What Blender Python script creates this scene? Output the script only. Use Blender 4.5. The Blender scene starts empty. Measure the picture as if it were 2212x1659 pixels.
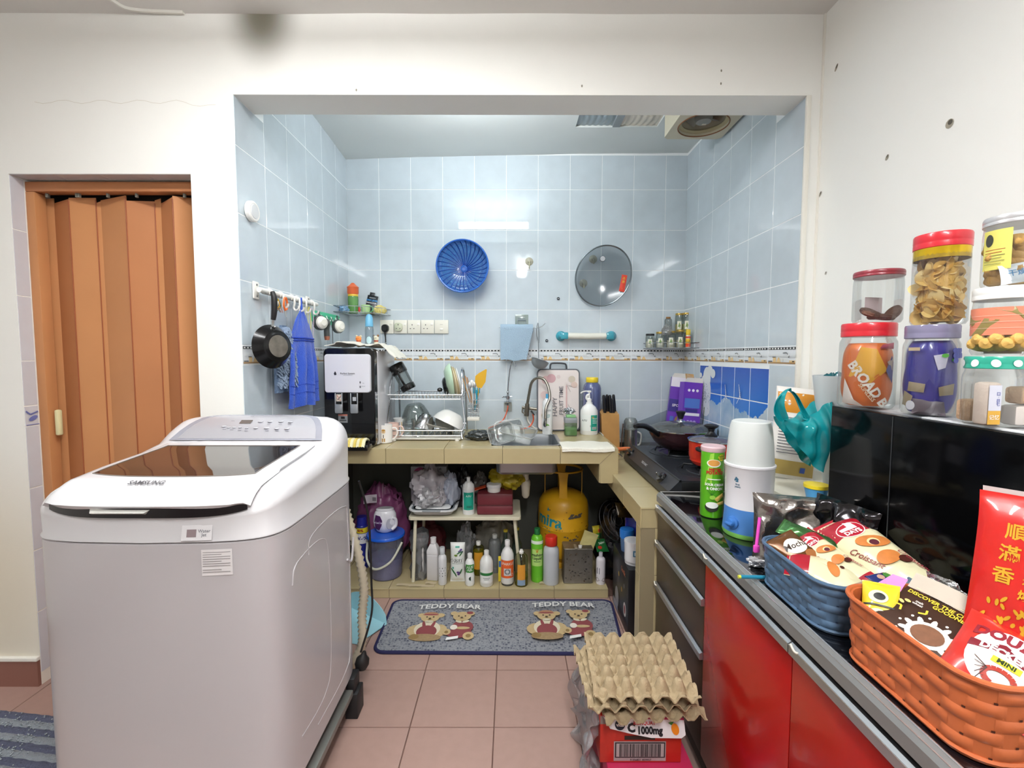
import bpy, bmesh, math, random
from math import sin, cos, pi, sqrt, atan2, radians as R
from mathutils import Vector, Matrix, Euler, noise
random.seed(7)
sc = bpy.context.scene
# ---------------- camera
F, PITCH, YAW, ROLL, H = 999.23, 0.06254, 0.00139, 0.00104, 1.325
cd = bpy.data.cameras.new('camera'); cam = bpy.data.objects.new('camera', cd); sc.collection.objects.link(cam)
cd.sensor_width = 36; cd.lens = F / 2212 * 36; cd.clip_start = .02
cam.matrix_world = Matrix.Translation((0, 0, H)) @ Matrix.Rotation(-YAW, 4, 'Z') @ Matrix.Rotation(pi / 2 - PITCH, 4, 'X') @ Matrix.Rotation(ROLL, 4, 'Z')
sc.camera = cam
# ---------------- light and exposure
w = bpy.data.worlds.new('world'); sc.world = w; w.use_nodes = True
w.node_tree.nodes['Background'].inputs[0].default_value = (.9, .95, 1, 1)
w.node_tree.nodes['Background'].inputs[1].default_value = .3
sc.view_settings.view_transform = 'Standard'; sc.view_settings.look = 'None'
sc.view_settings.gamma = 1; sc.view_settings.use_curve_mapping = False
sc.view_settings.exposure = 0.03

def lamp(name, loc, size, watts, col, rot=(0, 0, 0)):
 l = bpy.data.lights.new(name, 'AREA'); l.shape = 'RECTANGLE'; l.size, l.size_y = size
 l.energy = watts; l.color = col
 o = bpy.data.objects.new(name, l); o.location = loc; o.rotation_euler = rot; sc.collection.objects.link(o); return o
LAMPS = [lamp('room_tube_light', (-.55, 1.0, 2.49), (1.2, .1), 19, (.98, .99, 1)),
  lamp('room_tube_uplight', (-.55, 1.0, 2.50), (1.2, .1), 19, (.98, .99, 1), (pi, 0, 0)),
  lamp('rear_fill_light', (.15, -.5, 2.50), (.12, 1.15), 46, (.98, .99, 1)),  # rear pair: unseen batten, added to even out the room light
  lamp('rear_fill_uplight', (.15, -.5, 2.51), (.12, 1.15), 16, (.98, .99, 1), (pi, 0, 0)),
  lamp('front_wall_fill', (.2, -2.75, 1.4), (1.8, 1.7), 5, (.93, .96, 1), (pi / 2, 0, 0)),  # added fill panel before the closed front wall, no doorway there
  lamp('niche_tube_light', (-.15, 1.995, 2.40), (.58, .045), 3.6, (.93, .975, 1), (R(38), 0, 0)),
  lamp('niche_tube_uplight', (-.15, 1.99, 2.43), (.58, .045), 9, (.93, .975, 1), (R(150), 0, 0))]

# ---------------- helpers
def ray(px, py):
 x, y = (px - 1106) / F, (py - 829.5) / F
 v = cam.matrix_world.to_3x3() @ Vector((x, -y, -1)); return v
def U(px, py, X=None, Y=None, Z=None):
 d = ray(px, py); t = X / d.x if X is not None else Y / d.y if Y is not None else (Z - H) / d.z
 p = d * t; return Vector((p.x, p.y, p.z + H))
def stand(px, pyb, pyt, wpx, Z):
 """base point, radius and height of an upright thing standing on height Z"""
 p = U(px, pyb, Z=Z); ct = 1 / sqrt(1 + (p.x / p.y) ** 2); r = wpx * p.y * ct / (2 * F)
 r *= 1 + r / p.y
 k = 1 + r / p.length * 1.0
 c = Vector((p.x * k, p.y * k, Z)); top = U(px, pyt, Y=c.y if pyt > 762 else c.y).z
 return c, r, top - Z
def lin(h):
 h = h.lstrip('#'); c = [int(h[i:i + 2], 16) / 255 for i in (0, 2, 4)]
 return tuple(x / 12.92 if x <= .04045 else ((x + .055) / 1.055) ** 2.4 for x in c) + (1,)
_m = {}
def M(col, rough=.5, metal=0, tr=0, bump=0, bs=60, var=0, vs=8, emit=0, alpha=1, coat=0, sheen=0):
 k = (col, rough, metal, tr, bump, bs, var, vs, emit, alpha, coat, sheen)
 if k in _m: return _m[k]
 m = bpy.data.materials.new('surface_' + col.lstrip('#')); m.use_nodes = True; nt = m.node_tree; b = nt.nodes['Principled BSDF']
 b.inputs['Base Color'].default_value = lin(col); b.inputs['Roughness'].default_value = rough
 b.inputs['Metallic'].default_value = metal; b.inputs['Transmission Weight'].default_value = tr
 b.inputs['Coat Weight'].default_value = coat; b.inputs['Sheen Weight'].default_value = sheen
 if emit: b.inputs['Emission Color'].default_value = lin(col); b.inputs['Emission Strength'].default_value = emit
 b.inputs['Alpha'].default_value = alpha
 if bump or var:
  tc = nt.nodes.new('ShaderNodeNewGeometry')
  if var:
   n = nt.nodes.new('ShaderNodeTexNoise'); n.inputs['Scale'].default_value = vs; n.inputs['Detail'].default_value = 5
   nt.links.new(tc.outputs['Position'], n.inputs['Vector'])
   mx = nt.nodes.new('ShaderNodeMix'); mx.data_type = 'RGBA'; mx.blend_type = 'MIX'
   c = lin(col); mx.inputs['A'].default_value = tuple(max(0, v * (1 - var)) for v in c[:3]) + (1,)
   mx.inputs['B'].default_value = tuple(min(1, v * (1 + var)) for v in c[:3]) + (1,)
   nt.links.new(n.outputs['Fac'], mx.inputs['Factor']); nt.links.new(mx.outputs['Result'], b.inputs['Base Color'])
  if bump:
   n = nt.nodes.new('ShaderNodeTexNoise'); n.inputs['Scale'].default_value = bs; n.inputs['Detail'].default_value = 4
   nt.links.new(tc.outputs['Position'], n.inputs['Vector'])
   bp = nt.nodes.new('ShaderNodeBump'); bp.inputs['Strength'].default_value = bump; bp.inputs['Distance'].default_value = .01
   nt.links.new(n.outputs['Fac'], bp.inputs['Height']); nt.links.new(bp.outputs['Normal'], b.inputs['Normal'])
 _m[k] = m; return m
def CL(col='#ffffff', amt=.95, rough=.06, gl=.5, diff=.0):
 """thin clear film or shell: what passes through it, a gloss, a little haze"""
 k = ('cl', col, amt, rough, gl, diff)
 if k in _m: return _m[k]
 m = bpy.data.materials.new('clear_' + col.lstrip('#')); m.use_nodes = True; nt = m.node_tree; nt.nodes.clear(); N = nt.nodes.new; L = nt.links.new
 o = N('ShaderNodeOutputMaterial'); t = N('ShaderNodeBsdfTransparent'); g = N('ShaderNodeBsdfGlossy'); d = N('ShaderNodeBsdfDiffuse')
 c = lin(col); t.inputs[0].default_value = tuple(amt * v for v in c[:3]) + (1,)
 g.inputs['Roughness'].default_value = rough; d.inputs[0].default_value = c
 fr = N('ShaderNodeLayerWeight'); fr.inputs['Blend'].default_value = .35
 mu = N('ShaderNodeMath'); mu.operation = 'MULTIPLY_ADD'; mu.inputs[1].default_value = gl; mu.inputs[2].default_value = .04
 L(fr.outputs['Fresnel'], mu.inputs[0])
 m1 = N('ShaderNodeMixShader'); m1.inputs[0].default_value = diff; L(t.outputs[0], m1.inputs[1]); L(d.outputs[0], m1.inputs[2])
 m2 = N('ShaderNodeMixShader'); L(mu.outputs[0], m2.inputs[0]); L(m1.outputs[0], m2.inputs[1]); L(g.outputs[0], m2.inputs[2])
 L(m2.outputs[0], o.inputs[0]); _m[k] = m; return m

class MB:
 def __init__(s): s.v = []; s.f = []; s.mi = []; s.ms = []; s.cur = 0; s.T = Matrix.Identity(4)
 def m(s, mat):
  if mat not in s.ms: s.ms.append(mat)
  s.cur = s.ms.index(mat); return s
 def at(s, loc=(0, 0, 0), rot=(0, 0, 0), sc_=1):
  s.T = Matrix.Translation(loc) @ Euler(rot).to_matrix().to_4x4() @ Matrix.Scale(sc_, 4); return s
 def add(s, vs, fs):
  n = len(s.v); T = s.T; s.v += [tuple(T @ Vector(p)) for p in vs]
  for f in fs: s.f.append(tuple(i + n for i in f)); s.mi.append(s.cur)
  return s
 def box(s, x0, x1, y0, y1, z0, z1):
  return s.add([(x0, y0, z0), (x1, y0, z0), (x1, y1, z0), (x0, y1, z0), (x0, y0, z1), (x1, y0, z1), (x1, y1, z1), (x0, y1, z1)],
     [(3, 2, 1, 0), (4, 5, 6, 7), (0, 1, 5, 4), (1, 2, 6, 5), (2, 3, 7, 6), (3, 0, 4, 7)])
 def rbox(s, x0, x1, y0, y1, z0, z1, r=.003, seg=2):
  bm = bmesh.new(); bmesh.ops.create_cube(bm, size=1)
  for v in bm.verts: v.co = ((x0 + x1) / 2 + v.co.x * (x1 - x0), (y0 + y1) / 2 + v.co.y * (y1 - y0), (z0 + z1) / 2 + v.co.z * (z1 - z0))
  r = min(r, abs(x1 - x0) * .49, abs(y1 - y0) * .49, abs(z1 - z0) * .49)
  bmesh.ops.bevel(bm, geom=bm.edges[:], offset=r, segments=seg, profile=.5, affect='EDGES')
  bm.verts.index_update(); s.add([v.co[:] for v in bm.verts], [[v.index for v in f.verts] for f in bm.faces]); bm.free(); return s
 def lathe(s, prof, n=24, cx=0, cy=0, cz=0, caps=True, sx=1, sy=1):
  vs = []; fs = []; k = len(prof)
  for r, z in prof:
   for i in range(n): a = 2 * pi * i / n; vs.append((cx + r * cos(a) * sx, cy + r * sin(a) * sy, cz + z))
  for j in range(k - 1):
   for i in range(n): i2 = (i + 1) % n; fs.append((j * n + i, j * n + i2, (j + 1) * n + i2, (j + 1) * n + i))
  if caps:
   if prof[0][0] > 1e-6: fs.append(tuple(range(n - 1, -1, -1)))
   if prof[-1][0] > 1e-6: fs.append(tuple((k - 1) * n + i for i in range(n)))
  return s.add(vs, fs)
 def rrlathe(s, prof, w, d, r, seg=4):
  """stack of rounded rectangles: prof = (inset, z)"""
  vs = []; fs = []; n = None
  for ins, z in prof:
   lp = rr(w - 2 * ins, d - 2 * ins, max(r - ins, .001), seg); n = len(lp); vs += [(x, y, z) for x, y in lp]
  for j in range(len(prof) - 1):
   for i in range(n): i2 = (i + 1) % n; fs.append((j * n + i, j * n + i2, (j + 1) * n + i2, (j + 1) * n + i))
  fs.append(tuple(range(n - 1, -1, -1))); fs.append(tuple((len(prof) - 1) * n + i for i in range(n)))
  return s.add(vs, fs)
 def tube(s, pts, r, n=8, closed=False, cap=True):
  pts = [Vector(p) for p in pts]; k = len(pts); vs = []; fs = []; rr_ = r if isinstance(r, (list, tuple)) else [r] * k
  up = Vector((0, 0, 1)); pa = None
  for i, p in enumerate(pts):
   a = pts[i - 1] if (i > 0 or closed) else p; b = pts[(i + 1) % k] if (i < k - 1 or closed) else p
   t = (b - a)
   if t.length < 1e-9: t = Vector((0, 0, 1))
   t.normalize()
   if pa is None:
    u = t.cross(up); u = t.cross(Vector((1, 0, 0))) if u.length < .1 else u
   else: u = pa - t * pa.dot(t)
   if u.length < 1e-6: u = t.orthogonal()
   u.normalize(); pa = u; w_ = t.cross(u)
   for j in range(n): an = 2 * pi * j / n; vs.append(tuple(p + (u * cos(an) + w_ * sin(an)) * rr_[i]))
  for i in range(k if closed else k - 1):
   for j in range(n): j2 = (j + 1) % n; i2 = (i + 1) % k; fs.append((i * n + j, i * n + j2, i2 * n + j2, i2 * n + j))
  if cap and not closed: fs.append(tuple(range(n - 1, -1, -1))); fs.append(tuple((k - 1) * n + i for i in range(n)))
  return s.add(vs, fs)
 def sphere(s, c, r, n=12, m=8, sx=1, sy=1, sz=1):
  vs = [(c[0], c[1], c[2] - r * sz)]; fs = []
  for j in range(1, m):
   a = pi * j / m
   for i in range(n): b = 2 * pi * i / n; vs.append((c[0] + r * sx * sin(a) * cos(b), c[1] + r * sy * sin(a) * sin(b), c[2] - r * sz * cos(a)))
  vs.append((c[0], c[1], c[2] + r * sz))
  for i in range(n): fs.append((0, 1 + (i + 1) % n, 1 + i))
  for j in range(m - 2):
   for i in range(n): i2 = (i + 1) % n; fs.append((1 + j * n + i, 1 + j * n + i2, 1 + (j + 1) * n + i2, 1 + (j + 1) * n + i))
  e = len(vs) - 1
  for i in range(n): fs.append((e, 1 + (m - 2) * n + i, 1 + (m - 2) * n + (i + 1) % n))
  return s.add(vs, fs)
 def grid(s, f, nu, nv, closed=False):
  """surface from f(u,v), u,v in 0..1"""
  vs = []; fs = []; uu = nu if closed else nu + 1
  for j in range(nv + 1):
   for i in range(uu): vs.append(tuple(f(i / nu, j / nv)))
  for j in range(nv):
   for i in range(nu): i2 = (i + 1) % uu if closed else i + 1; fs.append((j * uu + i, j * uu + i2, (j + 1) * uu + i2, (j + 1) * uu + i))
  return s.add(vs, fs)
 def slab(s, f, nu, nv, t):
  """closed sheet of thickness t around f"""
  e = .5 / max(nu, nv)
  def nrm(u, v):
   u0, u1, v0, v1 = max(u - e, 0), min(u + e, 1), max(v - e, 0), min(v + e, 1)
   n_ = (Vector(f(u1, v)) - Vector(f(u0, v))).cross(Vector(f(u, v1)) - Vector(f(u, v0)))
   return n_.normalized() if n_.length > 0 else Vector((0, 0, 1))
  vs = []; fs = []; w_ = nu + 1; N_ = w_ * (nv + 1)
  for sg in (1, -1):
   for j in range(nv + 1):
    for i in range(w_): p = Vector(f(i / nu, j / nv)); vs.append(tuple(p + nrm(i / nu, j / nv) * sg * t / 2))
  for j in range(nv):
   for i in range(nu):
    a, b, c, d = j * w_ + i, j * w_ + i + 1, (j + 1) * w_ + i + 1, (j + 1) * w_ + i
    fs.append((a, b, c, d)); fs.append((N_ + d, N_ + c, N_ + b, N_ + a))
  bd = [i for i in range(w_)] + [j * w_ + nu for j in range(1, nv + 1)] + [nv * w_ + i for i in range(nu - 1, -1, -1)] + [j * w_ for j in range(nv - 1, 0, -1)]
  for q in range(len(bd)): a, b = bd[q], bd[(q + 1) % len(bd)]; fs.append((b, a, N_ + a, N_ + b))
  return s.add(vs, fs)
 def prism(s, poly, z0, z1):
  n = len(poly); return s.add([(x, y, z0) for x, y in poly] + [(x, y, z1) for x, y in poly],
   [tuple(range(n - 1, -1, -1)), tuple(range(n, 2 * n))] + [(i, (i + 1) % n, n + (i + 1) % n, n + i) for i in range(n)])
 def b(s, name, parent=None, smooth=True, ang=38, loc=None, rot=None):
  me = bpy.data.meshes.new(name); me.from_pydata(s.v, [], s.f); me.validate(verbose=False)
  for m_ in s.ms: me.materials.append(m_)
  if len(me.polygons) == len(s.mi): me.polygons.foreach_set('material_index', s.mi)
  if smooth:
   me.polygons.foreach_set('use_smooth', [True] * len(me.polygons)); me.set_sharp_from_angle(angle=R(ang))
  me.update(); o = bpy.data.objects.new(name, me); sc.collection.objects.link(o)
  if parent: o.parent = parent
  if loc is not None: o.location = loc
  if rot is not None: o.rotation_euler = rot
  return o
def rr(w_, d_, r, seg=4):
 o = []
 for cx, cy, a0 in ((w_ / 2 - r, d_ / 2 - r, 0), (-w_ / 2 + r, d_ / 2 - r, pi / 2), (-w_ / 2 + r, -d_ / 2 + r, pi), (w_ / 2 - r, -d_ / 2 + r, 1.5 * pi)):
  for i in range(seg + 1): a = a0 + pi / 2 * i / seg; o.append((cx + r * cos(a), cy + r * sin(a)))
 return o
def thing(name, label, cat, loc=(0, 0, 0), rz=0, group=None, rot=None):
 o = bpy.data.objects.new(name, None); o.empty_display_size = .05; sc.collection.objects.link(o); o.location = loc
 o.rotation_euler = rot if rot else (0, 0, rz); o['label'] = label; o['category'] = cat
 if group: o['group'] = group
 return o
def tag(o, label, cat, group=None):
 o['label'] = label; o['category'] = cat
 if group: o['group'] = group
 return o
def struct(o, label=None):
 o['kind'] = 'structure'
 if label: o['label'] = label
 return o
def kids(o): return [c for c in bpy.data.objects if c.parent == o]
def inst(src, name, parent=None, loc=(0, 0, 0), rot=(0, 0, 0), scale=(1, 1, 1)):
 c = src.copy(); c.name = name; sc.collection.objects.link(c); c.parent = parent; c.location = loc; c.rotation_euler = rot; c.scale = scale
 return c
def spline(pts, n=6, closed=False):
 P = [Vector(p) for p in pts]; k = len(P); o = []
 for i in range(k if closed else k - 1):
  if closed: a, b, c, d = P[i - 1], P[i], P[(i + 1) % k], P[(i + 2) % k]
  else: a, b, c, d = P[max(i - 1, 0)], P[i], P[i + 1], P[min(i + 2, k - 1)]
  for j in range(n):
   t = j / n; o.append(.5 * ((2 * b) + (c - a) * t + (2 * a - 5 * b + 4 * c - d) * t * t + (3 * b - a - 3 * c + d) * t ** 3))
 if not closed: o.append(P[-1])
 return o
_txt = {}
def text_mesh(s, bold=0, shear=0):
 k = (s, bold, shear)
 if k in _txt: return _txt[k]
 cu = bpy.data.curves.new('lettering', 'FONT'); cu.body = s; cu.align_x = 'CENTER'; cu.align_y = 'CENTER'; cu.resolution_u = 2
 cu.offset = bold; cu.shear = shear; cu.size = 1; cu.space_line = .85
 o = bpy.data.objects.new('lettering', cu); sc.collection.objects.link(o); bpy.context.view_layer.update()
 me = bpy.data.meshes.new_from_object(o.evaluated_get(bpy.context.evaluated_depsgraph_get()))
 r = ([v.co.copy() for v in me.vertices], [tuple(p.vertices) for p in me.polygons])
 bpy.data.objects.remove(o); bpy.data.curves.remove(cu); bpy.data.meshes.remove(me); _txt[k] = r; return r
def Qm(mat): return MB().m(mat)
class Print(MB):
 """flat print lying on a surface f(u,v,off); u,v in metres"""
 def __init__(s, f): super().__init__(); s.fn = f; s.off = .0006
 def up(s): s.off += .0003; return s
 def rect(s, u0, v0, u1, v1, mat, nu=8, nv=4):
  s.m(mat); s.grid(lambda a, b: s.fn(u0 + (u1 - u0) * a, v0 + (v1 - v0) * b, s.off), nu, nv); s.up(); return s
 def ell(s, cu, cv, ru, rv, mat, rot=0, n=20, ring=2):
  ring = max(ring, min(6, int(max(ru, rv) / .008))); s.m(mat); vs = [s.fn(cu, cv, s.off)]; fs = []
  for k in range(1, ring + 1):
   for i in range(n):
    a = 2 * pi * i / n; x, y = ru * cos(a) * k / ring, rv * sin(a) * k / ring
    vs.append(s.fn(cu + x * cos(rot) - y * sin(rot), cv + x * sin(rot) + y * cos(rot), s.off))
  for i in range(n): fs.append((0, 1 + i, 1 + (i + 1) % n))
  for k in range(ring - 1):
   for i in range(n): i2 = (i + 1) % n; fs.append((1 + k * n + i, 1 + (k + 1) * n + i, 1 + (k + 1) * n + i2, 1 + k * n + i2))
  s.add([tuple(v) for v in vs], fs); s.up(); return s
 def poly(s, pts, mat):
  s.m(mat); cu = sum(p[0] for p in pts) / len(pts); cv = sum(p[1] for p in pts) / len(pts); n = len(pts)
  K = max(2, min(6, int(max(abs(u - cu) + abs(v - cv) for u, v in pts) / .01)))
  s.add([tuple(s.fn(cu, cv, s.off))] + [tuple(s.fn(cu + (u - cu) * k / K, cv + (v - cv) * k / K, s.off)) for k in range(1, K + 1) for u, v in pts],
   [(0, 1 + i, 1 + (i + 1) % n) for i in range(n)] + [(1 + k * n + i, 1 + k * n + n + i, 1 + k * n + n + (i + 1) % n, 1 + k * n + (i + 1) % n) for k in range(K - 1) for i in range(n)]); s.up(); return s
 def text(s, t, cu, cv, size, mat, rot=0, bold=0.01, shear=0, arc=0, sx=1):
  s.m(mat); vs, fs = text_mesh(t, bold, shear); o = []
  for p in vs:
   x, y = p.x * size * sx, p.y * size
   if arc: y -= arc * x * x
   o.append(tuple(s.fn(cu + x * cos(rot) - y * sin(rot), cv + x * sin(rot) + y * cos(rot), s.off)))
  s.add(o, fs); s.up(); return s
 def line(s, pts, wd, mat):
  for (a, b), (c, d) in zip(pts[:-1], pts[1:]):
   L_ = sqrt((c - a) ** 2 + (d - b) ** 2) or 1e-6; nx, ny = -(d - b) / L_ * wd / 2, (c - a) / L_ * wd / 2
   s.m(mat); s.add([tuple(s.fn(*q, s.off)) for q in ((a + nx, b + ny), (a - nx, b - ny), (c - nx, d - ny), (c + nx, d + ny))], [(0, 1, 2, 3)])
  s.up(); return s
def cyl_s(r, a0=-pi / 2, sy=1):
 """surface of an upright cylinder; u runs left to right around the side facing angle a0, v is height"""
 return lambda u, v, o=0: Vector(((r(v) if callable(r) else r) + o, 0, 0)).xyz.xyz if 0 else Vector((((r(v) if callable(r) else r) + o) * cos(a0 + u / (r(v) if callable(r) else r)), ((r(v) if callable(r) else r) + o) * sin(a0 + u / (r(v) if callable(r) else r)) * sy, v))
def plane_s(o, ux, vy, n):
 o, ux, vy, n = Vector(o), Vector(ux), Vector(vy), Vector(n)
 return lambda u, v, off=0: o + ux * u + vy * v + n * off
def face_cam(p): return atan2(-p[1], -p[0])     # heading from p towards the viewer's side of the room
WHITE = M('#f2f1ec', .35); BLACK = M('#0c0c0e', .3); CHROME = M('#c9ccd0', .18, 1); STEEL = M('#b9bcbe', .3, 1); DARK = M('#17171a', .5)
# ================= the room
YW, YW2, XL, XR, YB, XRR = 1.784, 1.927, -1.036, 1.103, 2.975, 1.155
def wallpaint():
 m = M('#f5f5f0', .75, bump=.18, bs=9, var=.02, vs=1.5); nt = m.node_tree; b = nt.nodes['Principled BSDF']; N = nt.nodes.new; L = nt.links.new
 old = b.inputs['Base Color'].links[0].from_socket; g = N('ShaderNodeNewGeometry')
 def spot(c, rad, col, fac, old):   # blends a soft ellipse of another colour into the paint
  d = N('ShaderNodeVectorMath'); d.operation = 'SUBTRACT'; L(g.outputs['Position'], d.inputs[0]); d.inputs[1].default_value = c
  sc_ = N('ShaderNodeVectorMath'); sc_.operation = 'DIVIDE'; L(d.outputs[0], sc_.inputs[0]); sc_.inputs[1].default_value = rad
  ln = N('ShaderNodeVectorMath'); ln.operation = 'LENGTH'; L(sc_.outputs[0], ln.inputs[0])
  mr = N('ShaderNodeMapRange'); mr.interpolation_type = 'SMOOTHERSTEP'; mr.inputs[1].default_value = 0; mr.inputs[2].default_value = 1; mr.inputs[3].default_value = fac; mr.inputs[4].default_value = 0
  L(ln.outputs['Value'], mr.inputs[0]); mx = N('ShaderNodeMix'); mx.data_type = 'RGBA'; L(mr.outputs[0], mx.inputs['Factor']); L(old, mx.inputs['A']); mx.inputs['B'].default_value = lin(col)
  return mx.outputs['Result']
 p = U(565, 30, Y=YW); old = spot((p.x, YW, p.z), (.19, .25, .26), '#5d5745', .95, old)  # soot spot near the ceiling
 p = U(20, 1200, Y=YW); old = spot((p.x - .1, YW, .35), (.6, 1, .9), '#d6c6a4', .6, old)  # broad beige tone, deepest low on the left wall
 L(old, b.inputs['Base Color']); return m
WALL = wallpaint(); GROUT = M('#f4f7f8', .7); CEIL = M('#e6e5dd', .8, bump=.25, bs=6, var=.04, vs=2)
DZ = 2.002; DX0, DX1 = -1.888, -1.205; SZ = 2.29; CZ = 2.588
wb = Qm(WALL)
for a in ((-2.7, DX0, 0, CZ), (DX0, DX1, DZ, CZ), (DX1, XL, 0, CZ), (XL, XR, SZ, CZ), (XR, XRR, 0, CZ)): wb.box(a[0], a[1], YW, YW2, a[2], a[3])
wall_back = struct(wb.b('wall_back', smooth=False), 'cream painted wall with the doorway and the wide opening to the cooking niche')
struct(Qm(WALL).box(XRR, XRR + .1, -2.9, YW2, 0, CZ).b('wall_right', smooth=False))
struct(Qm(WALL).box(-2.8, -2.7, -2.9, YW2, 0, CZ).b('wall_left', smooth=False))
struct(Qm(WALL).box(-2.7, XRR, -3, -2.9, 0, CZ).b('wall_front', smooth=False))
def cg(u, v): x, y = -2.8 + 4.1 * u, -3 + (YW2 + 3) * v; return (x, y, CZ + .004 * noise.noise((x * 3, y * 3, 0)))
struct(Qm(M('#e0deda', .8, bump=.3, bs=5, var=.05, vs=2)).slab(cg, 60, 60, .02).b('ceiling'))
def ncz(x, y): t = (x - XL) / (XR - XL); k = max(0, (y - 2.45) / .525); return 2.584 - .03 * k * (1 - t) ** 2 + .012 * t * k + .003 * noise.noise((x * 4, y * 4, 1))
WX0, WX1, WY0, WY1 = .352, .80, 2.30, 2.625   # skylight panes
nc = Qm(M('#dfe4e2', .7, bump=.2, bs=7, var=.03, vs=3))
for (a, b, c, d) in ((XL - .1, WX0, YW2, YB + .1), (WX1, XR + .1, YW2, YB + .1), (WX0, WX1, YW2, WY0), (WX0, WX1, WY1, YB + .1)):
 nc.slab(lambda u, v: (a + (b - a) * u, c + (d - c) * v, ncz(a + (b - a) * u, c + (d - c) * v)), 16, 16, .02)
struct(nc.b('ceiling_niche'), 'pale plaster ceiling of the cooking niche')
# skylight with two patterned glass blocks
wn = Qm(M('#c9ccc8', .7))
wn.box(WX0 - .01, WX1 + .01, WY0 - .01, WY0, 2.58, 2.66).box(WX0 - .01, WX1 + .01, WY1, WY1 + .01, 2.58, 2.66).box(WX0 - .01, WX0, WY0, WY1, 2.58, 2.66).box(WX1, WX1 + .01, WY0, WY1, 2.58, 2.66)
wn.m(M('#8f9698', .5)).box((WX0 + WX1) / 2 - .022, (WX0 + WX1) / 2 + .018, WY0, WY1, 2.575, 2.60)
win = struct(wn.b('window_1', smooth=False), 'small skylight with two patterned glass panes in the niche ceiling')
for i, (a, b, col) in enumerate(((WX0, (WX0 + WX1) / 2 - .02, '#7d8a90'), ((WX0 + WX1) / 2 + .016, WX1, '#cfc4b2'))):
 def pf(u, v, a=a, b=b):
  x, y = a + (b - a) * u, WY0 + (WY1 - WY0) * v; z = 0
  for cx, cy in ((.3, .25), (.7, .75)):
   d = sqrt(((u - cx) * 1.0) ** 2 + ((v - cy) * 1.3) ** 2)
   z += .004 * max(0, 1 - d / .2) * (.5 + .5 * noise.noise((x * 120, y * 120, 0))) * 2
  z += .0015 * sin(u * 40 + 3 * sin(v * 6))
  return (x, y, 2.588 - z)
 Qm(M(col, .12, coat=.6)).slab(pf, 44, 44, .006).b('pane', win)
# dark void above the panes
struct(Qm(M('#3a3f42', .9)).box(WX0 - .02, WX1 + .02, WY0 - .02, WY1 + .02, 2.66, 2.67).b('trim_1', smooth=False))

# ---- tiles
def tilemat(col, rough, var=.05, vs=9, rnd=.04, bump=0):
 m = M(col, rough, var=var, vs=vs, coat=.0, bump=bump); nt = m.node_tree; b = nt.nodes['Principled BSDF']; L = nt.links.new
 old = b.inputs['Base Color'].links[0].from_socket; oi = nt.nodes.new('ShaderNodeObjectInfo'); mr = nt.nodes.new('ShaderNodeMapRange')
 mr.inputs[3].default_value = 1 - rnd; mr.inputs[4].default_value = 1 + rnd; L(oi.outputs['Random'], mr.inputs[0])
 h = nt.nodes.new('ShaderNodeHueSaturation'); L(mr.outputs[0], h.inputs['Value']); L(old, h.inputs['Color']); L(h.outputs[0], b.inputs['Base Color']); return m
TB = tilemat('#c8d3da', .035, .08, 11, .02)
def tile_src(w_, h_, mat, t=.0015, g=.0015, b=.0008):
 m = Qm(mat); w2, h2 = w_ / 2 - g, h_ / 2 - g
 m.add([(-w2, 0, -h2), (w2, 0, -h2), (w2, 0, h2), (-w2, 0, h2), (-w2 + b, -t, -h2 + b), (w2 - b, -t, -h2 + b), (w2 - b, -t, h2 - b), (-w2 + b, -t, h2 - b)],
  [(4, 5, 6, 7), (0, 1, 5, 4), (1, 2, 6, 5), (2, 3, 7, 6), (3, 0, 4, 7)])
 return m
_ts = {}
def put_tile(par, c, w_, h_, rot, mat, name='tile', t=.0015, g=.0016):
 k = (round(w_, 3), round(h_, 3), mat.name, t)
 if k not in _ts:
  o = tile_src(w_, h_, mat, t, g).b(name, par, smooth=False, loc=c, rot=rot); _ts[k] = o; return o
 return inst(_ts[k], name, par, c, rot)
# the printed border: dark beads above, pots and a tap on a brown shelf below
def border_src():
 m = Qm(M('#e9edf0', .15)); w2, h2 = .0985, .036
 m.box(-w2, w2, -.0015, 0, -h2, h2)
 return m
def border_print():
 p = Print(plane_s((0, -.0015, 0), (1, 0, 0), (0, 0, 1), (0, -1, 0))); K = M('#1d2223', .3); W_ = M('#f5f5f2', .3); B = M('#a9804c', .4); C = M('#e3c48d', .4); G = M('#e0e3e2', .4)
 p.rect(-.096, .024, .096, .034, K, 1, 1)
 for i in range(9): p.rect(-.091 + i * .0208, .0262, -.080 + i * .0208, .0318, W_, 1, 1)
 p.off = .0009
 p.rect(-.096, -.033, .096, -.0275, B, 1, 1)
 p.rect(-.06, -.0275, -.038, -.008, C, 1, 1).rect(-.064, -.008, -.042, -.005, K, 1, 1).rect(-.094, -.0255, -.064, -.022, K, 1, 1)
 p.poly([(-.034, -.0275), (-.004, -.0275), (-.012, -.012), (-.019, -.006), (-.026, -.012)], C)
 p.poly([(.02, -.0275), (.055, -.0275), (.04, -.012), (.012, -.01)], G).ell(.004, -.016, .009, .009, G)
 p.rect(.055, -.0275, .095, -.019, C, 1, 1).rect(.074, -.025, .088, -.021, K, 1, 1)
 p.line([(.012, .01), (.034, .012), (.043, .008), (.043, .001)], .0035, M('#5a6163', .4)).rect(.048, -.008, .056, 0, M('#5a6163', .4), 1, 1)
 for i in range(10): p.poly([(-.09 + i * .019, -.002), (-.075 + i * .019, -.004), (-.08 + i * .019, .009)], G)
 return p
BR = border_src().b('border_tile', None, smooth=False); BP = border_print().b('tile_print', None, smooth=False)
_first = [True]
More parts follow.
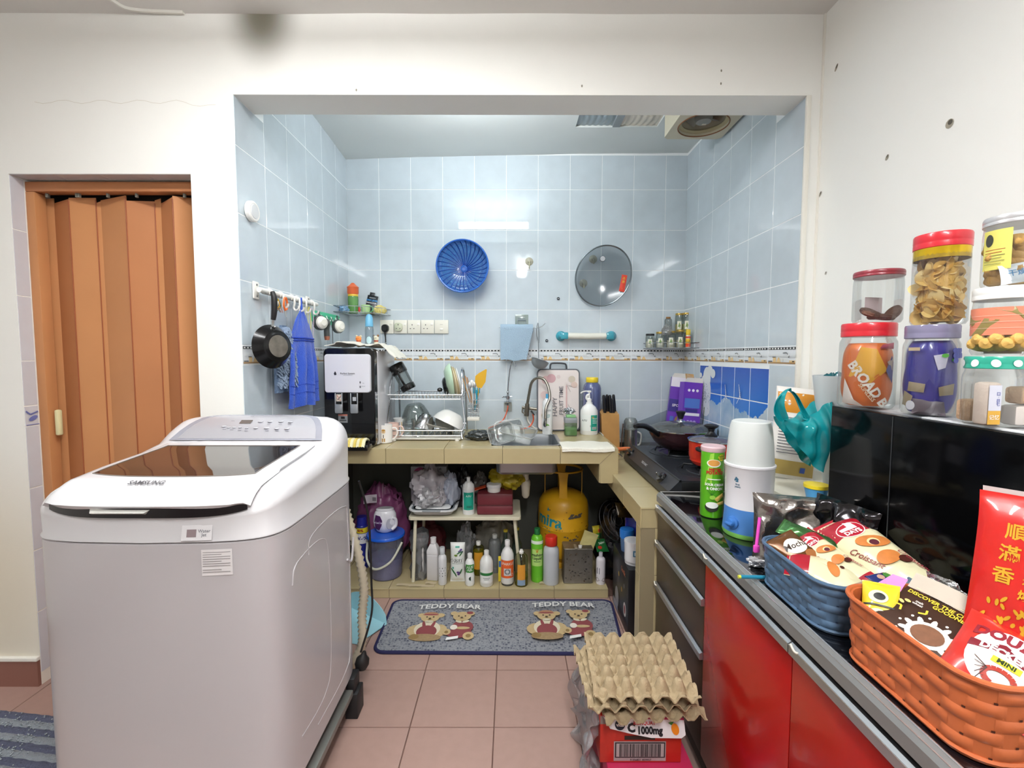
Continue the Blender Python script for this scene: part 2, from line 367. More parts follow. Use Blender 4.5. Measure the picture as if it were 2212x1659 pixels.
def put_border(par, c, rot, sx=1):
 if _first[0]: o = BR; q = BP; _first[0] = False; o.parent = par; o.location = c; o.rotation_euler = rot
 else: o = inst(BR, 'border_tile', par, c, rot); q = inst(BP, 'tile_print', o)
 q.parent = o; o.scale = (sx, 1, 1)
rows = [(2.1115, 2.3615), (1.8615, 2.1115), (1.6115, 1.8615), (1.3615, 1.6115), (1.036, 1.286), (.786, 1.036)]
wnb = struct(Qm(GROUT).box(XL - .1, XR + .1, YB, YB + .1, .0, 2.66).b('wall_niche_back', smooth=False), 'back wall of the niche in pale blue tiles with a printed border')
cols = [.968 - .2 * i for i in range(0, 11)]
segs = [(a - .2, a) for a in cols[:-1]] + [(.968, XR)] ; segs[9] = (XL, -.832)
for x0, x1 in segs:
 for z0, z1 in rows: put_tile(wnb, ((x0 + x1) / 2, YB, (z0 + z1) / 2), x1 - x0, z1 - z0, (0, 0, 0), TB)
 zt = 2.572; put_tile(wnb, ((x0 + x1) / 2, YB, (2.3615 + zt) / 2), x1 - x0, zt - 2.3615, (0, 0, 0), TB)
 put_border(wnb, ((x0 + x1) / 2, YB, 1.3238), (0, 0, 0), (x1 - x0) / .2)
MUR = (1.98, 2.70, .800, 1.268)
for nm, X, ys, rz, sd in (('wall_niche_left', XL, [2.975, 2.794, 2.594, 2.394, 2.194, 1.994, YW], pi / 2, -1), ('wall_niche_right', XR, [2.975, 2.788, 2.588, 2.388, 2.188, 1.988, YW], -pi / 2, 1)):
 wl = struct(Qm(GROUT).box(*((X - .1, X + .0008) if sd < 0 else (X - .0008, X + .05)), YW + .002, YB, .0, 2.66).b(nm, smooth=False), 'side wall of the niche in pale blue tiles')
 for a, b in zip(ys[:-1], ys[1:]):
  zt = SZ if b < YW2 else 2.572
  for z0, z1 in rows + [(2.3615, zt)]:
   z1 = min(z1, zt)
   if z1 <= z0 + .01: continue
   if sd > 0 and z1 < 1.3 and a < 2.8: continue
   put_tile(wl, (X, (a + b) / 2, (z0 + z1) / 2), a - b, z1 - z0, (0, 0, rz), TB)
  put_border(wl, (X, (a + b) / 2, 1.3238), (0, 0, rz), (a - b) / .2)
 if sd > 0:
  # plain strips left and right of the picture tiles
  put_tile(wl, (X, 2.745, 1.165), .087, .24, (0, 0, rz), TB); put_tile(wl, (X, 2.745, .915), .087, .26, (0, 0, rz), TB)
  put_tile(wl, (X, 1.88, 1.165), .19, .24, (0, 0, rz), TB); put_tile(wl, (X, 1.88, .915), .19, .26, (0, 0, rz), TB)
  wall_nr = wl
# picture tiles on the right niche wall: sky, clouds, meadow
def mural():
 m = bpy.data.materials.new('picture_tile'); m.use_nodes = True; nt = m.node_tree; b = nt.nodes['Principled BSDF']; b.inputs['Roughness'].default_value = .15
 N = nt.nodes.new; L = nt.links.new; g = N('ShaderNodeNewGeometry'); sp = N('ShaderNodeSeparateXYZ'); L(g.outputs['Position'], sp.inputs[0])
 def ramp(f, cs, lo, hi):
  mr = N('ShaderNodeMapRange'); mr.inputs[1].default_value = lo; mr.inputs[2].default_value = hi; L(f, mr.inputs[0]); r = N('ShaderNodeValToRGB'); L(mr.outputs[0], r.inputs[0])
  e = r.color_ramp.elements; e[0].position, e[0].color = cs[0][0], lin(cs[0][1]); e[1].position, e[1].color = cs[-1][0], lin(cs[-1][1])
  for p_, c in cs[1:-1]: q = e.new(p_); q.color = lin(c)
  return r.outputs[0]
 def mx(f, a, c):
  x = N('ShaderNodeMix'); x.data_type = 'RGBA'; L(f, x.inputs['Factor']); L(a, x.inputs['A']); L(c, x.inputs['B']) if not isinstance(c, str) else setattr(x.inputs['B'], 'default_value', lin(c)); return x.outputs['Result']
 def mth(op, a, b_, c=None):
  x = N('ShaderNodeMath'); x.operation = op
  for i, q in enumerate((a, b_, c)):
   if q is None: continue
   if isinstance(q, (int, float)): x.inputs[i].default_value = q
   else: L(q, x.inputs[i])
  return x.outputs[0]
 sky = ramp(sp.outputs['Z'], [(0, '#7db4e6'), (.45, '#3f87dd'), (1, '#1e50b4')], .8, 1.27)
 n = N('ShaderNodeTexNoise'); n.inputs['Scale'].default_value = 7; n.inputs['Detail'].default_value = 6; L(g.outputs['Position'], n.inputs['Vector'])
 # cloud bank: top edge height over the wall's length
 n2 = N('ShaderNodeTexNoise'); n2.inputs['Scale'].default_value = 4; n2.inputs['Detail'].default_value = 5; n2.inputs['Roughness'].default_value = .6
 cb = N('ShaderNodeCombineXYZ'); L(sp.outputs['Y'], cb.inputs['Y']); L(cb.outputs[0], n2.inputs['Vector'])
 edge = mth('MULTIPLY_ADD', n2.outputs[0], .28, .905); edge = mth('ADD', edge, mth('MULTIPLY', n.outputs[0], .06))
 cm = mth('GREATER_THAN', edge, sp.outputs['Z']); cm = mth('MULTIPLY', cm, .85)
 cc = ramp(n.outputs[0], [(0, '#93b2cc'), (.5, '#bccfd9'), (1, '#dbe2de')], .3, .7)
 c = mx(cm, sky, cc)
 hill = mth('MULTIPLY_ADD', mth('SUBTRACT', sp.outputs['Y'], 2.0), .085, .862)
 n3 = N('ShaderNodeTexNoise'); n3.inputs['Scale'].default_value = 22; L(g.outputs['Position'], n3.inputs['Vector'])
 gr = ramp(n3.outputs[0], [(0, '#2f7d23'), (.6, '#57a832'), (1, '#a8cf55')], .3, .75)
 c = mx(mth('GREATER_THAN', hill, sp.outputs['Z']), c, gr); L(c, b.inputs['Base Color']); return m
MU = mural()
ysm = [2.70, 2.56, 2.42, 2.28, 2.13, 1.975]
for a, b in zip(ysm[:-1], ysm[1:]):
 for z0, z1 in ((1.116, 1.268), (.958, 1.116), (.80, .958)):
  put_tile(wall_nr, (XR, (a + b) / 2, (z0 + z1) / 2), a - b, z1 - z0, (0, 0, -pi / 2), MU, 'picture_tile', g=.002)
pr = Print(plane_s((XR - .0015, 0, 0), (0, -1, 0), (0, 0, 1), (-1, 0, 0)))   # u = -Y
DW = M('#e4e9ea', .4); DG = M('#9aa8b0', .4)
for (y, z, a, b) in ((2.62, 1.12, .075, .10), (2.60, 1.2, .05, .06), (2.61, 1.03, .06, .05)): pr.ell(-y, z, a, b, DW)
random.seed(3)
for i in range(60): a = random.uniform(0, 2 * pi); q = random.uniform(.0, 1); pr.off = .0016; pr.line([(-2.62 + .065 * q * cos(a), 1.09 + .075 * q * sin(a)), (-2.62 + .065 * q * cos(a) + .01, 1.09 + .075 * q * sin(a) + random.uniform(-.01, .01))], .003, DG)
pr.line([(-2.62, 1.03), (-2.635, .95), (-2.65, .87)], .008, M('#55683f', .5))
pr.ell(-2.56, 1.245, .035, .022, DW).ell(-2.52, 1.225, .03, .025, DW).ell(-2.68, 1.21, .018, .015, DW)
for (y, z) in ((2.36, 1.14), (2.21, 1.15)):
 pr.line([(-y - .03, z - .06), (-y, z - .02)], .003, DW)
 for k in range(7): pr.line([(-y, z - .02), (-y - .012 + .008 * k * .6, z + .035 - .012 * k)], .003, DW)
for (y, z) in ((2.62, .87), (2.57, .835), (2.60, .815), (2.66, .845), (2.53, .86)):
 for k in range(8): a = k * pi / 4; pr.ell(-y + .013 * cos(a), z + .013 * sin(a), .009, .004, DW, rot=a, n=8, ring=1)
 pr.ell(-y, z, .005, .005, M('#d8b13c', .5), n=8, ring=1); pr.off = .0016
for (y, z) in ((2.49, .905), (2.44, .895)): pr.poly([(-y - .012, z - .03), (-y + .012, z - .03), (-y + .009, z + .03), (-y, z + .045), (-y - .009, z + .03)], M('#4c5a5e', .5))
pr.b('mural_print', wall_nr, smooth=False)

# ---- floor
FT = tilemat('#a88a80', .42, .07, 30, .03, bump=.04)
floor = struct(Qm(M('#6b4f46', .9)).box(-2.8, 1.3, -3, 3.0, -.05, -.004).b('floor', smooth=False), 'floor of matt pink ceramic tiles')
fx, fy = -.0607, 1.86995
for i in range(-8, 4):
 for j in range(-8, 4):
  x, y = fx + .3 * i + .15, fy - .3 * j - .15
  if y > 2.45 or y < -.6 or x < -2.6: continue
  put_tile(floor, (x, y, -.005), .3, .3, (-pi / 2, 0, 0), FT, t=.005)
# right part of the room floor beyond
struct(Qm(M('#8b5f52', .6, bump=.05)).box(-2.7, DX0 - .0, YW - .012, YW, 0, .105).b('baseboard_left', smooth=False))
struct(Qm(M('#f1efe6', .7)).rbox(-2.7, DX0 + .002, YW - .016, YW, .105, .121, .003).b('trim_2', smooth=False))
struct(Qm(M('#efece2', .7, bump=.3, bs=40)).rbox(XR - .006, XR + .012, YW - .006, YW + .006, .85, SZ, .003).rbox(XRR - .006, XRR + .004, YW - .008, YW + .002, .85, CZ, .003).b('trim_3'))
# plaster lumps, cracks and nail holes
pr = Print(plane_s((0, YW, 0), (1, 0, 0), (0, 0, 1), (0, -1, 0))); K = M('#8a867a', .9)
pts = []
for i in range(24):
 px = 75 + i * 17; p = U(px, 220 + 4 * sin(i * 1.3) + (0 if px < 380 else (px - 380) * .12), Y=YW); pts.append((p.x, p.z))
pr.line(pts, .0014, M('#dcd7cb', .9)); 
for px, py in ((1257, 186), (1558, 153), (1557, 181), (770, 195)): p = U(px, py, Y=YW); pr.ell(p.x, p.z, .003, .005, K, n=8, ring=1)
pr.b('wall_crack', wall_back, smooth=False)
pr = Print(plane_s((XRR, 0, 0), (0, -1, 0), (0, 0, 1), (-1, 0, 0))); K = M('#57534a', .9); K2 = M('#a39c8c', .9)
for px, py, a, b in ((1807, 146, .006, .013), (2052, 267, .012, .012), (1917, 340, .005, .009), (1773, 419, .004, .01), (1785, 590, .003, .006)):
 p = U(px, py, X=XRR); pr.ell(-p.y, p.z, a, b, K2, rot=-.6, n=10, ring=1).ell(-p.y + .002, p.z + .003, a * .6, b * .55, K, rot=-.6, n=10, ring=1)
pr.b('nail_hole', bpy.data.objects['wall_right'], smooth=False)
# plaster ridge on the ceiling edge
struct(Qm(CEIL).tube(spline([(-1.5, 1.66, CZ - .012), (-1.42, 1.70, CZ - .014), (-1.38, 1.76, CZ - .012), (-1.2, 1.775, CZ - .012)], 5), .008, 6).b('trim_4'))

# ---- bathroom doorway with folding door
RT = tilemat('#cfd0d6', .2, .05, 12, .03)
rv = struct(Qm(M('#b9b6b8', .8)).box(DX0 - .02, DX0 + .001, YW2 - .0, YW2 + .02, 0, DZ).box(-2.0, -1.1, YW2 + .05, YW2 + .06, 0, 2.1).b('trim_5', smooth=False))
for i, (z0, z1) in enumerate([(1.80, 2.0), (1.55, 1.80), (1.30, 1.55), (1.125, 1.30), (.80, 1.045), (.55, .80), (.30, .55), (.05, .30)]):
 put_tile(wall_back, (DX0, YW + .027, (z0 + z1) / 2), .054, z1 - z0, (0, 0, pi / 2), RT)
put_tile(wall_back, (DX0, YW + .027, 1.085), .054, .078, (0, 0, pi / 2), RT)
pr = Print(plane_s((DX0 + .003, 0, 0), (0, 1, 0), (0, 0, 1), (1, 0, 0))); q = M('#6b73ad', .4)
pr.line([(YW + .004, 1.105), (YW + .02, 1.09), (YW + .05, 1.1)], .006, q).ell(YW + .03, 1.075, .018, .009, q, .4).line([(YW + .003, 1.05), (YW + .052, 1.05)], .003, q); pr.b('tile_print', wall_back)
for i in range(4): put_tile(wall_back, (DX0 + .085 + .17 * i, YW + .027, DZ), .17, .054, (pi / 2, 0, 0), RT)
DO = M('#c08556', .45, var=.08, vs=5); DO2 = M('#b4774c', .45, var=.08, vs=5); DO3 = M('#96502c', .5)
door = bpy.data.objects.new('door_1', None); sc.collection.objects.link(door); struct(door, 'brown plastic folding door drawn across the bathroom doorway'); door.location = (0, 0, 0)
YD = YW + .056
Qm(DO2).rbox(DX0 + .001, DX1, YD, YD + .045, DZ - .045, DZ - .008, .002).b('door_track', door)
Qm(DO).rbox(DX0 + .001, DX0 + .036, YD, YD + .045, .0, DZ - .046, .002).b('door_frame', door)
# folds: pixel columns at the top of each panel, with a depth for each fold
fold = [(80, .02), (115, .035), (147, .005), (206, .03), (216, .034), (270, .0), (333, .034), (346, .036), (372, -.02), (413, .03)]
xs = [(U(px, 410, Y=YD + d + .03).x, YD + d + .03) for px, d in fold]
for i in range(len(xs) - 1):
 (xa, ya), (xb, yb) = xs[i], xs[i + 1]; n_ = Vector((ya - yb, xb - xa, 0)).normalized() * .004
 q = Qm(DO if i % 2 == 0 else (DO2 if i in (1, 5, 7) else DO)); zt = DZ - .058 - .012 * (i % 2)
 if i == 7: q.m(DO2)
 q.add([(xa, ya, .01), (xb, yb, .01), (xb + n_.x, yb + n_.y, .01), (xa + n_.x, ya + n_.y, .01), (xa, ya, zt), (xb, yb, zt + .008), (xb + n_.x, yb + n_.y, zt + .008), (xa + n_.x, ya + n_.y, zt)],
  [(3, 2, 1, 0), (4, 5, 6, 7), (0, 1, 5, 4), (1, 2, 6, 5), (2, 3, 7, 6), (3, 0, 4, 7)]).b('door_panel', door, smooth=False)
 if i in (1, 2, 4, 5, 7): Qm(DO3).tube([(xb, yb - .001, .01), (xb, yb - .001, zt)], .0022, 6).b('panel_hinge', door)
for px in (104, 168, 173, 235, 297, 400): p = U(px, 408, Y=YD + .03); Qm(M('#8b8d84', .5)).rbox(p.x - .004, p.x + .004, YD + .02, YD + .03, DZ - .06, DZ - .045, .001).b('track_runner', door)
p = U(124, 913, Y=YD + .012)
Qm(M('#e3d9a8', .4)).rbox(p.x - .009, p.x + .009, YD + .008, YD + .028, p.z - .052, p.z + .052, .006).b('door_handle', door)
q = Qm(M('#d9cfb0', .5))
for dz in (-.006, .002, .012): q.sphere((p.x - .022, YD + .028, p.z + dz), .0025, 6, 4)
q.b('door_screw', door)
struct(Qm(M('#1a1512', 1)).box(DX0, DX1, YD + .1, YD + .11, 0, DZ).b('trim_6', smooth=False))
# ---- soffit lamp fixture in the niche
t = thing('tube_light', 'white fluorescent batten on the hidden inner face of the beam', 'light', (-.15, YW2, 2.41))
Qm(WHITE).rbox(-.31, .31, .0, .035, -.02, .03, .004).b('lamp_housing', t)
Qm(M('#ffffff', .5, emit=6)).tube([(-.29, .05, -.012), (.29, .05, -.012)], .008, 8).b('lamp_tube', t)
Qm(WHITE).rbox(-.31, -.292, .03, .062, -.025, .01, .003).b('lamp_holder', t)
Qm(WHITE).rbox(.292, .31, .03, .062, -.025, .01, .003).b('lamp_holder', t)
for nm, c, d in (('tube_light', (-.55, 1.0, CZ - .05), 1), ('tube_light', (.15, -.5, CZ - .05), 0)):  # the second batten is unseen, added to go with the rear fill lamps
 t = thing(nm, 'long fluorescent batten on the room ceiling ' + ('over the washing machine' if d else 'behind the viewer, added as fill light'), 'light', c, 0 if d else pi / 2)
 Qm(WHITE).rbox(-.62, .62, -.03, .03, .0, .045, .006).b('lamp_housing', t)
 Qm(M('#ffffff', .5, emit=5)).tube([(-.6, 0, -.016), (.6, 0, -.016)], .013, 10).b('lamp_tube', t)
# dark unplastered zone below the worktop
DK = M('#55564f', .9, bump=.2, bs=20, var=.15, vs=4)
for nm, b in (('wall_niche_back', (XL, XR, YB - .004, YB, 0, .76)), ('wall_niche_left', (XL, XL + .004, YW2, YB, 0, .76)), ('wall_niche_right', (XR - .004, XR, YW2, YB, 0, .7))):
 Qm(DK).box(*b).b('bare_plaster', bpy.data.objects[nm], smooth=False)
# ================= tiled worktop, plinth and side worktop
BT = tilemat('#b8a981', .25, .05, 14, .03); BG = M('#8d8064', .9); CT = .845
wt = struct(Qm(BG).box(XL, .43, 2.355, YB, .77, .842).box(.43, .55, 2.46, 2.6, .77, .842).b('trim_7', smooth=False), 'beige tiled worktop slab over the open shelf')
bpy.data.objects.remove(wt)
SK = (-.105, .27, 2.43, 2.80)   # sink cut-out
q = Qm(BG)
for a in ((XL, SK[0], 2.355, YB), (SK[1], XR, 2.365, YB), (SK[0], SK[1], 2.355, SK[2]), (SK[0], SK[1], SK[3], YB)): q.box(a[0], a[1] if a[1] < XR else .545, a[2], a[3], .766, CT - .005)
q.box(.46, .545, 2.36, YB, .665, .77)
wt = struct(q.b('trim_7', smooth=False), 'beige tiled worktop over the open shelf, with the sink let into it')
jx = [XL, -.98] + [-.68 + .3 * i - .0 for i in range(0, 1)] + [-.345 - .3, -.345, -.045, .252, .545]
jx = [XL, -.945, -.645, -.345, -.045, .252, .545]
for a, b in zip(jx[:-1], jx[1:]):
 put_tile(wt, ((a + b) / 2, 2.356, .805), b - a, .080, (0, 0, 0), BT, 'worktop_tile', t=.006, g=.0008)
 for y0, y1 in ((2.351, 2.59), (2.59, 2.83), (2.83, YB)):
  x0, x1 = a, b
  def pt(x0, x1, y0, y1): put_tile(wt, ((x0 + x1) / 2, (y0 + y1) / 2, CT - .0055), x1 - x0, y1 - y0, (-pi / 2, 0, 0), BT, 'worktop_tile', t=.0055, g=.0008)
  if x1 <= SK[0] or x0 >= SK[1] or y0 >= SK[3]: pt(x0, x1, y0, y1); continue
  if y0 < SK[2]: pt(x0, x1, y0, SK[2])
  if y1 > SK[3]: pt(x0, x1, SK[3], y1)
  if x0 < SK[0]: pt(x0, SK[0], max(y0, SK[2]), min(y1, SK[3]))
  if x1 > SK[1]: pt(SK[1], x1, max(y0, SK[2]), min(y1, SK[3]))
# mitred end piece hanging lower at the right
Qm(BT).add([(.455, 2.349, .767), (.46, 2.349, .665), (.52, 2.349, .665), (.546, 2.349, .70), (.546, 2.349, .843), (.53, 2.349, .843), (.455, 2.357, .767), (.46, 2.357, .665), (.52, 2.357, .665), (.546, 2.357, .70), (.546, 2.357, .843), (.53, 2.357, .843)],
 [(0, 1, 2, 3, 4, 5), (11, 10, 9, 8, 7, 6), (0, 6, 7, 1), (1, 7, 8, 2), (2, 8, 9, 3), (3, 9, 10, 4), (4, 10, 11, 5), (5, 11, 6, 0)]).b('worktop_tile', wt, smooth=False)
Qm(BG).tube([(.456, 2.3485, .768), (.535, 2.3485, .842)], .0012, 4).b('joint', wt)
Qm(BT).box(.454, .4599, 2.36, YB, .665, .768).box(.5455, .551, 2.352, YB, .714, .844).b('worktop_tile', wt, smooth=False)
# plinth with the boards on it
PZ = .055
pl = struct(Qm(BG).box(XL, .53, 2.449, YB, 0, PZ - .005).b('trim_8', smooth=False), 'low tiled plinth under the worktop')
px_ = [XL, -.966, -.666, -.367, -.065, .235, .53]
for a, b in zip(px_[:-1], px_[1:]):
 put_tile(pl, ((a + b) / 2, 2.449, PZ / 2), b - a, PZ, (0, 0, 0), BT, 'plinth_tile')
 put_tile(pl, ((a + b) / 2, 2.56, PZ - .0055), b - a, .234, (-pi / 2, 0, 0), BT, 'plinth_tile', t=.0055)
 put_tile(pl, ((a + b) / 2, 2.82, PZ - .0055), b - a, .28, (-pi / 2, 0, 0), BT, 'plinth_tile', t=.0055)
# side worktop that carries the stove
LZ = .712
q = Qm(BG).box(.525, XR, 1.83, 2.36, .63, LZ - .005).box(.552, XR, 2.36, YB, .63, LZ - .005).box(.525, .60, 1.83, 1.90, 0, .63)
sw = struct(q.b('trim_9', smooth=False), 'lower beige tiled worktop under the stove with its tiled post')
for y0, y1 in ((1.824, 2.12), (2.12, 2.42), (2.42, 2.70), (2.70, YB)):
 put_tile(sw, (.525, (y0 + y1) / 2, .668), y1 - y0, .085, (0, 0, -pi / 2), BT, 'worktop_tile')
 put_tile(sw, (.655, (y0 + y1) / 2, LZ - .0055), .27, y1 - y0, (-pi / 2, 0, 0), BT, 'worktop_tile', t=.0055)
 put_tile(sw, (.945, (y0 + y1) / 2, LZ - .0055), .31, y1 - y0, (-pi / 2, 0, 0), BT, 'worktop_tile', t=.0055)
put_tile(sw, (.5635, 1.83, .668), .088, .085, (0, 0, 0), BT, 'worktop_tile')
for z0, z1 in ((.005, .14), (.14, .43), (.43, .627)):
 put_tile(sw, (.555, 1.834, (z0 + z1) / 2), .052, z1 - z0, (0, 0, 0), BT, 'post_tile'); put_tile(sw, (.592, 1.83, (z0 + z1) / 2), .022, z1 - z0, (0, 0, 0), BT, 'post_tile')
 put_tile(sw, (.525, 1.868, (z0 + z1) / 2), .062, z1 - z0, (0, 0, -pi / 2), BT, 'post_tile')
# ================= washing machine
WX0_, WX1_, WY0_, WY1_ = -1.205, -.583, 1.09, 1.715
wm = thing('washing_machine', 'big white top-loading washing machine with a smoked glass lid and grey control panel', 'washing machine', (0, 0, 0))
WM = M('#bfbbbd', .28, coat=.3); wcx, wcy = (WX0_ + WX1_) / 2, (WY0_ + WY1_) / 2  # white body greyed to imitate the weaker light on its upright sides
def foot(a, k=1.0, ins=0):
 """bowed rounded-rectangle outline, a in 0..1"""
 n = 8; t = 2 * pi * a; c, s_ = cos(t), sin(t); hx, hy = .311 - ins, .3125 - ins
 x = hx * math.copysign(abs(c) ** (2 / n), c); y = hy * math.copysign(abs(s_) ** (2 / n), s_)
 if y < 0: y += .028 * (x / .31) ** 2 * (-y / hy)
 return (wcx + x * k, wcy + y * k)
def topz(y):   # height of the cover along its depth
 P = [(1.08, .955), (1.12, .968), (1.17, .990), (1.25, 1.0), (1.45, 1.016), (1.50, 1.022), (1.535, 1.036), (1.58, 1.070), (1.63, 1.098), (1.66, 1.106), (1.70, 1.104), (1.72, 1.095)]
 if y <= P[0][0]: return P[0][1]
 for (a, b), (c, d) in zip(P[:-1], P[1:]):
  if y <= c: t = (y - a) / (c - a); return b + (d - b) * t
 return P[-1][1]
q = Qm(WM); NA = 120
zs = [.15, .155, .40, .865, .868]; ins = [.006, .0, .0, .0, .004]
vs = []; fs = []
for z, i_ in zip(zs, ins): vs += [(*foot(k / NA, 1, i_), z) for k in range(NA)]
for j in range(len(zs) - 1):
 for i in range(NA): i2 = (i + 1) % NA; fs.append((j * NA + i, j * NA + i2, (j + 1) * NA + i2, (j + 1) * NA + i))
fs.append(tuple(range(NA - 1, -1, -1))); q.add(vs, fs); q.b('body', wm)
def csurf(a, k):   # cover surface: a around, k 1 at rim to 0 at centre
 x, y = foot(a, k); d = (1 - k) * .30; Rr = .062
 f = sqrt(max(0, 1 - (1 - min(d, Rr) / Rr) ** 2)); f = .62 + .38 * f if d > 0 else .62
 fz = .0 + f; return x, y, .872 + (topz(y) - .872) * fz
q = Qm(WM); vs = []; fs = []
for z, i_ in ((.869, .004), (.872, -.002), (.876, -.002), (.880, .0015)): vs += [(*foot(k / NA, 1, i_), z) for k in range(NA)]
ks = [1, .998, .99, .98, .965, .945, .92, .89, .86, .82, .78, .74, .7, .65, .6, .5, .4, .3, .2, .1, .03]
for kk in ks: vs += [csurf(i / NA, kk) for i in range(NA)]
nr = 4 + len(ks)
for j in range(nr - 1):
 for i in range(NA): i2 = (i + 1) % NA; fs.append((j * NA + i, j * NA + i2, (j + 1) * NA + i2, (j + 1) * NA + i))
fs.append(tuple((nr - 1) * NA + i for i in range(NA))); q.add(vs, fs)
q.ms[0] = M('#cfcdcf', .28, coat=.3); top = q.b('top_cover', wm, ang=60)  # cover lighter than the body, imitating the stronger light on top
def tz(x, y): return topz(y)
# lid: white frame plate with smoked window
def lidp(u, v):
 x0, x1 = WX0_ + .072 - .012 * (1 - v), WX1_ - .060 + .0 * v; x = x0 + (x1 - x0) * u
 yf = 1.083 + .034 * abs(2 * u - 1) ** 4; y = yf + (1.495 - yf) * v
 e = min(u, 1 - u) * (x1 - x0); z = topz(max(y, 1.10)) + .010 - (.012 * max(0, 1 - v / .08) ** 2) - .012 * max(0, 1 - e / .02) ** 2 * (1 if v < .4 else .5)
 return (x, y, z)
Qm(M('#d4d4d7', .25, coat=.3)).slab(lidp, 40, 30, .012).b('lid', wm)
def win_(u, v, o=0):
 a = lidp(.07 + .86 * u + .02 * (1 - v) * (1 - 2 * u) * 0, .27 + .66 * v + .02 * (1 - abs(2 * u - 1) ** 2) * (v - 1)); return (a[0], a[1], a[2] + .0068 + o)
Qm(M('#2a211e', .05, coat=.8)).grid(lambda u, v: win_(u, v), 20, 14).b('lid_window', wm)
Qm(M('#77706a', .3)).tube([win_(u / 20, 0, .0) for u in range(21)] + [win_(1, v / 10) for v in range(11)] + [win_(1 - u / 20, 1) for u in range(21)] + [win_(0, 1 - v / 10) for v in range(11)], .0016, 6, closed=True).b('window_trim', wm)
# black gap and grip under the lid front
def gap(u, v):
 x = WX0_ + .074 + (.483) * u; y = 1.098 + .03 * abs(2 * u - 1) ** 3 - .0105 ; e = 1 - abs(2 * u - 1) ** 6
 return (x, y - .0015, .935 + (.012 * (1 - e)) + (.030 * v) * (.4 + .6 * e))
Qm(M('#141114', .25)).slab(gap, 30, 4, .006).b('lid_gap', wm)
Qm(M('#b4b3ad', .35)).add([(-1.0, 1.076, .949), (-.872, 1.076, .949), (-.855, 1.088, .960), (-1.008, 1.088, .960), (-1.0, 1.082, .945), (-.872, 1.082, .945), (-.855, 1.096, .956), (-1.008, 1.096, .956)], [(0, 1, 2, 3), (7, 6, 5, 4), (0, 4, 5, 1), (1, 5, 6, 2), (2, 6, 7, 3), (3, 7, 4, 0)]).b('lid_grip', wm)
# console
def con(u, v, o=0):  # metres from console centre
 y = 1.522 + v; x = wcx + .005 + u; return Vector((x, y, topz(y) + .0035 + o))
pc = Print(con); pc.off = .002
st = lambda hw, y0, y1, n=12: None
def stad(hw, v0, v1, cut):   # flat-bottomed rounded outline
 o = []
 for i in range(41):
  a = pi * i / 40; x = -hw * math.copysign(abs(cos(a)) ** .55, cos(a)) * 1; y = v0 + (v1 - v0) * abs(sin(a)) ** .6; o.append((x, y))
 return o
def sheet(pr, hw, v0, v1, mat, n=40):
 pr.m(mat); pr.grid(lambda a, b: pr.fn((2 * a - 1) * hw, v0 + (v1 - v0) * b * (1 - abs(2 * a - 1) ** 7) + (v1 - v0) * .12 * abs(2 * a - 1) ** 12 * (1 - 2 * b) * 0, pr.off), n, 12); pr.up()
sheet(pc, .255, .010, .132, M('#a7a8b4', .25, .3)); pc.off = .003; sheet(pc, .232, .016, .122, M('#bfbfc6', .3, .4)); pc.off = .004
pc.b('control_panel', wm)
pd = Print(con); pd.off = .0045
p0 = lambda px, py: (U(px, py, Z=1.075).x - wcx - .005)
def cp(px, py):   # pixel on the sloped console -> u,v
 for k in range(60):
  v = .01 + k * .0022; y = 1.522 + v; z = topz(y) + .006; p = U(px, py, Y=y)
  if p.z <= z: return p.x - wcx - .005, v
 return p.x - wcx - .005, v
a = cp(516, 916); b = cp(547, 909); pd.rect(a[0], a[1], b[0], b[1], M('#5f5652', .15), 2, 2); pd.b('display', wm)
for px, py, r_ in [(484, 922, .008), (563, 912, .009), (584, 912, .009), (607, 912, .009), (628, 913, .009), (553, 926, .008), (576, 926, .009), (598, 927, .009), (620, 927, .009), (494, 924, .006), (506, 925, .006), (519, 925, .006), (533, 926, .006)]:
 u, v = cp(px, py); c = con(u, v, .004); Qm(M('#dcdce2', .2, .3)).sphere((c.x, c.y, c.z), r_, 12, 6, 1, 1, .28).b('button', wm)
pd = Print(con); pd.off = .0045
for px, py in [(484, 930), (500, 931), (517, 932), (531, 933), (576, 933), (598, 934), (620, 934), (580, 919), (605, 920), (625, 919), (545, 903), (503, 914)]:
 u, v = cp(px, py); pd.rect(u - .006, v, u + .006, v + .0022, M('#85858d', .4), 1, 1)
pd.b('printed_marks', wm)
# lettering
lp = Print(lambda u, v, o=0: (lambda a: Vector((a[0], a[1], a[2] + .0105 + o)))(lidp(u, v)))
c0 = lidp(.32, .10); lp.text('SAMSUNG', .445, .165, .045, M('#57575c', .35), bold=.02, sx=2.1 * .42)
lp.text('Activ dualwash', .16, .965, .016, M('#8a8a90', .35), sx=1)
lp.b('lettering', wm)
fsur = lambda u, v, o=0: Vector((wcx + u, 1.0895 + .028 * (u / .3) ** 2 - o - .001 * 0 + (0 if v < .866 else (v - .87) * .18), v))
jp = Print(fsur); jp.off = .007
jp.rect(.10, .878, .170, .914, M('#dedcde', .3), 6, 2).rect(.112, .886, .134, .904, M('#8f7f82', .25), 2, 2)
jp.text('Water\nJet', .152, .895, .0105, M('#77777d', .4)); jp.b('jet_button', wm)
lb = Print(fsur); lb.off = .0015; lb.rect(.1525 - .01, .788, .213, .853, M('#e3dfdf', .4), 6, 2)
for i in range(9): lb.rect(.146, .845 - i * .0055 - (.004 if i > 6 else 0), .209 - (.02 * (i % 3 == 1)), .8465 - i * .0055 - (.004 if i > 6 else 0), M('#8d8888', .5), 6, 1)
lb.b('info_sticker', wm)
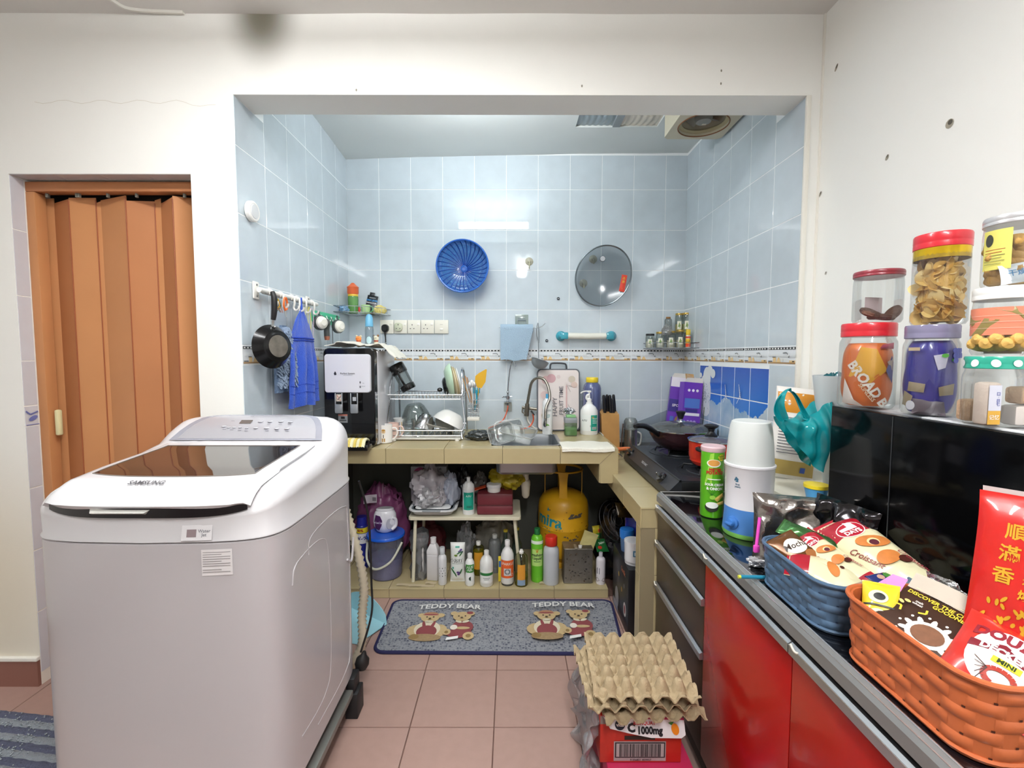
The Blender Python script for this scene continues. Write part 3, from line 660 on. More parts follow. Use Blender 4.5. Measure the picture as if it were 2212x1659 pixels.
# pressed ribs and hand recess in the side sheet
rb = Qm(WM)
for (y0, y1, z0, z1) in ((1.20, 1.44, .26, .76), (1.30, 1.62, .21, .80)):
 X = WX1_ - .0009; rb.tube(spline([(X, y0, z1 - .05), (X, y0 + .03, z1), (X, y1 - .05, z1 + .0), (X, y1, z1 - .08), (X, y1, z0 + .08), (X, y1 - .06, z0), (X, y0 + .03, z0)], 6), .0020, 6)
for o_ in (rb.b('side_rib', wm),): pass
Qm(WM).tube(spline([(WX1_ + .002, 1.60, .60), (WX1_ + .006, 1.63, .585), (WX1_ + .002, 1.66, .64), (WX1_ + .001, 1.665, .655)], 5), .004, 6).b('hand_recess', wm)
# stand
sd = thing('machine_stand', 'grey steel rolling stand under the white washing machine', 'stand', (0, 0, 0))
for x in (WX0_ + .02, WX1_ - .005): Qm(M('#8c8d88', .4, .6)).rbox(x - .018, x + .018, 1.02, 1.60, .095, .118, .003).b('rail', sd)
for y in (1.10, 1.66): Qm(M('#8c8d88', .4, .6)).rbox(WX0_ + .04, WX1_ - .025, y - .018, y + .018, .095, .118, .003).b('rail', sd)
for x in (WX0_ + .02, WX1_ + .003):
 for y in (1.10, 1.64):
  Qm(M('#1b1b1d', .5)).rbox(x - .024, x + .022, y - .035, y + .035, .0, .094, .004).rbox(x - .022, x + .010, y - .03, y + .03, .0945, .148, .004).b('foot', sd)
# drain hose, cable
hp = spline([(-.68, 1.79, .80), (-.65, 1.79, .70), (-.61, 1.79, .55), (-.590, 1.80, .40), (-.60, 1.80, .28), (-.60, 1.79, .16), (-.66, 1.80, .05)], 14)
q = Qm(M('#c9bfa8', .5)); rs = [.0165 + .003 * (1 if i % 2 else -1) for i in range(len(hp))]
q.tube(hp, rs, 10); hose = q.b('drain_hose', None, ang=80); hose.location = (0, 0, 0); tag(hose, 'beige ribbed drain hose hanging behind the washing machine', 'hose')
pc_ = thing('power_cable', 'black power cable with a plug hanging at the back corner of the washing machine', 'cable', (0, 0, 0))
p = U(782, 1425, Y=1.70)
Qm(M('#151515', .45)).tube(spline([(-.575, 1.72, .85), (-.548, 1.74, .7), (-.541, 1.74, .45), (-.537, 1.72, .33), (p.x - .004, 1.70, p.z + .03)], 8), .0042, 8).b('cable', pc_)
Qm(M('#1c1c1c', .45)).at((p.x, 1.70, p.z - .012), (0, .2, .3)).lathe([(.006, .045), (.012, .03), (.024, .018), (.027, -.005), (.02, -.024), (.0, -.027)][::-1], 12, sy=.75).b('plug', pc_)
# ================= right-hand cabinets
CBZ = .780; BGL = M('#0b0c10', .06, coat=.6); RED = M('#a3120e', .25, coat=.2, bump=.01, bs=5); BRN = M('#3a2c22', .28, bump=.01); ALU = M('#b3b5b9', .32, .85); GRY = M('#8f8f8e', .38, .5)
XC = .610  # outer edge of the top
p = U(1618, 1238, Z=CBZ); XI = p.x
po = U(1712, 1377, Z=CBZ - .036); XO = po.x; pdn = U(1712, 1408, X=XO + .006); DT = pdn.z
YF, YN = 1.815, .30
ct = thing('cabinet_top', 'glossy black glass countertop edged with a grey metal profile', 'countertop', (0, 0, 0))
Qm(BGL).rbox(XI, XR - .004, YN, YF - .004, CBZ - .03, CBZ, .0015).b('glass_top', ct)
Qm(BGL).box(XR - .004, XRR - .002, YN, YW - .01, CBZ - .03, CBZ - .0005).b('rear_strip', ct, smooth=False)
Qm(GRY).add([(XO, YN, CBZ - .036), (XO, YF, CBZ - .036), (XO, YF, CBZ - .012), (XO, YN, CBZ - .012), (XO + .006, YN, CBZ - .003), (XO + .006, YF, CBZ - .003), (XI, YF, CBZ + .0008), (XI, YN, CBZ + .0008), (XI, YN, CBZ - .036), (XI, YF, CBZ - .036)],
 [(0, 3, 2, 1), (3, 4, 5, 2), (4, 7, 6, 5), (0, 8, 7, 4, 3), (1, 2, 5, 6, 9), (0, 1, 9, 8)]).b('edge_profile', ct, smooth=False)
Qm(M('#d8d8d8', .25, .8)).tube([(XI, YN, CBZ + .0012), (XI, YF, CBZ + .0012)], .0016, 6).tube([(XI, YF - .002, CBZ + .0012), (XR - .005, YF - .002, CBZ + .0012)], .0018, 6).tube([(XO + .006, YN, CBZ - .003), (XO + .006, YF, CBZ - .003)], .0012, 5).b('edge_bead', ct)
pj = [U(1524, 1213, X=XO + .006).y, U(1712, 1408, X=XO + .006).y]
units = [(YF, pj[0], 'd'), (pj[0], pj[1], 'r'), (pj[1], pj[1] - (pj[0] - pj[1]), 'r'), (pj[1] - (pj[0] - pj[1]), YN, 'r')]
HND = lambda q, y1, y0, z: q.m(ALU).add([(XO - .004, y0, z - .002), (XO - .004, y1, z - .002), (XO - .004, y1, z + .017), (XO - .004, y0, z + .017), (XO + .004, y0, z + .022), (XO + .004, y1, z + .022), (XO + .022, y1, z + .012), (XO + .022, y0, z + .012), (XO + .02, y0, z - .002), (XO + .02, y1, z - .002)],
 [(0, 3, 2, 1), (3, 4, 5, 2), (4, 7, 6, 5), (7, 8, 9, 6), (0, 8, 7, 4, 3), (1, 2, 5, 6, 9), (0, 1, 9, 8)]).m(M('#dcdcde', .2, .9)).tube([(XO - .004, y0, z + .017), (XO - .004, y1, z + .017)], .0012, 5)
names = ['brown drawer cabinet nearest the stove with silver rail handles', 'red cabinet beside the brown drawers, behind the egg trays', 'red cabinet in the middle of the row below the blue basket', 'red cabinet nearest the viewer below the orange basket']
for k, (y1, y0, t) in enumerate(units):
 cb = thing('base_cabinet', names[k], 'cabinet', (0, 0, 0), group='base cabinets')
 Qm(M('#2a211c', .6)).rbox(XO + .024, XR - .012, y0 + .001, y1 - .001, .02, CBZ - .037, .001).b('body', cb)
 def front(z0, z1, mat, nm):
  f = Qm(mat).rbox(XO + .006, XO + .024, y0 + .0015, y1 - .0015, z0, z1, .0012).b(nm, cb)
  h = HND(MB(), y1 - .0015, y0 + .0015, z1).b('handle', f, smooth=False)
  Qm(M('#e3ddce', .5)).tube(spline([(XO + .0, y1 - .03, z1 + .016), (XO - .008, y1 - .028, z1 + .019), (XO - .006, y1 - .012, z1 + .024)], 4), .0024, 6).b('bumper', f)
 if t == 'd':
  zb = [U(1416, 1195, X=XO + .006).z, U(1424, 1289, X=XO + .006).z]
  a = U(1480, 1292, X=XO + .006)
  z2 = U(1416, 1202, X=XO + .006).z; z2 = .565; z3 = .395
  for z1, z0 in ((DT, z2 + .024), (z2, z3 + .024), (z3, .09)): front(z0, z1, BRN, 'drawer')
 else: front(.09, DT, RED, 'door')
 Qm(DARK).rbox(XO + .05, XO + .06, y0, y1, .0, .09, .001).b('kickboard', cb)
# ================= shared builders for bottles, jars, bags
def wave(f, seed=0):  return f
BP_ = {  # radius and height fractions
'round': [(.0, 0), (.93, 0), (1, .02), (1, .62), (.97, .70), (.75, .80), (.42, .87), (.36, .89), (.36, .93)],
'squat': [(.0, 0), (.95, 0), (1, .03), (1, .70), (.93, .80), (.60, .86), (.55, .88)],
'slim': [(.0, 0), (.92, 0), (1, .02), (1, .74), (.92, .82), (.5, .88), (.42, .90)],
'wine': [(.0, 0), (.95, 0), (1, .02), (1, .55), (.94, .62), (.55, .74), (.40, .80), (.36, .97)],
'dome': [(.0, 0), (.95, 0), (1, .02), (1, .78), (.93, .84), (.7, .88), (.45, .90)],
'waist': [(.0, 0), (.9, 0), (1, .04), (1, .30), (.88, .42), (.88, .55), (1, .66), (.95, .76), (.6, .86), (.4, .89)],
}
def bottle(name, label, cat, c, r, h, kind, col, cap=('#f2f2f0', .36, .10), wraps=(), group=None, sy=1, rough=.3, clear=None, fill=None, text=(), rz=None, extra=None):
 t = thing(name, label, cat, c, 0, group); a0 = atan2(-c[1], -c[0]) if rz is None else rz
 P = [(a * r, b * h) for a, b in BP_[kind]]
 if sy != 1: t.rotation_euler = (0, 0, a0 + pi / 2); a0 = -pi / 2
 mat = clear or M(col, rough)
 Qm(mat).lathe(P, 24, sy=sy).b('bottle_body', t)
 if fill:
  fc, ff = fill; Q = [(a * r * .95, b * h + .002) for a, b in BP_[kind] if b <= ff] ; Q.append((Q[-1][0], ff * h))
  Qm(fc if not isinstance(fc, str) else M(fc, .15)).lathe(Q, 20, sy=sy).b('contents', t)
 zc = BP_[kind][-1][1] * h
 if cap:
  cc, cr, ch = cap; cr *= r; ch *= h; q = Qm(M(cc, .35)).lathe([(cr * .98, 0), (cr, .001), (cr, ch * .9), (cr * .92, ch), (0, ch)], 18, cz=zc - .002)
  q.b('cap', t)
 if wraps or text:
  def rad(v):
   for (r0, z0), (r1, z1) in zip(P[1:-1], P[2:]):
    if v <= z1: return r0 + (r1 - r0) * max(0, (v - z0)) / max(z1 - z0, 1e-6)
   return P[-1][0]
  pr = Print(cyl_s(rad, a0, sy)); w_ = []
  for (a, z0, z1, mc) in wraps: pr.rect(-a * r, z0 * h, a * r, z1 * h, M(mc, .35), 14, 4)
  for (s_, u, v, sz, mc, *k) in text: pr.text(s_, u * r, v * h, sz * h, M(mc, .4), **(k[0] if k else {}))
  pr.b('printed_label', t)
 if extra: extra(t, P, a0)
 return t
def jar(name, label, c, r, h, lid, lidh=.018, body=None, group=None, neck=.92, cat='jar', lidr=None, flute=0):
 t = thing(name, label, cat, c, 0, group)
 body = body or CL()
 Qm(body).lathe([(0, .001), (r * .92, .001), (r, .008), (r, h - lidh - .02), (r * .99, h - lidh - .012), (r * neck, h - lidh - .004), (r * neck, h - .004)], 36, caps=False).b('jar_body', t)
 lr = lidr or r * neck * 1.05
 q = Qm(lid); z = h - lidh; nn = 48; vs = []
 q.lathe([(0, z + .001), (lr * .98, z), (lr, z + .001), (lr, z + lidh * .35), (lr * .992, z + lidh * .4), (lr, z + lidh * .45), (lr, h - .003), (lr * .97, h), (0, h)], nn).b('lid', t)
 return t
def crum(f, amp, sc_=18, seed=0):
 return lambda u, v: (lambda p: (p[0] + amp * noise.noise((p[0] * sc_ + seed, p[1] * sc_, p[2] * sc_)), p[1] + amp * noise.noise((p[0] * sc_, p[1] * sc_ + seed + 7, p[2] * sc_)), p[2] + amp * noise.noise((p[0] * sc_, p[1] * sc_, p[2] * sc_ + seed + 13))))(f(u, v))
class Bag:
 """sealed pillow pack lying in its own u,v plane; face(u,v,o) gives the printed front"""
 def __init__(s, w_, h_, d, amp=.004, sc_=25, seed=0, seal=.07, power=.7, crease=0): s.__dict__.update(w=w_, h=h_, d=d, amp=amp, sc=sc_, seed=seed, seal=seal, pw=power, cr=crease)
 def z(s, u, v):
  a, b = abs(2 * u / s.w), abs(2 * v / s.h); b = max(0, b - 0) / (1 - s.seal)
  if a >= 1 or b >= 1: return 0
  q = (1 - a ** 2.2) ** s.pw * (1 - b ** 3) ** s.pw
  n_ = noise.noise((u * s.sc + s.seed, v * s.sc, 0)); rdg = 1 - abs(noise.noise((u * s.sc * .8, v * s.sc * .8 + s.seed, 3))) * 2
  return s.d * q * .5 + s.amp * n_ * min(1, q * 2) + s.amp * s.cr * rdg * min(1, q * 3)
 def face(s, u, v, o=0, sg=1):
  k = 1 - .05 * (1 - abs(2 * v / s.h) ** 3)
  return Vector((u * k, v, sg * (s.z(u, v) + .0004) + sg * o))
 def b(s, mat, parent, nu=36, nv=44, name='bag_body', serr=0):
  q = Qm(mat)
  for sg in (1, -1): q.grid(lambda a, b: s.face((a - .5) * s.w * (sg), (b - .5) * s.h + (serr * (1 if int(a * nu) % 2 else -1) * (1 if b in (0, 1) else 0)), 0, sg), nu, nv)
  return q.b(name, parent, ang=50)
def bag_thing(name, label, cat, loc, rot, w_, h_, d, mat, group=None, **k):
 t = thing(name, label, cat, loc, rot=rot, group=group); b = Bag(w_, h_, d, **k); b.b(mat, t); return t, b
def cloth_blob(f, nu, nv, t_, mat, name, label, cat, group=None, amp=.004, sc_=22, seed=0):
 o = Qm(mat).slab(crum(f, amp, sc_, seed), nu, nv, t_).b(name); return tag(o, label, cat, group)
def crumple(name, label, cat, c, size, mat, seed=0, amp=.35, sc_=2.2, flat=.6, group=None, n=44, rz=0, sub=None):
 """a heap of scrunched sheet: creased closed surface resting on its base"""
 t = thing(name, label, cat, c, rz, group); sx, sy, sz = size
 vs = []; m_ = n * 2 // 3; q = Qm(mat)
 def P(u, v):
  a = 2 * pi * u; b = pi * v; d = Vector((sin(b) * cos(a), sin(b) * sin(a), -cos(b)))
  k = 1 + amp * (noise.noise(d * sc_ + Vector((seed, 0, 0))) + .8 * (.5 - abs(noise.noise(d * sc_ * 1.8 + Vector((0, seed, 0)))) * 2) * .6 + .35 * (.5 - abs(noise.noise(d * sc_ * 4.3 + Vector((0, 0, seed))))))
  z = d.z * k * .5 + .5
  return (d.x * k * sx / 2, d.y * k * sy / 2, max(0.001, z * sz if flat == 0 else max(0, (z - .12)) * sz * 1.1))
 q.grid(P, n, m_, closed=True).b('sheet', t, ang=50); return t
# ---------- things on the left niche wall
p = U(537, 457, X=XL)
t = thing('touch_light', 'round white stick-on lamp high on the left blue wall', 'light', (XL + .003, p.y, p.z))
Qm(WHITE).at(rot=(0, pi / 2, 0)).lathe([(.036, 0), (.040, .004), (.040, .018), (.036, .022), (.031, .0225), (.030, .0215), (0, .0215)], 32).b('lamp_housing', t)
Qm(M('#d9dbdc', .4)).at(rot=(0, pi / 2, 0)).lathe([(0, .021), (.029, .021), (.027, .0235), (0, .0245)], 28).b('diffuser', t)
# white rail with hooks
pa, pb = U(562, 628, X=XL + .03), U(678, 655, X=XL + .03)
rl = thing('hook_rail', 'white plastic rail with sliding hooks on the left blue wall', 'rail', (XL + .003, 0, 0)); z = 1.575; PL = M('#eceae3', .35)
z = (pa.z + pb.z) / 2
for y in (pa.y + .01, pb.y - .02): Qm(PL).rbox(0, .008, y - .02, y + .02, z - .035, z + .035, .006).b('end_plate', rl); Qm(M('#777777', .4, .6)).sphere((.009, y, z + .022), .004, 8, 5).sphere((.009, y, z - .022), .004, 8, 5).b('screw', rl)
Qm(PL).tube([(.028, pa.y - .01, z), (.028, pb.y + .03, z)], .0105, 10).b('rail_bar', rl)
Qm(M('#9b9b96', .4)).tube([(.028, pa.y + .02, z - .0055), (.028, pb.y - .02, z - .0055)], .0085, 8).b('rail_slot', rl)
hooks = []
ny = [pa.y + (pb.y - pa.y) * k for k in (.12, .30, .50, .60, .74, .92)]
for i, y in enumerate(ny):
 Qm(PL).tube(spline([(.028, y, z + .012), (.044, y, z + .002), (.046, y, z - .025), (.040, y + .004, z - .045), (.048, y + .004, z - .056), (.062, y + .002, z - .050), (.066, y, z - .038)], 5), .0045, 7).tube([(.028, y - .008, z), (.028, y + .008, z)], .0135, 10).b('hook', rl); hooks.append((XL + .05, y, z - .053))
# frying pan seen from below its base
pc_ = U(585, 748, X=XL + .09)
t = thing('frying_pan', 'black frying pan hanging by its long handle from the white hook rail', 'pan', (pc_.x, pc_.y + .03, pc_.z), rot=(0, 0, R(-24))); t.scale = (.88,) * 3
PANB = M('#1b1b1c', .22, .4, var=.3, vs=30)
Qm(PANB).at(rot=(0, pi / 2 - .05, 0)).lathe([(0, .025), (.055, .025), (.057, .0235), (.072, .020), (.098, -.018), (.100, -.020), (.098, -.021), (.070, .016), (0, .020)], 44).b('pan_body', t)
Qm(M('#8d8377', .3, .7, var=.5, vs=40)).at((.0, 0, 0), (0, pi / 2 - .05, 0)).lathe([(0, .0256), (.045, .0256), (.05, .0252)], 30, caps=False).b('pan_base', t)
Qm(STEEL).tube([(-.01, 0, .09), (-.004, 0, .125)], .006, 8).sphere((.004, 0, .088), .006, 8, 5).b('handle_bracket', t)
Qm(M('#141416', .5)).tube(spline([(-.004, 0, .12), (.004, 0, .16), (.006, 0, .215), (-.004, 0, .245)], 5), [.010 + .003 * sin(i / 15 * pi) for i in range(16)], 10, ).b('handle', t)
# orange pliers-like clip, wire ties
p = U(601, 660, X=XL + .06)
t = thing('twist_ties', 'small bundle of gold and green twist ties beside the frying pan handle', 'twist ties', (p.x, p.y, p.z)); random.seed(5)
for k in range(12):
 a = random.uniform(-1, 1); Qm(M(('#c9a227', '#3f6b3a', '#b5522a')[k % 3], .4)).tube(spline([(0, 0, .03), (random.uniform(-.01, .01), a * .012, .0), (random.uniform(-.01, .01), a * .024, -.03 + .02 * random.random())], 4), .0012, 5).b('tie', t)
p = U(617, 660, X=XL + .06)
t = thing('orange_pliers', 'orange handled pliers hanging on a hook above the grey mop cloth', 'pliers', (p.x, p.y, p.z))
for s_ in (-1, 1): Qm(M('#d9682a', .4)).tube(spline([(0, s_ * .004, -.022), (0, s_ * .016, 0), (0, s_ * .012, .022), (0, s_ * .004, .034)], 5), .0042, 7).b('handle', t)
Qm(STEEL).tube([(0, 0, -.02), (0, 0, -.048)], [.006, .003], 7).b('jaw', t)
# chenille mop cloth (grey blue, shaggy)
p0_, p1_ = U(612, 700, X=XL + .045), U(622, 868, X=XL + .045)
def mopf(u, v):
 wd = .022 + .055 * min(1, v * 2.0) ; y = p0_.y + .02 - .00 * v + (u - .5) * 2 * wd - .01 * v; z = p0_.z - .005 - (p0_.z - p1_.z - .05) * v
 return (XL + .035 + .012 * sin(u * 9) * v, y, z)
t = thing('microfibre_cloth', 'grey blue shaggy mop cloth hanging between the frying pan and the blue towel', 'cloth', (0, 0, 0))
Qm(M('#6d83a1', .9, bump=.5, bs=150)).slab(mopf, 10, 20, .012).b('cloth_body', t)
q = Qm(M('#8a9bb2', .9)); random.seed(11)
for k in range(420):
 u, v = random.random(), random.random() * .86 + .02; a = mopf(u, v); q.tube([a, (a[0] + .016, a[1] + random.uniform(-.006, .006), a[2] - .006), (a[0] + .020 + random.random() * .004, a[1] + random.uniform(-.006, .006), a[2] - .019)], [.004, .0042, .003], 5)
o = q.b('pile', t, ang=60); o['kind'] = 'stuff'
Qm(M('#5c7398', .9)).slab(lambda u, v: (XL + .03, p0_.y + .0 + (u - .5) * .07 * (.4 + v), p0_.z - .20 - .10 * v * (1 - .5 * abs(u - .5))), 8, 8, .006).b('cloth_back', t)
Qm(CHROME).tube(spline([(XL + .05, p0_.y + .02, p0_.z - .01), (XL + .052, p0_.y + .022, p0_.z + .015), (XL + .05, p0_.y + .02, p0_.z + .032)], 4), .0015, 5).b('hanging_loop', t)
# royal blue hand towel
a0_, a1_ = U(636, 690, X=XL + .07), U(655, 880, X=XL + .07)
ya, yb = U(625, 870, X=XL + .06).y, U(688, 870, X=XL + .06).y; ym = (ya + yb) / 2; ztop = U(634, 665, X=XL + .05).z; zw = U(650, 728, X=XL + .06).z; zb = U(655, 876, X=XL + .06).z
def towf(u, v):
 z = ztop + (zb - ztop) * v; w_ = (v / .30) ** .7 * .75 if v < .30 else .75 + .25 * (v - .30) / .70
 g = min(1, max(0, (v - .28) / .3)); fold_ = sin(u * 6.2 * pi + .6) * .013 * g + .004 * noise.noise((u * 8, v * 6, 0))
 return (XL + .05 + fold_ + .02 * sin(pi * u) * min(1, v * 4), ym + .012 * (1 - v) + (u - .5) * (yb - ya) * 1.02 * w_, z - .006 * sin(u * 11) * g)
TW = M('#2a55c4', .85, bump=.6, bs=220, sheen=.3)
t = thing('hand_towel', 'royal blue pleated hand towel hanging from the white hook rail', 'towel', (0, 0, 0))
Qm(TW).slab(towf, 60, 50, .006).b('towel_body', t)
Qm(M('#1a3fae', .8)).tube([Vector(towf(i / 20, .30)) + Vector((.004, 0, 0)) for i in range(21)], .004, 6).tube([Vector(towf(i / 20, .325)) + Vector((.004, 0, 0)) for i in range(21)], .0025, 6).b('waist_seam', t)
Qm(M('#173da8', .8)).tube([Vector(towf(i / 40, .78)) + Vector((.003, 0, 0)) for i in range(41)], .0022, 5).tube([Vector(towf(i / 40, .86)) + Vector((.003, 0, 0)) for i in range(41)], .0022, 5).b('border_seam', t)
Qm(TW).tube([(XL + .05, ym + .012, ztop - .01), (XL + .05, ym + .014, ztop + .055)], [.006, .0035], 6).b('loop', t)
# thin hair ties hanging
p = U(668, 690, X=XL + .05)
for k, (dy, c_, L_) in enumerate(((0, '#d9cf5e', .12), (.03, '#c9b9c9', .13), (-.03, '#cfd0a8', .07))):
 t = thing('elastic_band', ('yellow', 'pale mauve', 'pale green')[k] + ' elastic band loop hanging beside the blue towel', 'band', (p.x, p.y + dy, p.z + .03))
 Qm(M(c_, .6)).tube(spline([(0, 0, .03), (.004, .01, -.02), (.002, .006, -L_ * .8), (0, .012, -L_), (-.002, -.004, -L_ * .8), (0, -.012, -.02)], 5, True), .0018, 5, closed=True).b('band', t)
p = U(718, 665, X=XL + .05)
# green rack with hooks
pa, pb = U(676, 678, X=XL + .01), U(736, 697, X=XL + .01); z = (pa.z + pb.z) / 2; GR = M('#52cc9c', .4)
gr = thing('green_hook_rack', 'green plastic hook rack with white hooks beside the corner shelf', 'rack', (XL + .003, 0, 0))
q = Qm(GR); q.T = Matrix.Translation((0, (pa.y + pb.y) / 2, z)) @ Matrix.Rotation(pi / 2, 4, 'Z') @ Matrix.Rotation(pi / 2, 4, 'X'); L_ = abs(pb.y - pa.y)
q.rrlathe([(0, -.0), (0, -.009), (.002, -.011)], L_ + .02, .062, .028, 6); q.T = Matrix.Identity(4)
o = q.b('rack_plate', gr)
Qm(M('#36a67b', .45)).rbox(.0075, .0125, pa.y + .014, pb.y - .014, z - .009, z + .009, .002).b('rack_groove', gr)
gy = [pa.y + .03 + (L_ - .06) * k / 5 for k in range(6)]
for y in gy: Qm(M('#f0f0ec', .35)).tube(spline([(.011, y, z + .012), (.018, y, z - .004), (.026, y, z - .018), (.036, y, z - .012)], 4), .0028, 6).b('hook', gr)
# two measuring cups with dark rims, a dark lint brush between
for (px, py, nm) in ((694, 697, 'left'), (733, 705, 'right')):
 p = U(px, py, X=XL + .075)
 t = thing('measuring_cup', 'small white measuring cup with a dark rim on the green rack, ' + ('nearer the blue towel' if nm == 'left' else 'nearer the corner'), 'cup', p, rot=(0, 0, R(-28)), group='cups on the green rack')
 Qm(M('#e9e6db', .3)).at(rot=(0, pi / 2, 0)).lathe([(0, .022), (.016, .022), (.018, .019), (.030, .012), (.033, .002), (.031, .0), (0, .0)], 28).b('cup_body', t)
 Qm(M('#3c4040', .4)).at(rot=(0, pi / 2, 0)).lathe([(.031, -.022), (.038, -.018), (.038, -.002), (.032, .001)], 28, caps=False).b('cup_rim', t)
 Qm(M('#3c4040', .4)).tube(spline([(-.012, 0, .034), (-.016, 0, .047), (-.02, .006, .052), (-.02, .0, .058)], 4), .004, 6).b('cup_handle', t)
p = U(703, 718, X=XL + .05)
t = thing('lint_brush', 'dark grey curved handle brush with a brown tip behind the white cups', 'brush', p)
Qm(M('#474b4c', .45)).tube(spline([(.02, -.03, .055), (.01, .005, .05), (0, .018, .02), (0, .02, -.02)], 6), .015, 10).b('handle', t)
Qm(M('#a8644a', .5)).tube([(0, .02, -.02), (0, .02, -.04)], [.0155, .012], 10).b('tip', t)
t = thing('lanyard_cord', 'thin black cord hanging from the green rack', 'cord', (XL + .04, U(718, 720, X=XL + .04).y, U(718, 700, X=XL + .04).z))
Qm(M('#1d1d1d', .6)).tube(spline([(0, 0, .03), (.0, .002, -.04), (.002, .0, -.11)], 5), .0018, 5).sphere((.002, 0, -.112), .004, 6, 4).b('cord', t)
# bin-bag box with rolls and white bags on it
pb = U(535, 890, X=-.95); y0 = 2.06; 
bx0, bx1 = U(535, 870, Y=y0).x, U(600, 870, Y=y0).x; zt = U(560, 843, Y=y0).z
t = thing('white_dispenser_box', 'white box with a dark slot hidden behind the washing machine panel', 'box', (0, 0, 0))
Qm(M('#d9dadb', .4)).rbox(bx0 - .0, bx1, y0, y0 + .16, .60, zt, .006).b('box_body', t)
Qm(DARK).rbox(bx1 - .030, bx1 - .018, y0 - .001, y0 + .004, zt - .10, zt - .035, .002).b('slot', t)
t2 = thing('shelf_bracket_stand', 'white stand carrying the dispenser box beside the left niche wall', 'stand', (0, 0, 0))
Qm(M('#cfd0d0', .5)).rbox(bx0 + .01, bx1 - .01, y0 + .01, y0 + .15, .0, .598, .004).b('stand_body', t2)
t = thing('folded_white_bags', 'stack of crumpled white cloth bags on the dispenser box', 'bags', (0, 0, 0))
for k in range(7):
 def f(u, v, k=k): return (bx0 - .015 + (bx1 - bx0 + .035) * u + .006 * sin(k * 2 + v * 3), y0 - .015 + .15 * v + .005 * sin(9 * u + k), zt + .006 + .011 * k * (.5 + .5 * u * (1.2 - .3 * (k % 2))) + .006 * sin(u * 7 + k * 1.7) + .004 * sin(v * 9 + k))
 Qm(M('#e9e9e4', .8)).slab(crum(f, .006, 30, k), 26, 12, .004).b('folded_layer', t)
zr = zt + .07
for k, (px, py, c_) in enumerate(((552, 801, '#3fae4c'), (560, 811, '#5b93bf'), (549, 814, '#4f86b4'))):
 p = U(px, py, Y=y0 + .0); t = thing('bag_roll', ('green bin bag roll lying on top of two blue rolls', 'blue bin bag roll with its loose end to the right', 'small blue bin bag roll at the left end')[k], 'roll', p, rot=(0, 0, R(55)), group='bin bag rolls')
 Qm(M(c_, .5, bump=.2)).at(rot=(pi / 2, 0, 0)).lathe([(.0085, 0), (.0165, 0), (.0172, -.003), (.0172, -.088), (.0165, -.09), (.0085, -.09)], 20).b('roll_body', t)
 Qm(DARK).at(rot=(pi / 2, 0, 0)).lathe([(.0085, -.002), (0, -.002)], 16, caps=False).b('core_hole', t)
# ================= water dispenser
y0 = 2.38; zb = CT; x0, x1 = U(700, 860, Y=y0).x, U(810, 860, Y=y0).x; zt = U(750, 752, Y=y0).z
wd = thing('water_dispenser', 'black and white countertop water dispenser beside the washing machine', 'water dispenser', ((x0 + x1) / 2, y0, zb)); W2 = (x1 - x0) / 2; HH = zt - zb
BK = M('#0d0d0f', .18, coat=.5); LW = M('#d5d5da', .25, coat=.3)
q = Qm(BK); q.T = Matrix.Translation((0, .012, HH / 2)) @ Matrix.Rotation(pi / 2, 4, 'X'); q.rrlathe([(.002, -.06), (0, -.058), (0, .008), (.004, .012)], 2 * W2, HH, .028, 6); q.b('front_frame', wd)
Qm(LW).rbox(-W2 + .006, W2 + .004, .05, .40, .004, HH - .012, .008).b('cabinet_body', wd)
pz0, pz1 = U(750, 848, Y=y0).z - zb, U(750, 765, Y=y0).z - zb
q = Qm(M('#e3e3e9', .15, coat=.5)); q.T = Matrix.Translation((-.003, -.004, (pz0 + pz1) / 2)) @ Matrix.Rotation(pi / 2, 4, 'X'); q.rrlathe([(.0, -.01), (0, .010), (.003, .014)], 2 * W2 - .028, pz1 - pz0, .016, 6); q.b('front_door', wd)
pr = Print(plane_s((-.003, -.0185, (pz0 + pz1) / 2), (1, 0, 0), (0, 0, 1), (0, -1, 0)))
pr.text('Perfect System', .002, .0, .0125, M('#24242a', .4), bold=.01).text('Water Filtration System', .004, -.0085, .0048, M('#55555c', .4)).poly([(-.064, -.009), (-.054, -.006), (-.056, .004), (-.061, .012), (-.068, .0)], M('#24242a', .4)); pr.ell(.066, -.045, .004, .006, M('#77777d', .4)).ell(.066, -.068, .004, .006, M('#77777d', .4)).text('Hot\n\n\nNormal', .082, -.057, .006, M('#77777d', .4)); pr.b('printed_marks', wd)
for k, px in enumerate((735, 768)):
 p = U(px, 872, Y=y0 - .02); x = p.x - (x0 + x1) / 2; zt_ = U(px, 848, Y=y0).z - zb; zl = U(px, 890, Y=y0).z - zb
 Qm(BK).rbox(x - .016, x + .016, -.035, .0, zt_ - .045, zt_ + .0, .004).b('tap', wd)
 Qm(M('#a5a9ad', .3, .5)).rbox(x - .020, x - .014, -.044, -.036, zl, zt_ - .0, .003).rbox(x - .018, x + .018, -.046, -.038, zl - .002, zl + .045, .006).rbox(x + .014, x + .020, -.044, -.036, zl, zt_ - .0, .003).b('push_lever', wd)
 pr = Print(plane_s((x, -.0356, zt_ - .028), (1, 0, 0), (0, 0, 1), (0, -1, 0))); pr.rect(-.013, -.014, .013, .022, M('#ded5c5', .5), 1, 1) if k == 0 else pr.rect(-.009, -.012, .009, .008, M('#b9bcc0', .3), 1, 1)
 if k == 0: pr.line([(-.01, .018), (.0, .0), (.01, .016)], .003, M('#aa3333', .5)).line([(-.01, .0), (.01, -.01)], .003, M('#aa3333', .5)).line([(-.008, -.008), (.008, .008)], .003, M('#335555', .5))
 pr.b('tap_sticker', wd)
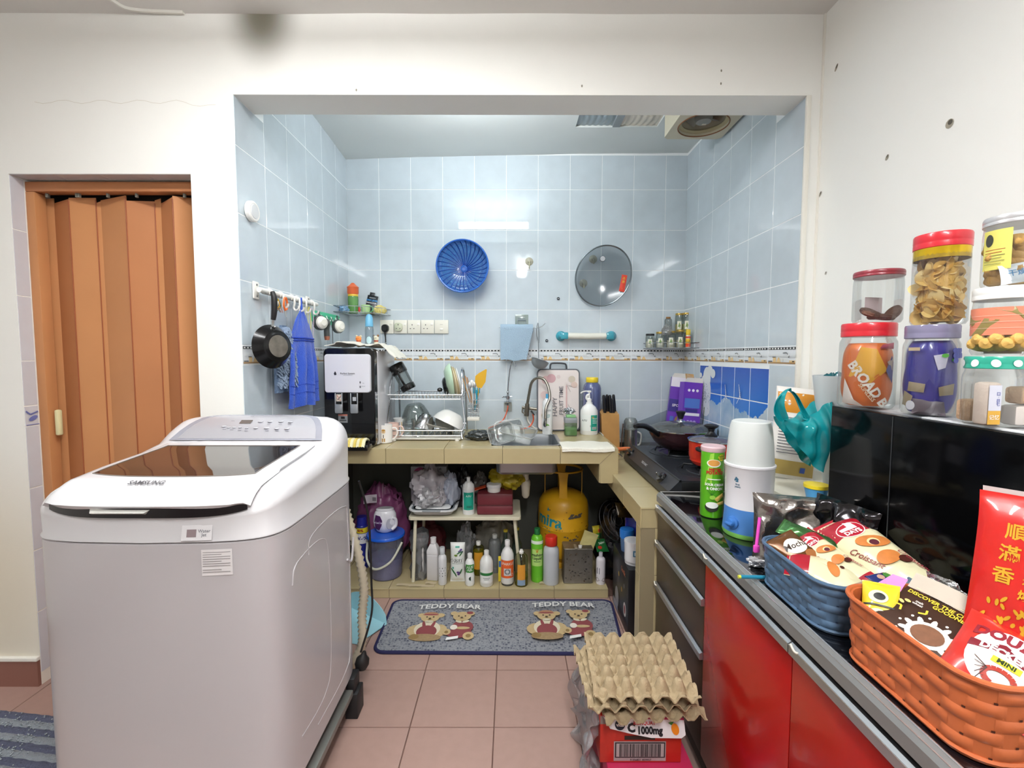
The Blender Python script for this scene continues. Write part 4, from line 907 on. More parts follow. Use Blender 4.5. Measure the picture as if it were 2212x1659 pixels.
p = U(741, 904, Y=y0); pr = Print(plane_s((p.x - (x0 + x1) / 2, .0, p.z - zb), (1, 0, 0), (0, 0, 1), (0, -1, 0))); pr.off = .0012; pr.rect(-.024, -.022, .024, .022, M('#9b9ea2', .3, .5), 1, 1).rect(-.024, .014, .024, .022, M('#c97b6a', .4), 1, 1).rect(-.010, -.002, .010, .010, DARK, 1, 1).rect(-.018, -.012, .018, -.008, DARK, 1, 1); pr.b('warning_plate', wd)
q = Qm(M('#55555a', .5))
for k in range(14): q.add([(W2 + .0045, .25 + .012 * j, .10 + .011 * k + .004 * j) for j in (0, 5)] + [(W2 + .0045, .25 + .012 * j, .104 + .011 * k + .004 * j) for j in (5, 0)], [(0, 1, 2, 3)])
o = q.b('vent_slot', wd); o['kind'] = 'stuff'
Qm(BK).rbox(-W2 + .01, W2 - .01, -.10, .0, .0, .03, .008).b('drip_tray', wd)
Qm(BK).tube([(W2 - .006, -.10, .03), (W2 - .006, -.10, .05)], .003, 6).b('tray_post', wd)
tc = thing('yellow_cloth', 'yellow and white striped cloth folded over the dispenser drip tray', 'cloth', ((x0 + x1) / 2 + .02, y0 - .055, zb + .031))
for k in range(11):
 a = -.075 + .0145 * k
 Qm(M(('#e9e3bd', '#dcc566')[k % 2], .9, bump=.4, bs=150)).slab(lambda u, v, a=a: (a + .0145 * u, -.045 + .085 * v, .008 + .016 * sin(v * pi) ** .5 - .018 * max(0, .25 - v) * 4 * 1.0 + .002 * sin(u * 5 + a * 90)), 3, 14, .006).b('cloth_stripe', tc)
# white cloth over the top
def wc(u, v):
 x = -W2 - .0 + (2 * W2 + .10) * u; y = .0 + .30 * v; z = .007 + .020 * abs(sin(u * 5.2 + .4)) * (1 - .5 * v) + .014 * (1 if .15 < u < .6 else .2) * (1 - abs(v - .3))
 if u > .78: z -= (u - .78) * .30
 return (x, y, max(z, .005 if u < .86 else -9))
cloth = Qm(M('#e9e5d8', .9, bump=.3, bs=90)).slab(crum(wc, .008, 24, 5), 50, 26, .004).b('white_cloth'); cloth.location = ((x0 + x1) / 2, y0 + .02, zt - .004); tag(cloth, 'crumpled white cloth draped over the top of the water dispenser', 'cloth')
dx = (x0 + x1) / 2; TZ = zt + .012
# baby bottle, little figures
p = U(796, 748, Y=2.58)
t = thing('baby_bottle', 'clear baby bottle with a pale blue cap on the dispenser', 'bottle', (p.x, 2.60, zt + .006)); h_ = U(796, 680, Y=2.60).z - zt; r_ = .024
Qm(CL('#dfe9ee', .9, diff=.12)).lathe([(0, 0), (r_ * .95, 0), (r_, .004), (r_, h_ * .52), (r_ * .9, h_ * .6), (r_ * .82, h_ * .62)], 24, caps=False).b('bottle_body', t)
Qm(M('#6fb3d6', .3)).lathe([(r_ * .92, h_ * .62), (r_ * .92, h_ * .72), (r_ * .88, h_ * .74), (r_ * .84, h_ * .88), (r_ * .55, h_ * .97), (0, h_)], 24).b('cap', t)
pr = Print(cyl_s(r_, -pi / 2)); pr.ell(.004, h_ * .22, .014, .02, M('#b9d6da', .4)); pr.b('printed_label', t)
def figure(name, label, px, py, Y, cols, s=1.0):
 p = U(px, py, Y=Y); t = thing(name, label, 'figurine', (p.x, Y, zt + .006))
 Qm(M(cols[0], .4)).sphere((0, 0, .018 * s), .015 * s, 14, 10, 1, .8, 1.2).b('body', t)
 q = Qm(M(cols[1], .4)).sphere((0, -.002, .046 * s), .016 * s, 14, 10, 1, .85, .9); q.b('head', t)
 for x in (-.011, .011): Qm(M(cols[2], .4)).sphere((x * s, 0, .060 * s), .006 * s, 8, 6).b('ear', t)
 q = Qm(DARK); q.sphere((-.005 * s, -.0155 * s, .048 * s), .002 * s, 6, 4).b('eye', t); Qm(DARK).sphere((.005 * s, -.0155 * s, .048 * s), .002 * s, 6, 4).b('eye', t)
 Qm(M('#b8402a', .4)).lathe([(.012 * s, .031 * s), (.013 * s, .034 * s), (.012 * s, .037 * s)], 14).b('collar', t); return t
figure('orange_figurine', 'small orange and cream animal figurine on the white cloth', 775, 748, 2.50, ('#ead9ae', '#e8883f', '#d9d0b0'))
figure('cat_figurine', 'small cream cat figurine with brown patches beside the baby bottle', 812, 750, 2.66, ('#e8dcbc', '#efe6cc', '#9a6a3f'), 1.15)
# ---------- switches and sockets on the back wall
YT = YB - .003
def face_plate(px0, px1, kind, lab):
 a, b = U(px0, 720, Y=YT), U(px1, 691, Y=YT); x = (a.x + b.x) / 2; z = 1.4525 if 0 else U((px0 + px1) / 2, 706, Y=YT).z; hw = (b.x - a.x) / 2 - .0005
 t = thing('wall_socket', lab, 'socket', (x, YT, z), group='sockets on the back wall'); IV = M('#ece9dc', .35)
 Qm(IV).rbox(-hw, hw, -.010, 0, -.043, .043, .0025).b('face_plate', t)
 K = M('#2a2a28', .5)
 if kind in ('s', 'a'):
  if kind == 'a': q = Qm(M('#c9cdb4', .4)); q.T = Matrix.Translation((-.012, -.0105, -.002)) @ Matrix.Rotation(pi / 2, 4, 'X'); q.rrlathe([(.0, -.001), (0, .012), (.004, .014)], .05, .052, .018, 5); q.b('socket_adapter', t)
  o = -.025 if kind == 'a' else -.0105
  for (dx_, dz, a_, b_) in ((-.012, .012, .002, .0042), (-.023, -.012, .0035, .002), (-.001, -.012, .0035, .002)): Qm(K).box(dx_ - a_, dx_ + a_, o - .0004, o + .001, dz - b_, dz + b_).b('socket_hole', t, smooth=False)
  Qm(M('#f7f5ee', .3)).rbox(.020, .035, -.0145, -.009, .008, .022, .002).b('rocker_switch', t)
 elif kind == 'p': Qm(M('#f0ede2', .3)).rbox(.018, .034, -.0125, -.009, .012, .026, .002).b('rocker_switch', t)
 else: Qm(M('#f7f5ee', .3)).rbox(-.010, .010, -.0155, -.009, -.022, -.010, .002).b('rocker_switch', t); Qm(M('#c9c6ba', .4)).rbox(-.010, .010, -.0105, -.009, .013, .016, .0005).b('name_strip', t)
 return t
SP = face_plate(822, 851, 'p', 'wall socket at the left end of the row, hidden by the black plug')
face_plate(852, 880, 'a', 'wall socket fitted with a pale green adapter cover'); face_plate(881, 909, 's', 'bare wall socket in the middle of the row'); face_plate(910, 938, 's', 'bare wall socket beside the end switch'); face_plate(939, 969, 'w', 'wall switch with a single rocker at the right end of the socket row')
p = U(832, 709, Y=YT - .02)
t = thing('black_plug', 'black three-pin plug in the leftmost wall socket with its cord', 'plug', (p.x, YT - .0105, p.z))
q = Qm(M('#141414', .35)); q.T = Matrix.Rotation(pi / 2, 4, 'X'); q.rrlathe([(.004, 0), (0, .004), (.002, .022), (.008, .028)], .046, .050, .02, 6); q.b('plug_body', t)
Qm(M('#141414', .4)).tube(spline([(0, -.014, -.02), (.002, -.016, -.045), (.003, -.014, -.07), (.004, -.012, -.16)], 5), [.009 - .005 * min(1, i / 6) for i in range(16)], 8).b('cord', t)
Qm(M('#c9ccc4', .4)).tube(spline([(-.010, -.014, -.115), (.004, -.018, -.108), (.0, -.018, -.098), (.008, -.016, -.09)], 4), .0018, 5).b('tie', t)
# ---------- corner wire shelves
def wire_shelf(name, label, cx, cy, z, r0, sgn, hgt=.035, n=7):
 t = thing(name, label, 'shelf', (cx, cy, z)); W = CHROME
 arc = lambda rr_, zz: [(sgn * rr_ * cos(a) * 1.0, -rr_ * sin(a), zz) for a in [pi / 2 * i / 14 for i in range(15)]]
 for zz in (0, hgt): Qm(W).tube([(sgn * .004, -.004, zz)] + arc(r0, zz), .0022, 6, closed=True).b('rim_wire', t)
 for k in range(1, 10):
  a = r0 * k / 10; L_ = sqrt(r0 * r0 - a * a); Qm(W).tube([(sgn * a, -.003, -.0015), (sgn * a, -L_, -.0015)], .0014, 5).b('floor_wire', t)
 for k in range(1, n): a = pi / 2 * k / n; Qm(W).tube([(sgn * r0 * cos(a), -r0 * sin(a), 0), (sgn * r0 * cos(a), -r0 * sin(a), hgt)], .0014, 5).b('upright_wire', t)
 return t
pz = U(842, 672, Y=YT - .01); csz = U(780, 676, Y=2.80).z; r0 = pz.x - XL - .0
wire_shelf('corner_shelf', 'chrome wire corner shelf on the left above the water dispenser', XL + .003, YT, csz, r0, 1)
LS = (XL, YT, csz)
def on_left(px, dy): return (U(px, 660, Y=YT - dy).x, YT - dy, csz + .002)
c = on_left(763, .10)
t = thing('sippy_cup', 'green sippy cup with an orange spout lid on the left corner shelf', 'cup', c)
hg = U(760, 612, Y=c[1]).z - csz; Qm(CL('#8fce7a', .75, diff=.45)).lathe([(0, 0), (.024, 0), (.027, .005), (.031, hg * .45), (.029, hg * .60)], 26, caps=False).b('cup_body', t)
Qm(M('#e8c33f', .4)).lathe([(.030, hg * .56), (.031, hg * .60), (.029, hg * .63)], 24).b('collar', t)
Qm(M('#d9663a', .35)).lathe([(.029, hg * .62), (.034, hg * .67), (.034, hg * .84), (.036, hg * .86), (.02, hg * .93), (.008, hg), (0, hg)], 24).b('lid', t)
q = Qm(M('#c9d14a', .5)); q.sphere((0, 0, .022), .019, 12, 8, 1, 1, .9); q.b('contents', t)
c = on_left(790, .09)
t = thing('green_mug', 'pale green plastic mug with a handle on the left corner shelf', 'mug', c)
Qm(M('#b5d79a', .35)).lathe([(0, 0), (.022, 0), (.025, .004), (.028, .052), (.026, .054), (.022, .05), (.018, .006)], 24).b('mug_body', t)
Qm(M('#6fae7c', .35)).tube(spline([(.024, -.004, .045), (.045, -.012, .040), (.046, -.012, .018), (.024, -.004, .010)], 5), .004, 7).b('handle', t)
c = on_left(797, .035)
t = thing('gas_level_card', 'black and blue gas level indicator card leaning behind the green mug', 'card', (c[0], c[1], c[2]), rot=(R(-12), R(10), 0))
Qm(M('#10161c', .3)).rbox(-.034, .034, -.004, .0, .0, .125, .003).b('card', t); Qm(M('#1a1f24', .4)).rbox(-.024, .008, -.003, .0, .124, .145, .003).b('hanger', t)
pr = Print(plane_s((0, -.0042, .0), (1, 0, 0), (0, 0, 1), (0, -1, 0))); pr.text('GAS LEVEL', 0, .092, .0155, M('#3d9be0', .4), bold=.03).text('MAGNETIC', 0, .109, .008, M('#d9e4ea', .4)).text('INDICATOR', .0, .075, .0115, M('#f0f0f0', .4), bold=.02).rect(.026, .01, .0285, .065, M('#e8e8e8', .4), 1, 1).rect(-.03, .01, .018, .06, M('#2c3a40', .4), 1, 1); pr.b('print', t)
t = crumple('yellow_sponge_cloth', 'folded yellow sponge cloth at the right end of the left corner shelf', 'cloth', on_left(820, .055), (.075, .06, .055), M('#d8c87a', .85, bump=.4), 4, .25, 1.6)
t = crumple('blue_pouch', 'small blue and white plastic pouch at the wall end of the corner shelf', 'pouch', (XL + .03, YT - .17, csz + .002), (.05, .05, .045), M('#6d93b4', .3), 9, .4, 2)
t = thing('red_lighter', 'small red lighter standing on the left corner shelf', 'lighter', on_left(776, .15)); Qm(M('#b5322a', .3)).rbox(-.006, .006, -.005, .005, 0, .035, .003).b('lighter_body', t); Qm(STEEL).rbox(-.006, .006, -.005, .005, .0355, .043, .001).b('lighter_cap', t)
# right corner shelf with jars
pz = U(1392, 748, Y=YT - .01); r0 = XR - pz.x; rsz = U(1450, 752, Y=2.82).z
wire_shelf('corner_shelf', 'chrome wire corner shelf on the right holding small jars', XR - .003, YT, rsz, r0, -1, .032)
def sjar(px, dy, pt, r_, lidc, fill, lab, zz=None, h=None, nm='jar'):
 zz = rsz + .002 if zz is None else zz; x = U(px, 740, Y=YT - dy).x; h = h or U(px, pt, Y=YT - dy).z - zz
 t = jar(nm, lab, (x, YT - dy, zz), r_, h, M(lidc, .3, .7 if lidc == '#b59a52' else 0), .012, CL('#f2f6f2', .97), group='jars on the right corner shelf')
 if fill: Qm(M(fill, .8, bump=.4, bs=80)).lathe([(0, .003), (r_ * .88, .003), (r_ * .9, .006), (r_ * .9, h * .45), (0, h * .5)], 20).b('contents', t)
 pr = Print(cyl_s(r_, -pi / 2 - .3)); pr.rect(-.012, h * .2, .014, h * .6, M('#e7e6d4', .5), 6, 2); pr.poly([(-.008, h * .3), (.0, h * .55), (.009, h * .4), (.004, h * .25)], M('#7f9a5a', .5)); pr.b('paper_label', t); return x, h
sjar(1404, .05, 721, .0275, '#1f2124', '#e0dccf', 'squat jar with a black lid on the right corner shelf')
sjar(1426, .075, 717, .0265, '#b59a52', '#eceae0', 'jar of white powder with a gold lid beside the black lidded one')
xj, hj = sjar(1449, .10, 715, .0255, '#b59a52', '#d9d2c0', 'gold lidded jar in the middle of the corner shelf'); sjar(1469, .11, 713, .0265, '#b59a52', '#cfc8b4', 'gold lidded jar with a leaf label behind the glue bottle')
zz = rsz + .002 + hj + .001
sjar(1466, .035, 677, .024, '#b59a52', '#cdbf8a', 'small gold lidded jar stacked in the upper row', rsz + .095); 
sjar(1482, .05, 676, .0285, '#b59a52', '#b7b98c', 'wide gold lidded jar stacked highest at the wall', rsz + .095)
x = U(1443, 690, Y=YT - .04).x
t = bottle('milk_bottle', 'small empty milk bottle with a gold cap on the top of the jar pile', 'bottle', (x, YT - .045, rsz + .085), .023, .115, 'dome', '#ffffff', ('#9a6c3a', .62, .09), clear=CL('#f2f4f2', .88), text=(('MILK', 0, .35, .14, '#333333'),))
t = crumple('plastic_pouch', 'crinkled clear plastic pouch between the jars of the right corner shelf', 'pouch', (U(1440, 700, Y=YT - .1).x, YT - .11, rsz + .078), (.06, .05, .06), CL('#e8eaea', .8, .15, .8, .25), 2, .4, 2.4)
Qm(CHROME).rbox(-.09, .06, -.05, .05, -.004, -.001, .001).b('shelf_plate', thing('jar_tray', 'thin clear tray that carries the upper row of jars', 'tray', (U(1462, 690, Y=YT - .06).x, YT - .055, rsz + .092)))
x = U(1488, 720, Y=YT - .17).x
bottle('glue_bottle', 'small glue bottle with a yellow cap at the front of the right corner shelf', 'bottle', (x, YT - .16, rsz + .002), .0135, .088, 'dome', '#e8ded0', ('#edc92f', 1.0, .38), wraps=((1.9, .06, .3, '#e2481f'), (1.9, .3, .62, '#f0c02c'), (1.9, .66, .78, '#d8442a')), text=(('GLUE', 0, .45, .1, '#4a3a10'),))
# ---------- blue colander, hooks, lid on the back wall
p = U(999, 575, Y=YT - .10); R0 = .158
cl = thing('blue_colander', 'round blue plastic colander hanging open side out on the back wall', 'colander', (p.x, YT - .006, p.z)); BLU = M('#2a62b8', .25, coat=.3); BLC = CL('#5c9bd8', .80, .1, .5, .38)
cpr = lambda k: (R0 * sin(k * pi / 2) ** .9 + .012, -(.005 + .10 * (1 - cos(k * pi / 2)) ** .9))   # radius, y
def cpt(k, a): r_, y = cpr(k); return (r_ * .93 * cos(a) + .0, y, r_ * .93 * sin(a) - .0)
q = Qm(BLC); q.grid(lambda u, v: cpt(v, 2 * pi * u), 64, 18, closed=True).b('bowl', cl)
for i in range(30): a = 2 * pi * i / 30; Qm(M('#123f94', .3)).tube([cpt(.02 + .98 * k / 10, a + .25 * k / 10) for k in range(11)], .0030, 5).b('rib', cl)
q = Qm(M('#3a74c4', .3))
for j in range(1, 26): k = j / 26; q.tube([cpt(k, 2 * pi * i / 48) for i in range(48)], .0011, 4, closed=True)
o = q.b('mesh_ring', cl); o['kind'] = 'stuff'
Qm(BLU).tube([cpt(1, 2 * pi * i / 64) for i in range(64)], .005, 8, closed=True).b('rim', cl)
q = Qm(BLU); q.T = Matrix.Rotation(pi / 2, 4, 'X'); q.lathe([(0, .004), (.02, .004), (.022, .008), (.012, .012), (.012, .008), (0, .008)], 24); q.b('centre_boss', cl)
def suction(px, py, lab, drop=.03):
 p = U(px, py, Y=YT); t = thing('suction_hook', lab, 'hook', (p.x, YT, p.z), group='suction hooks on the back wall')
 q = Qm(CL('#e4e2cf', .8, .2, .5, .5)); q.T = Matrix.Rotation(pi / 2, 4, 'X'); q.lathe([(.026, .001), (.022, .004), (.010, .009), (.008, .018), (0, .019)], 24); q.b('suction_cup', t)
 Qm(M('#a9a68c', .4, .4)).tube(spline([(0, -.02, .0), (.001, -.021, -.015), (0, -.024, -drop), (.0, -.032, -drop - .003), (0, -.036, -drop + .006)], 5), .0028, 6).b('hook_arm', t); return t
suction(1143, 565, 'bare suction hook between the blue colander and the splatter screen', .045)
suction(1281, 560, 'suction hook that the round splatter screen hangs on')
suction(1260, 612, 'lower suction hook seen through the round splatter screen')
p = U(1303, 596, Y=YT - .06); R0 = .170
gl = thing('splatter_screen', 'large round splatter screen with a steel rim hanging on the back wall', 'screen', (p.x, p.y, p.z), rot=(R(6), R(26), R(-6)))
gp = lambda rr_, a: (rr_ * cos(a), -.0, rr_ * sin(a) * 1.08)
Qm(CL('#c4cacd', .93, .12, .25, .07)).grid(lambda u, v: (R0 * v * cos(2 * pi * u) * .98, .030 * (1 - v * v) , R0 * v * sin(2 * pi * u) * 1.10), 64, 10, closed=True).b('glass', gl)
Qm(M('#7d858a', .2, .9)).tube([(R0 * cos(2 * pi * i / 72) * .98, 0, R0 * sin(2 * pi * i / 72) * 1.10) for i in range(72)], .0045, 8, closed=True).b('rim', gl)
q = Qm(M('#8f9499', .25, .8)); q.T = Matrix.Translation((-.05, .004, .09)) @ Matrix.Rotation(pi / 2, 4, 'X'); q.lathe([(0, .02), (.015, .02), (.018, .012), (.009, .004), (.009, 0)][::-1], 16); q.b('knob', gl)
tg = thing('red_tag', 'small red paper tag stuck on the rim of the round splatter screen', 'tag', U(1346, 612, Y=YT - .075), rot=(0, R(10), 0))
Qm(M('#d6402c', .5)).rbox(-.017, .017, 0, .0008, -.052, .052, .0003).b('paper', tg)
pr = Print(plane_s((0, 0, 0), (1, 0, 0), (0, 0, 1), (0, -1, 0))); pr.text('品', 0, .03, .018, M('#e9b93c', .4)).text('质', 0, .008, .018, M('#e9b93c', .4)).text('1', 0, -.032, .010, M('#e9b93c', .4)); pr.b('lettering', tg)
for px, py in ((1206, 645), (1181, 736)):
 p = U(px, py, Y=YT); t = thing('wall_plug', 'small dark round wall plug ' + ('below the splatter screen' if py < 700 else 'beside the sieve handle'), 'plug', (p.x, YT, p.z), group='dark wall plugs'); q = Qm(M('#1d2b3a', .3)); q.T = Matrix.Rotation(pi / 2, 4, 'X'); q.lathe([(.0095, .0), (.0095, .003), (.007, .005), (0, .005)], 14); q.b('plug_cap', t); Qm(WHITE).box(-.005, .005, -.0058, -.005, -.001, .0015).b('slot', t)
p = U(1127, 695, Y=YT)
t = thing('paper_towel_holder', 'clear adhesive hook plate with a wire arm for the blue cloth roll', 'holder', (p.x, YT, p.z))
Qm(CL('#d8e6e2', .85, .15, .4, .35)).rbox(-.042, .042, -.0015, 0, -.045, .045, .0007).b('adhesive_plate', t)
Qm(CHROME).tube(spline([(-.026, -.006, -.02), (-.026, -.006, .006), (-.02, -.006, .010), (.02, -.006, .010), (.026, -.006, .006), (.026, -.006, -.02)], 4), .0028, 6).tube([(-.022, -.006, .02), (.02, -.006, .02)], .0018, 6).b('hook_arm', t)
pa, pb = U(1078, 707, Y=YT - .03), U(1178, 698, Y=YT - .03)
Qm(CHROME).tube([(pa.x - p.x, -.035, pa.z - p.z), (pa.x - p.x + .25, -.035, pa.z - p.z - .004), (pb.x - p.x - .02, -.04, pb.z - p.z - .02), (pb.x - p.x, -.045, pb.z - p.z)], .0022, 6).tube([(pb.x - p.x + .006 * cos(2 * pi * i / 12), -.045, pb.z - p.z + .008 * sin(2 * pi * i / 12)) for i in range(12)], .0016, 5, closed=True).b('roll_bar', t)
p0_, p1_ = U(1081, 700, Y=YT - .04), U(1151, 778, Y=YT - .04)
rl = thing('blue_cloth_roll', 'roll of pale blue kitchen cloths with one sheet hanging down', 'roll', ((p0_.x + p1_.x) / 2, YT - .035, p0_.z - .028)); hw = (p1_.x - p0_.x) / 2; BC = M('#b3cde2', .85, bump=.8, bs=260)
q = Qm(BC); q.T = Matrix.Rotation(pi / 2, 4, 'Y'); q.lathe([(.006, -hw), (.026, -hw), (.0275, -hw + .003), (.0275, hw - .003), (.026, hw), (.006, hw)], 28); q.b('roll_body', rl)
Lh = rl.location.z - p1_.z
Qm(BC).slab(lambda u, v: (-hw + 2 * hw * u * (1 - .10 * v * u * 2), -.0285 + .006 * v + .003 * sin(u * 6 + v * 4), -Lh * v + .004 * sin(u * 9) * v), 20, 20, .0012).b('hanging_sheet', rl)
# ladle-like sieve
p = U(1162, 698, Y=YT - .04)
t = thing('steel_sieve', 'fine steel mesh sieve hanging beside the blue cloth roll', 'sieve', (p.x, YT - .05, p.z))
zb_ = U(1168, 778, Y=YT - .05).z - p.z
Qm(STEEL).tube(spline([(0, 0, 0), (-.008, 0, -.03), (-.006, 0, -.08), (.002, 0, -.11), (.006, 0, -.12), (.006, 0, -.06), (.003, 0, -.02)], 6, True), .0035, 6, closed=True).tube([(.002, 0, -.115), (.006, 0, zb_)], .003, 6).b('handle', t)
cx_, cz_ = .012, zb_ - .0; rS = .055
def sv(u, v): a = 2 * pi * u; q_ = pi / 2 * v; d = Vector((rS * cos(a) * sin(q_), rS * sin(a) * sin(q_), -rS * .95 * cos(q_))); d.rotate(Euler((R(-8), R(20), 0))); return (d.x + cx_, d.y - .045, d.z + cz_ - .002)
Qm(M('#9a9ea0', .4, .7, bump=.8, bs=900)).grid(sv, 32, 10, closed=True).b('mesh_bowl', t)
Qm(STEEL).tube([sv(i / 40, 1) for i in range(40)], .0026, 6, closed=True).b('rim', t)
# towel bar
pa, pb = U(1213, 724, Y=YT - .04), U(1323, 727, Y=YT - .04); TL = M('#3a9fb2', .2, coat=.3)
t = thing('towel_bar', 'white towel bar with translucent teal suction ends', 'towel bar', ((pa.x + pb.x) / 2, YT, (pa.z + pb.z) / 2)); L_ = (pb.x - pa.x) / 2
Qm(M('#ecebdf', .4)).tube([(-L_ + .028, -.038, .001), (0, -.040, -.002), (L_ - .028, -.038, .0)], .0195, 16).b('bar', t)
for s_ in (-1, 1):
 q = Qm(TL); q.T = Matrix.Translation((s_ * L_, 0, 0)) @ Matrix.Rotation(pi / 2, 4, 'X'); q.lathe([(.032, .0), (.032, .008), (.024, .02), (.014, .03), (.012, .045), (0, .048)], 28); q.b('suction_end', t)
 Qm(TL).rbox(s_ * (L_ - .017) - .024, s_ * (L_ - .017) + .024, -.060, -.018, -.021, .021, .006).b('socket_end', t)
# exhaust fan box hanging below the ceiling
ef = thing('exhaust_fan', 'square cream exhaust fan box under the niche ceiling', 'fan', (.94, 2.34, 2.45)); EC = M('#d6cfb8', .5, var=.08, vs=9)
q = Qm(EC); s2 = .148; rH = .118; n = 48
sq = []
for i in range(n):
 a = 2 * pi * (i + .5) / n; k = s2 / max(abs(cos(a)), abs(sin(a))); sq.append((k * cos(a), k * sin(a)))
vs = [(x, y, 0) for x, y in sq] + [(rH * cos(2 * pi * (i + .5) / n), rH * sin(2 * pi * (i + .5) / n), 0) for i in range(n)] + [(rH * .9 * cos(2 * pi * (i + .5) / n), rH * .9 * sin(2 * pi * (i + .5) / n), .10) for i in range(n)] + [(x, y, .125) for x, y in sq]
fs = []
for i in range(n): j = (i + 1) % n; fs += [(j, i, n + i, n + j), (n + j, n + i, 2 * n + i, 2 * n + j), (i, j, 3 * n + j, 3 * n + i)]
q.add(vs, fs).b('housing', ef, smooth=False)
q = Qm(M('#8a5a34', .6)); q.tube([(rH * cos(2 * pi * i / 48), rH * sin(2 * pi * i / 48), -.001) for i in range(48)], .0028, 5, closed=True); q.b('rim', ef)
Qm(M('#bfb38e', .5)).tube([(rH * .93 * cos(2 * pi * i / 48), rH * .93 * sin(2 * pi * i / 48), .02) for i in range(48)], .010, 6, closed=True).b('inner_ring', ef)
Qm(M('#3a3226', .8)).lathe([(0, .11), (rH, .11)], 32, caps=False).b('back_plate', ef)
Qm(M('#8f8f88', .5)).lathe([(0, .012), (.035, .014), (.042, .03), (.045, .09), (0, .09)], 24).b('motor_hub', ef)
for k in range(5):
 a = 2 * pi * k / 5 + .4
 Qm(M('#a2a29a', .5)).slab(lambda u, v: ((.04 + .062 * u) * cos(a + .75 * v), (.04 + .062 * u) * sin(a + .75 * v), .04 + .035 * v), 6, 6, .003).b('blade', ef)
Qm(EC).rbox(s2 - .02, s2 + .008, -.05, -.02, .01, .05, .003).rbox(-.01, .01, -.012, .0, .0, .001, .0003).b('clip', ef)
Qm(M('#7a3b25', .5)).box(.085, .10, -.142, -.130, -.0015, .0).b('label_mark', ef)
# ================= on the worktop
Z = CT
def mug(name, label, px, pyb, pyt, w_, col, hside, prof=None, Zs=CT, hx=0, mark=None, mat=None, grp=None):
 c, r, h = stand(px, pyb, pyt, w_, Zs); t = thing(name, label, 'mug', c, group=grp); prof = prof or [(.86, 0), (1, .06), (1, 1)]
 Qm(mat or M(col, .25, coat=.3)).lathe([(0, .001)] + [(a * r, max(.001, b * h)) for a, b in prof] + [(prof[-1][0] * r - .002, h + .001), (prof[-1][0] * r - .004, h - .002)] + [(a * r - .004, max(.006, b * h - .001)) for a, b in prof[::-1]] + [(0, .006)], 32, caps=False).b('mug_body', t)
 d = Vector((cos(hside), sin(hside), 0))
 Qm(mat or M(col, .25, coat=.3)).tube(spline([d * (r * .96) + Vector((0, 0, h * .80)), d * (r + .020) + Vector((0, 0, h * .78)), d * (r + .026) + Vector((0, 0, h * .5)), d * (r + .012) + Vector((0, 0, h * .25)), d * (r * .94) + Vector((0, 0, h * .18))], 6), .0042, 8).b('handle', t)
 if mark: pr = Print(cyl_s(r, -pi / 2 + .3)); mark(pr, r, h); pr.b('printed_picture', t)
 return t
def pic1(p, r, h):
 K = M('#b98a3c', .4); W_ = M('#4b4236', .4)
 p.ell(-.012, h * .66, .011, .010, M('#e6c79a', .4)).ell(-.012, h * .74, .010, .005, K).rect(-.021, h * .30, -.003, h * .52, M('#f6f3ea', .4), 3, 2).rect(-.020, h * .12, -.014, h * .30, K, 2, 2).rect(-.010, h * .12, -.004, h * .30, K, 2, 2).ell(-.015, h * .65, .0015, .002, W_).ell(-.009, h * .65, .0015, .002, W_).rect(-.014, h * .32, -.010, h * .50, W_, 1, 1)
mug('white_mug', 'white mug printed with a small cartoon child, front left on the worktop', 833, 959, 917, 31, '#f1eeea', .1, mark=pic1)
mug('pink_mug', 'white mug with a pink handle behind the printed white mug', 848, 952, 914, 29, '#eac9bd', 0, [(.86, 0), (1, .06), (1, 1)])
def pic2(p, r, h):
 for k, c_ in enumerate(('#c9b28c', '#3f6f9e', '#8f8f95', '#c9b28c', '#5c87ad')): u = -.028 + .012 * k; p.rect(u, h * .08, u + .006, h * .86, M(c_, .4), 2, 4)
c, r, h = stand(864, 946, 903, 30, Z)
t = thing('striped_tumbler', 'flared white tumbler with blue and tan stripes behind the two mugs', 'cup', c)
Qm(M('#eef0ee', .25, coat=.3)).lathe([(0, .001), (.66 * r, .001), (.68 * r, h * .4), (.74 * r, h * .8), (r, h), (r * .96, h), (.70 * r, h * .8), (.62 * r, .01), (0, .01)], 30, caps=False).b('cup_body', t)
pr = Print(cyl_s(lambda v: r * (.66 + .09 * v / h), -pi / 2 + .2)); pic2(pr, r, h); pr.b('printed_stripes', t)
GLS = CL('#eef3f2', .97, .04, .6, .04)
mug('glass_mug', 'clear ribbed glass beer mug standing in front of the dish rack', 905, 949, 905, 34, '#ffffff', .2, [(.8, 0), (.9, .04), (1, .14), (.92, .2), (1, .3), (.92, .4), (1, .5), (.93, .62), (.93, .8), (1, .86), (.98, 1)], mat=GLS)
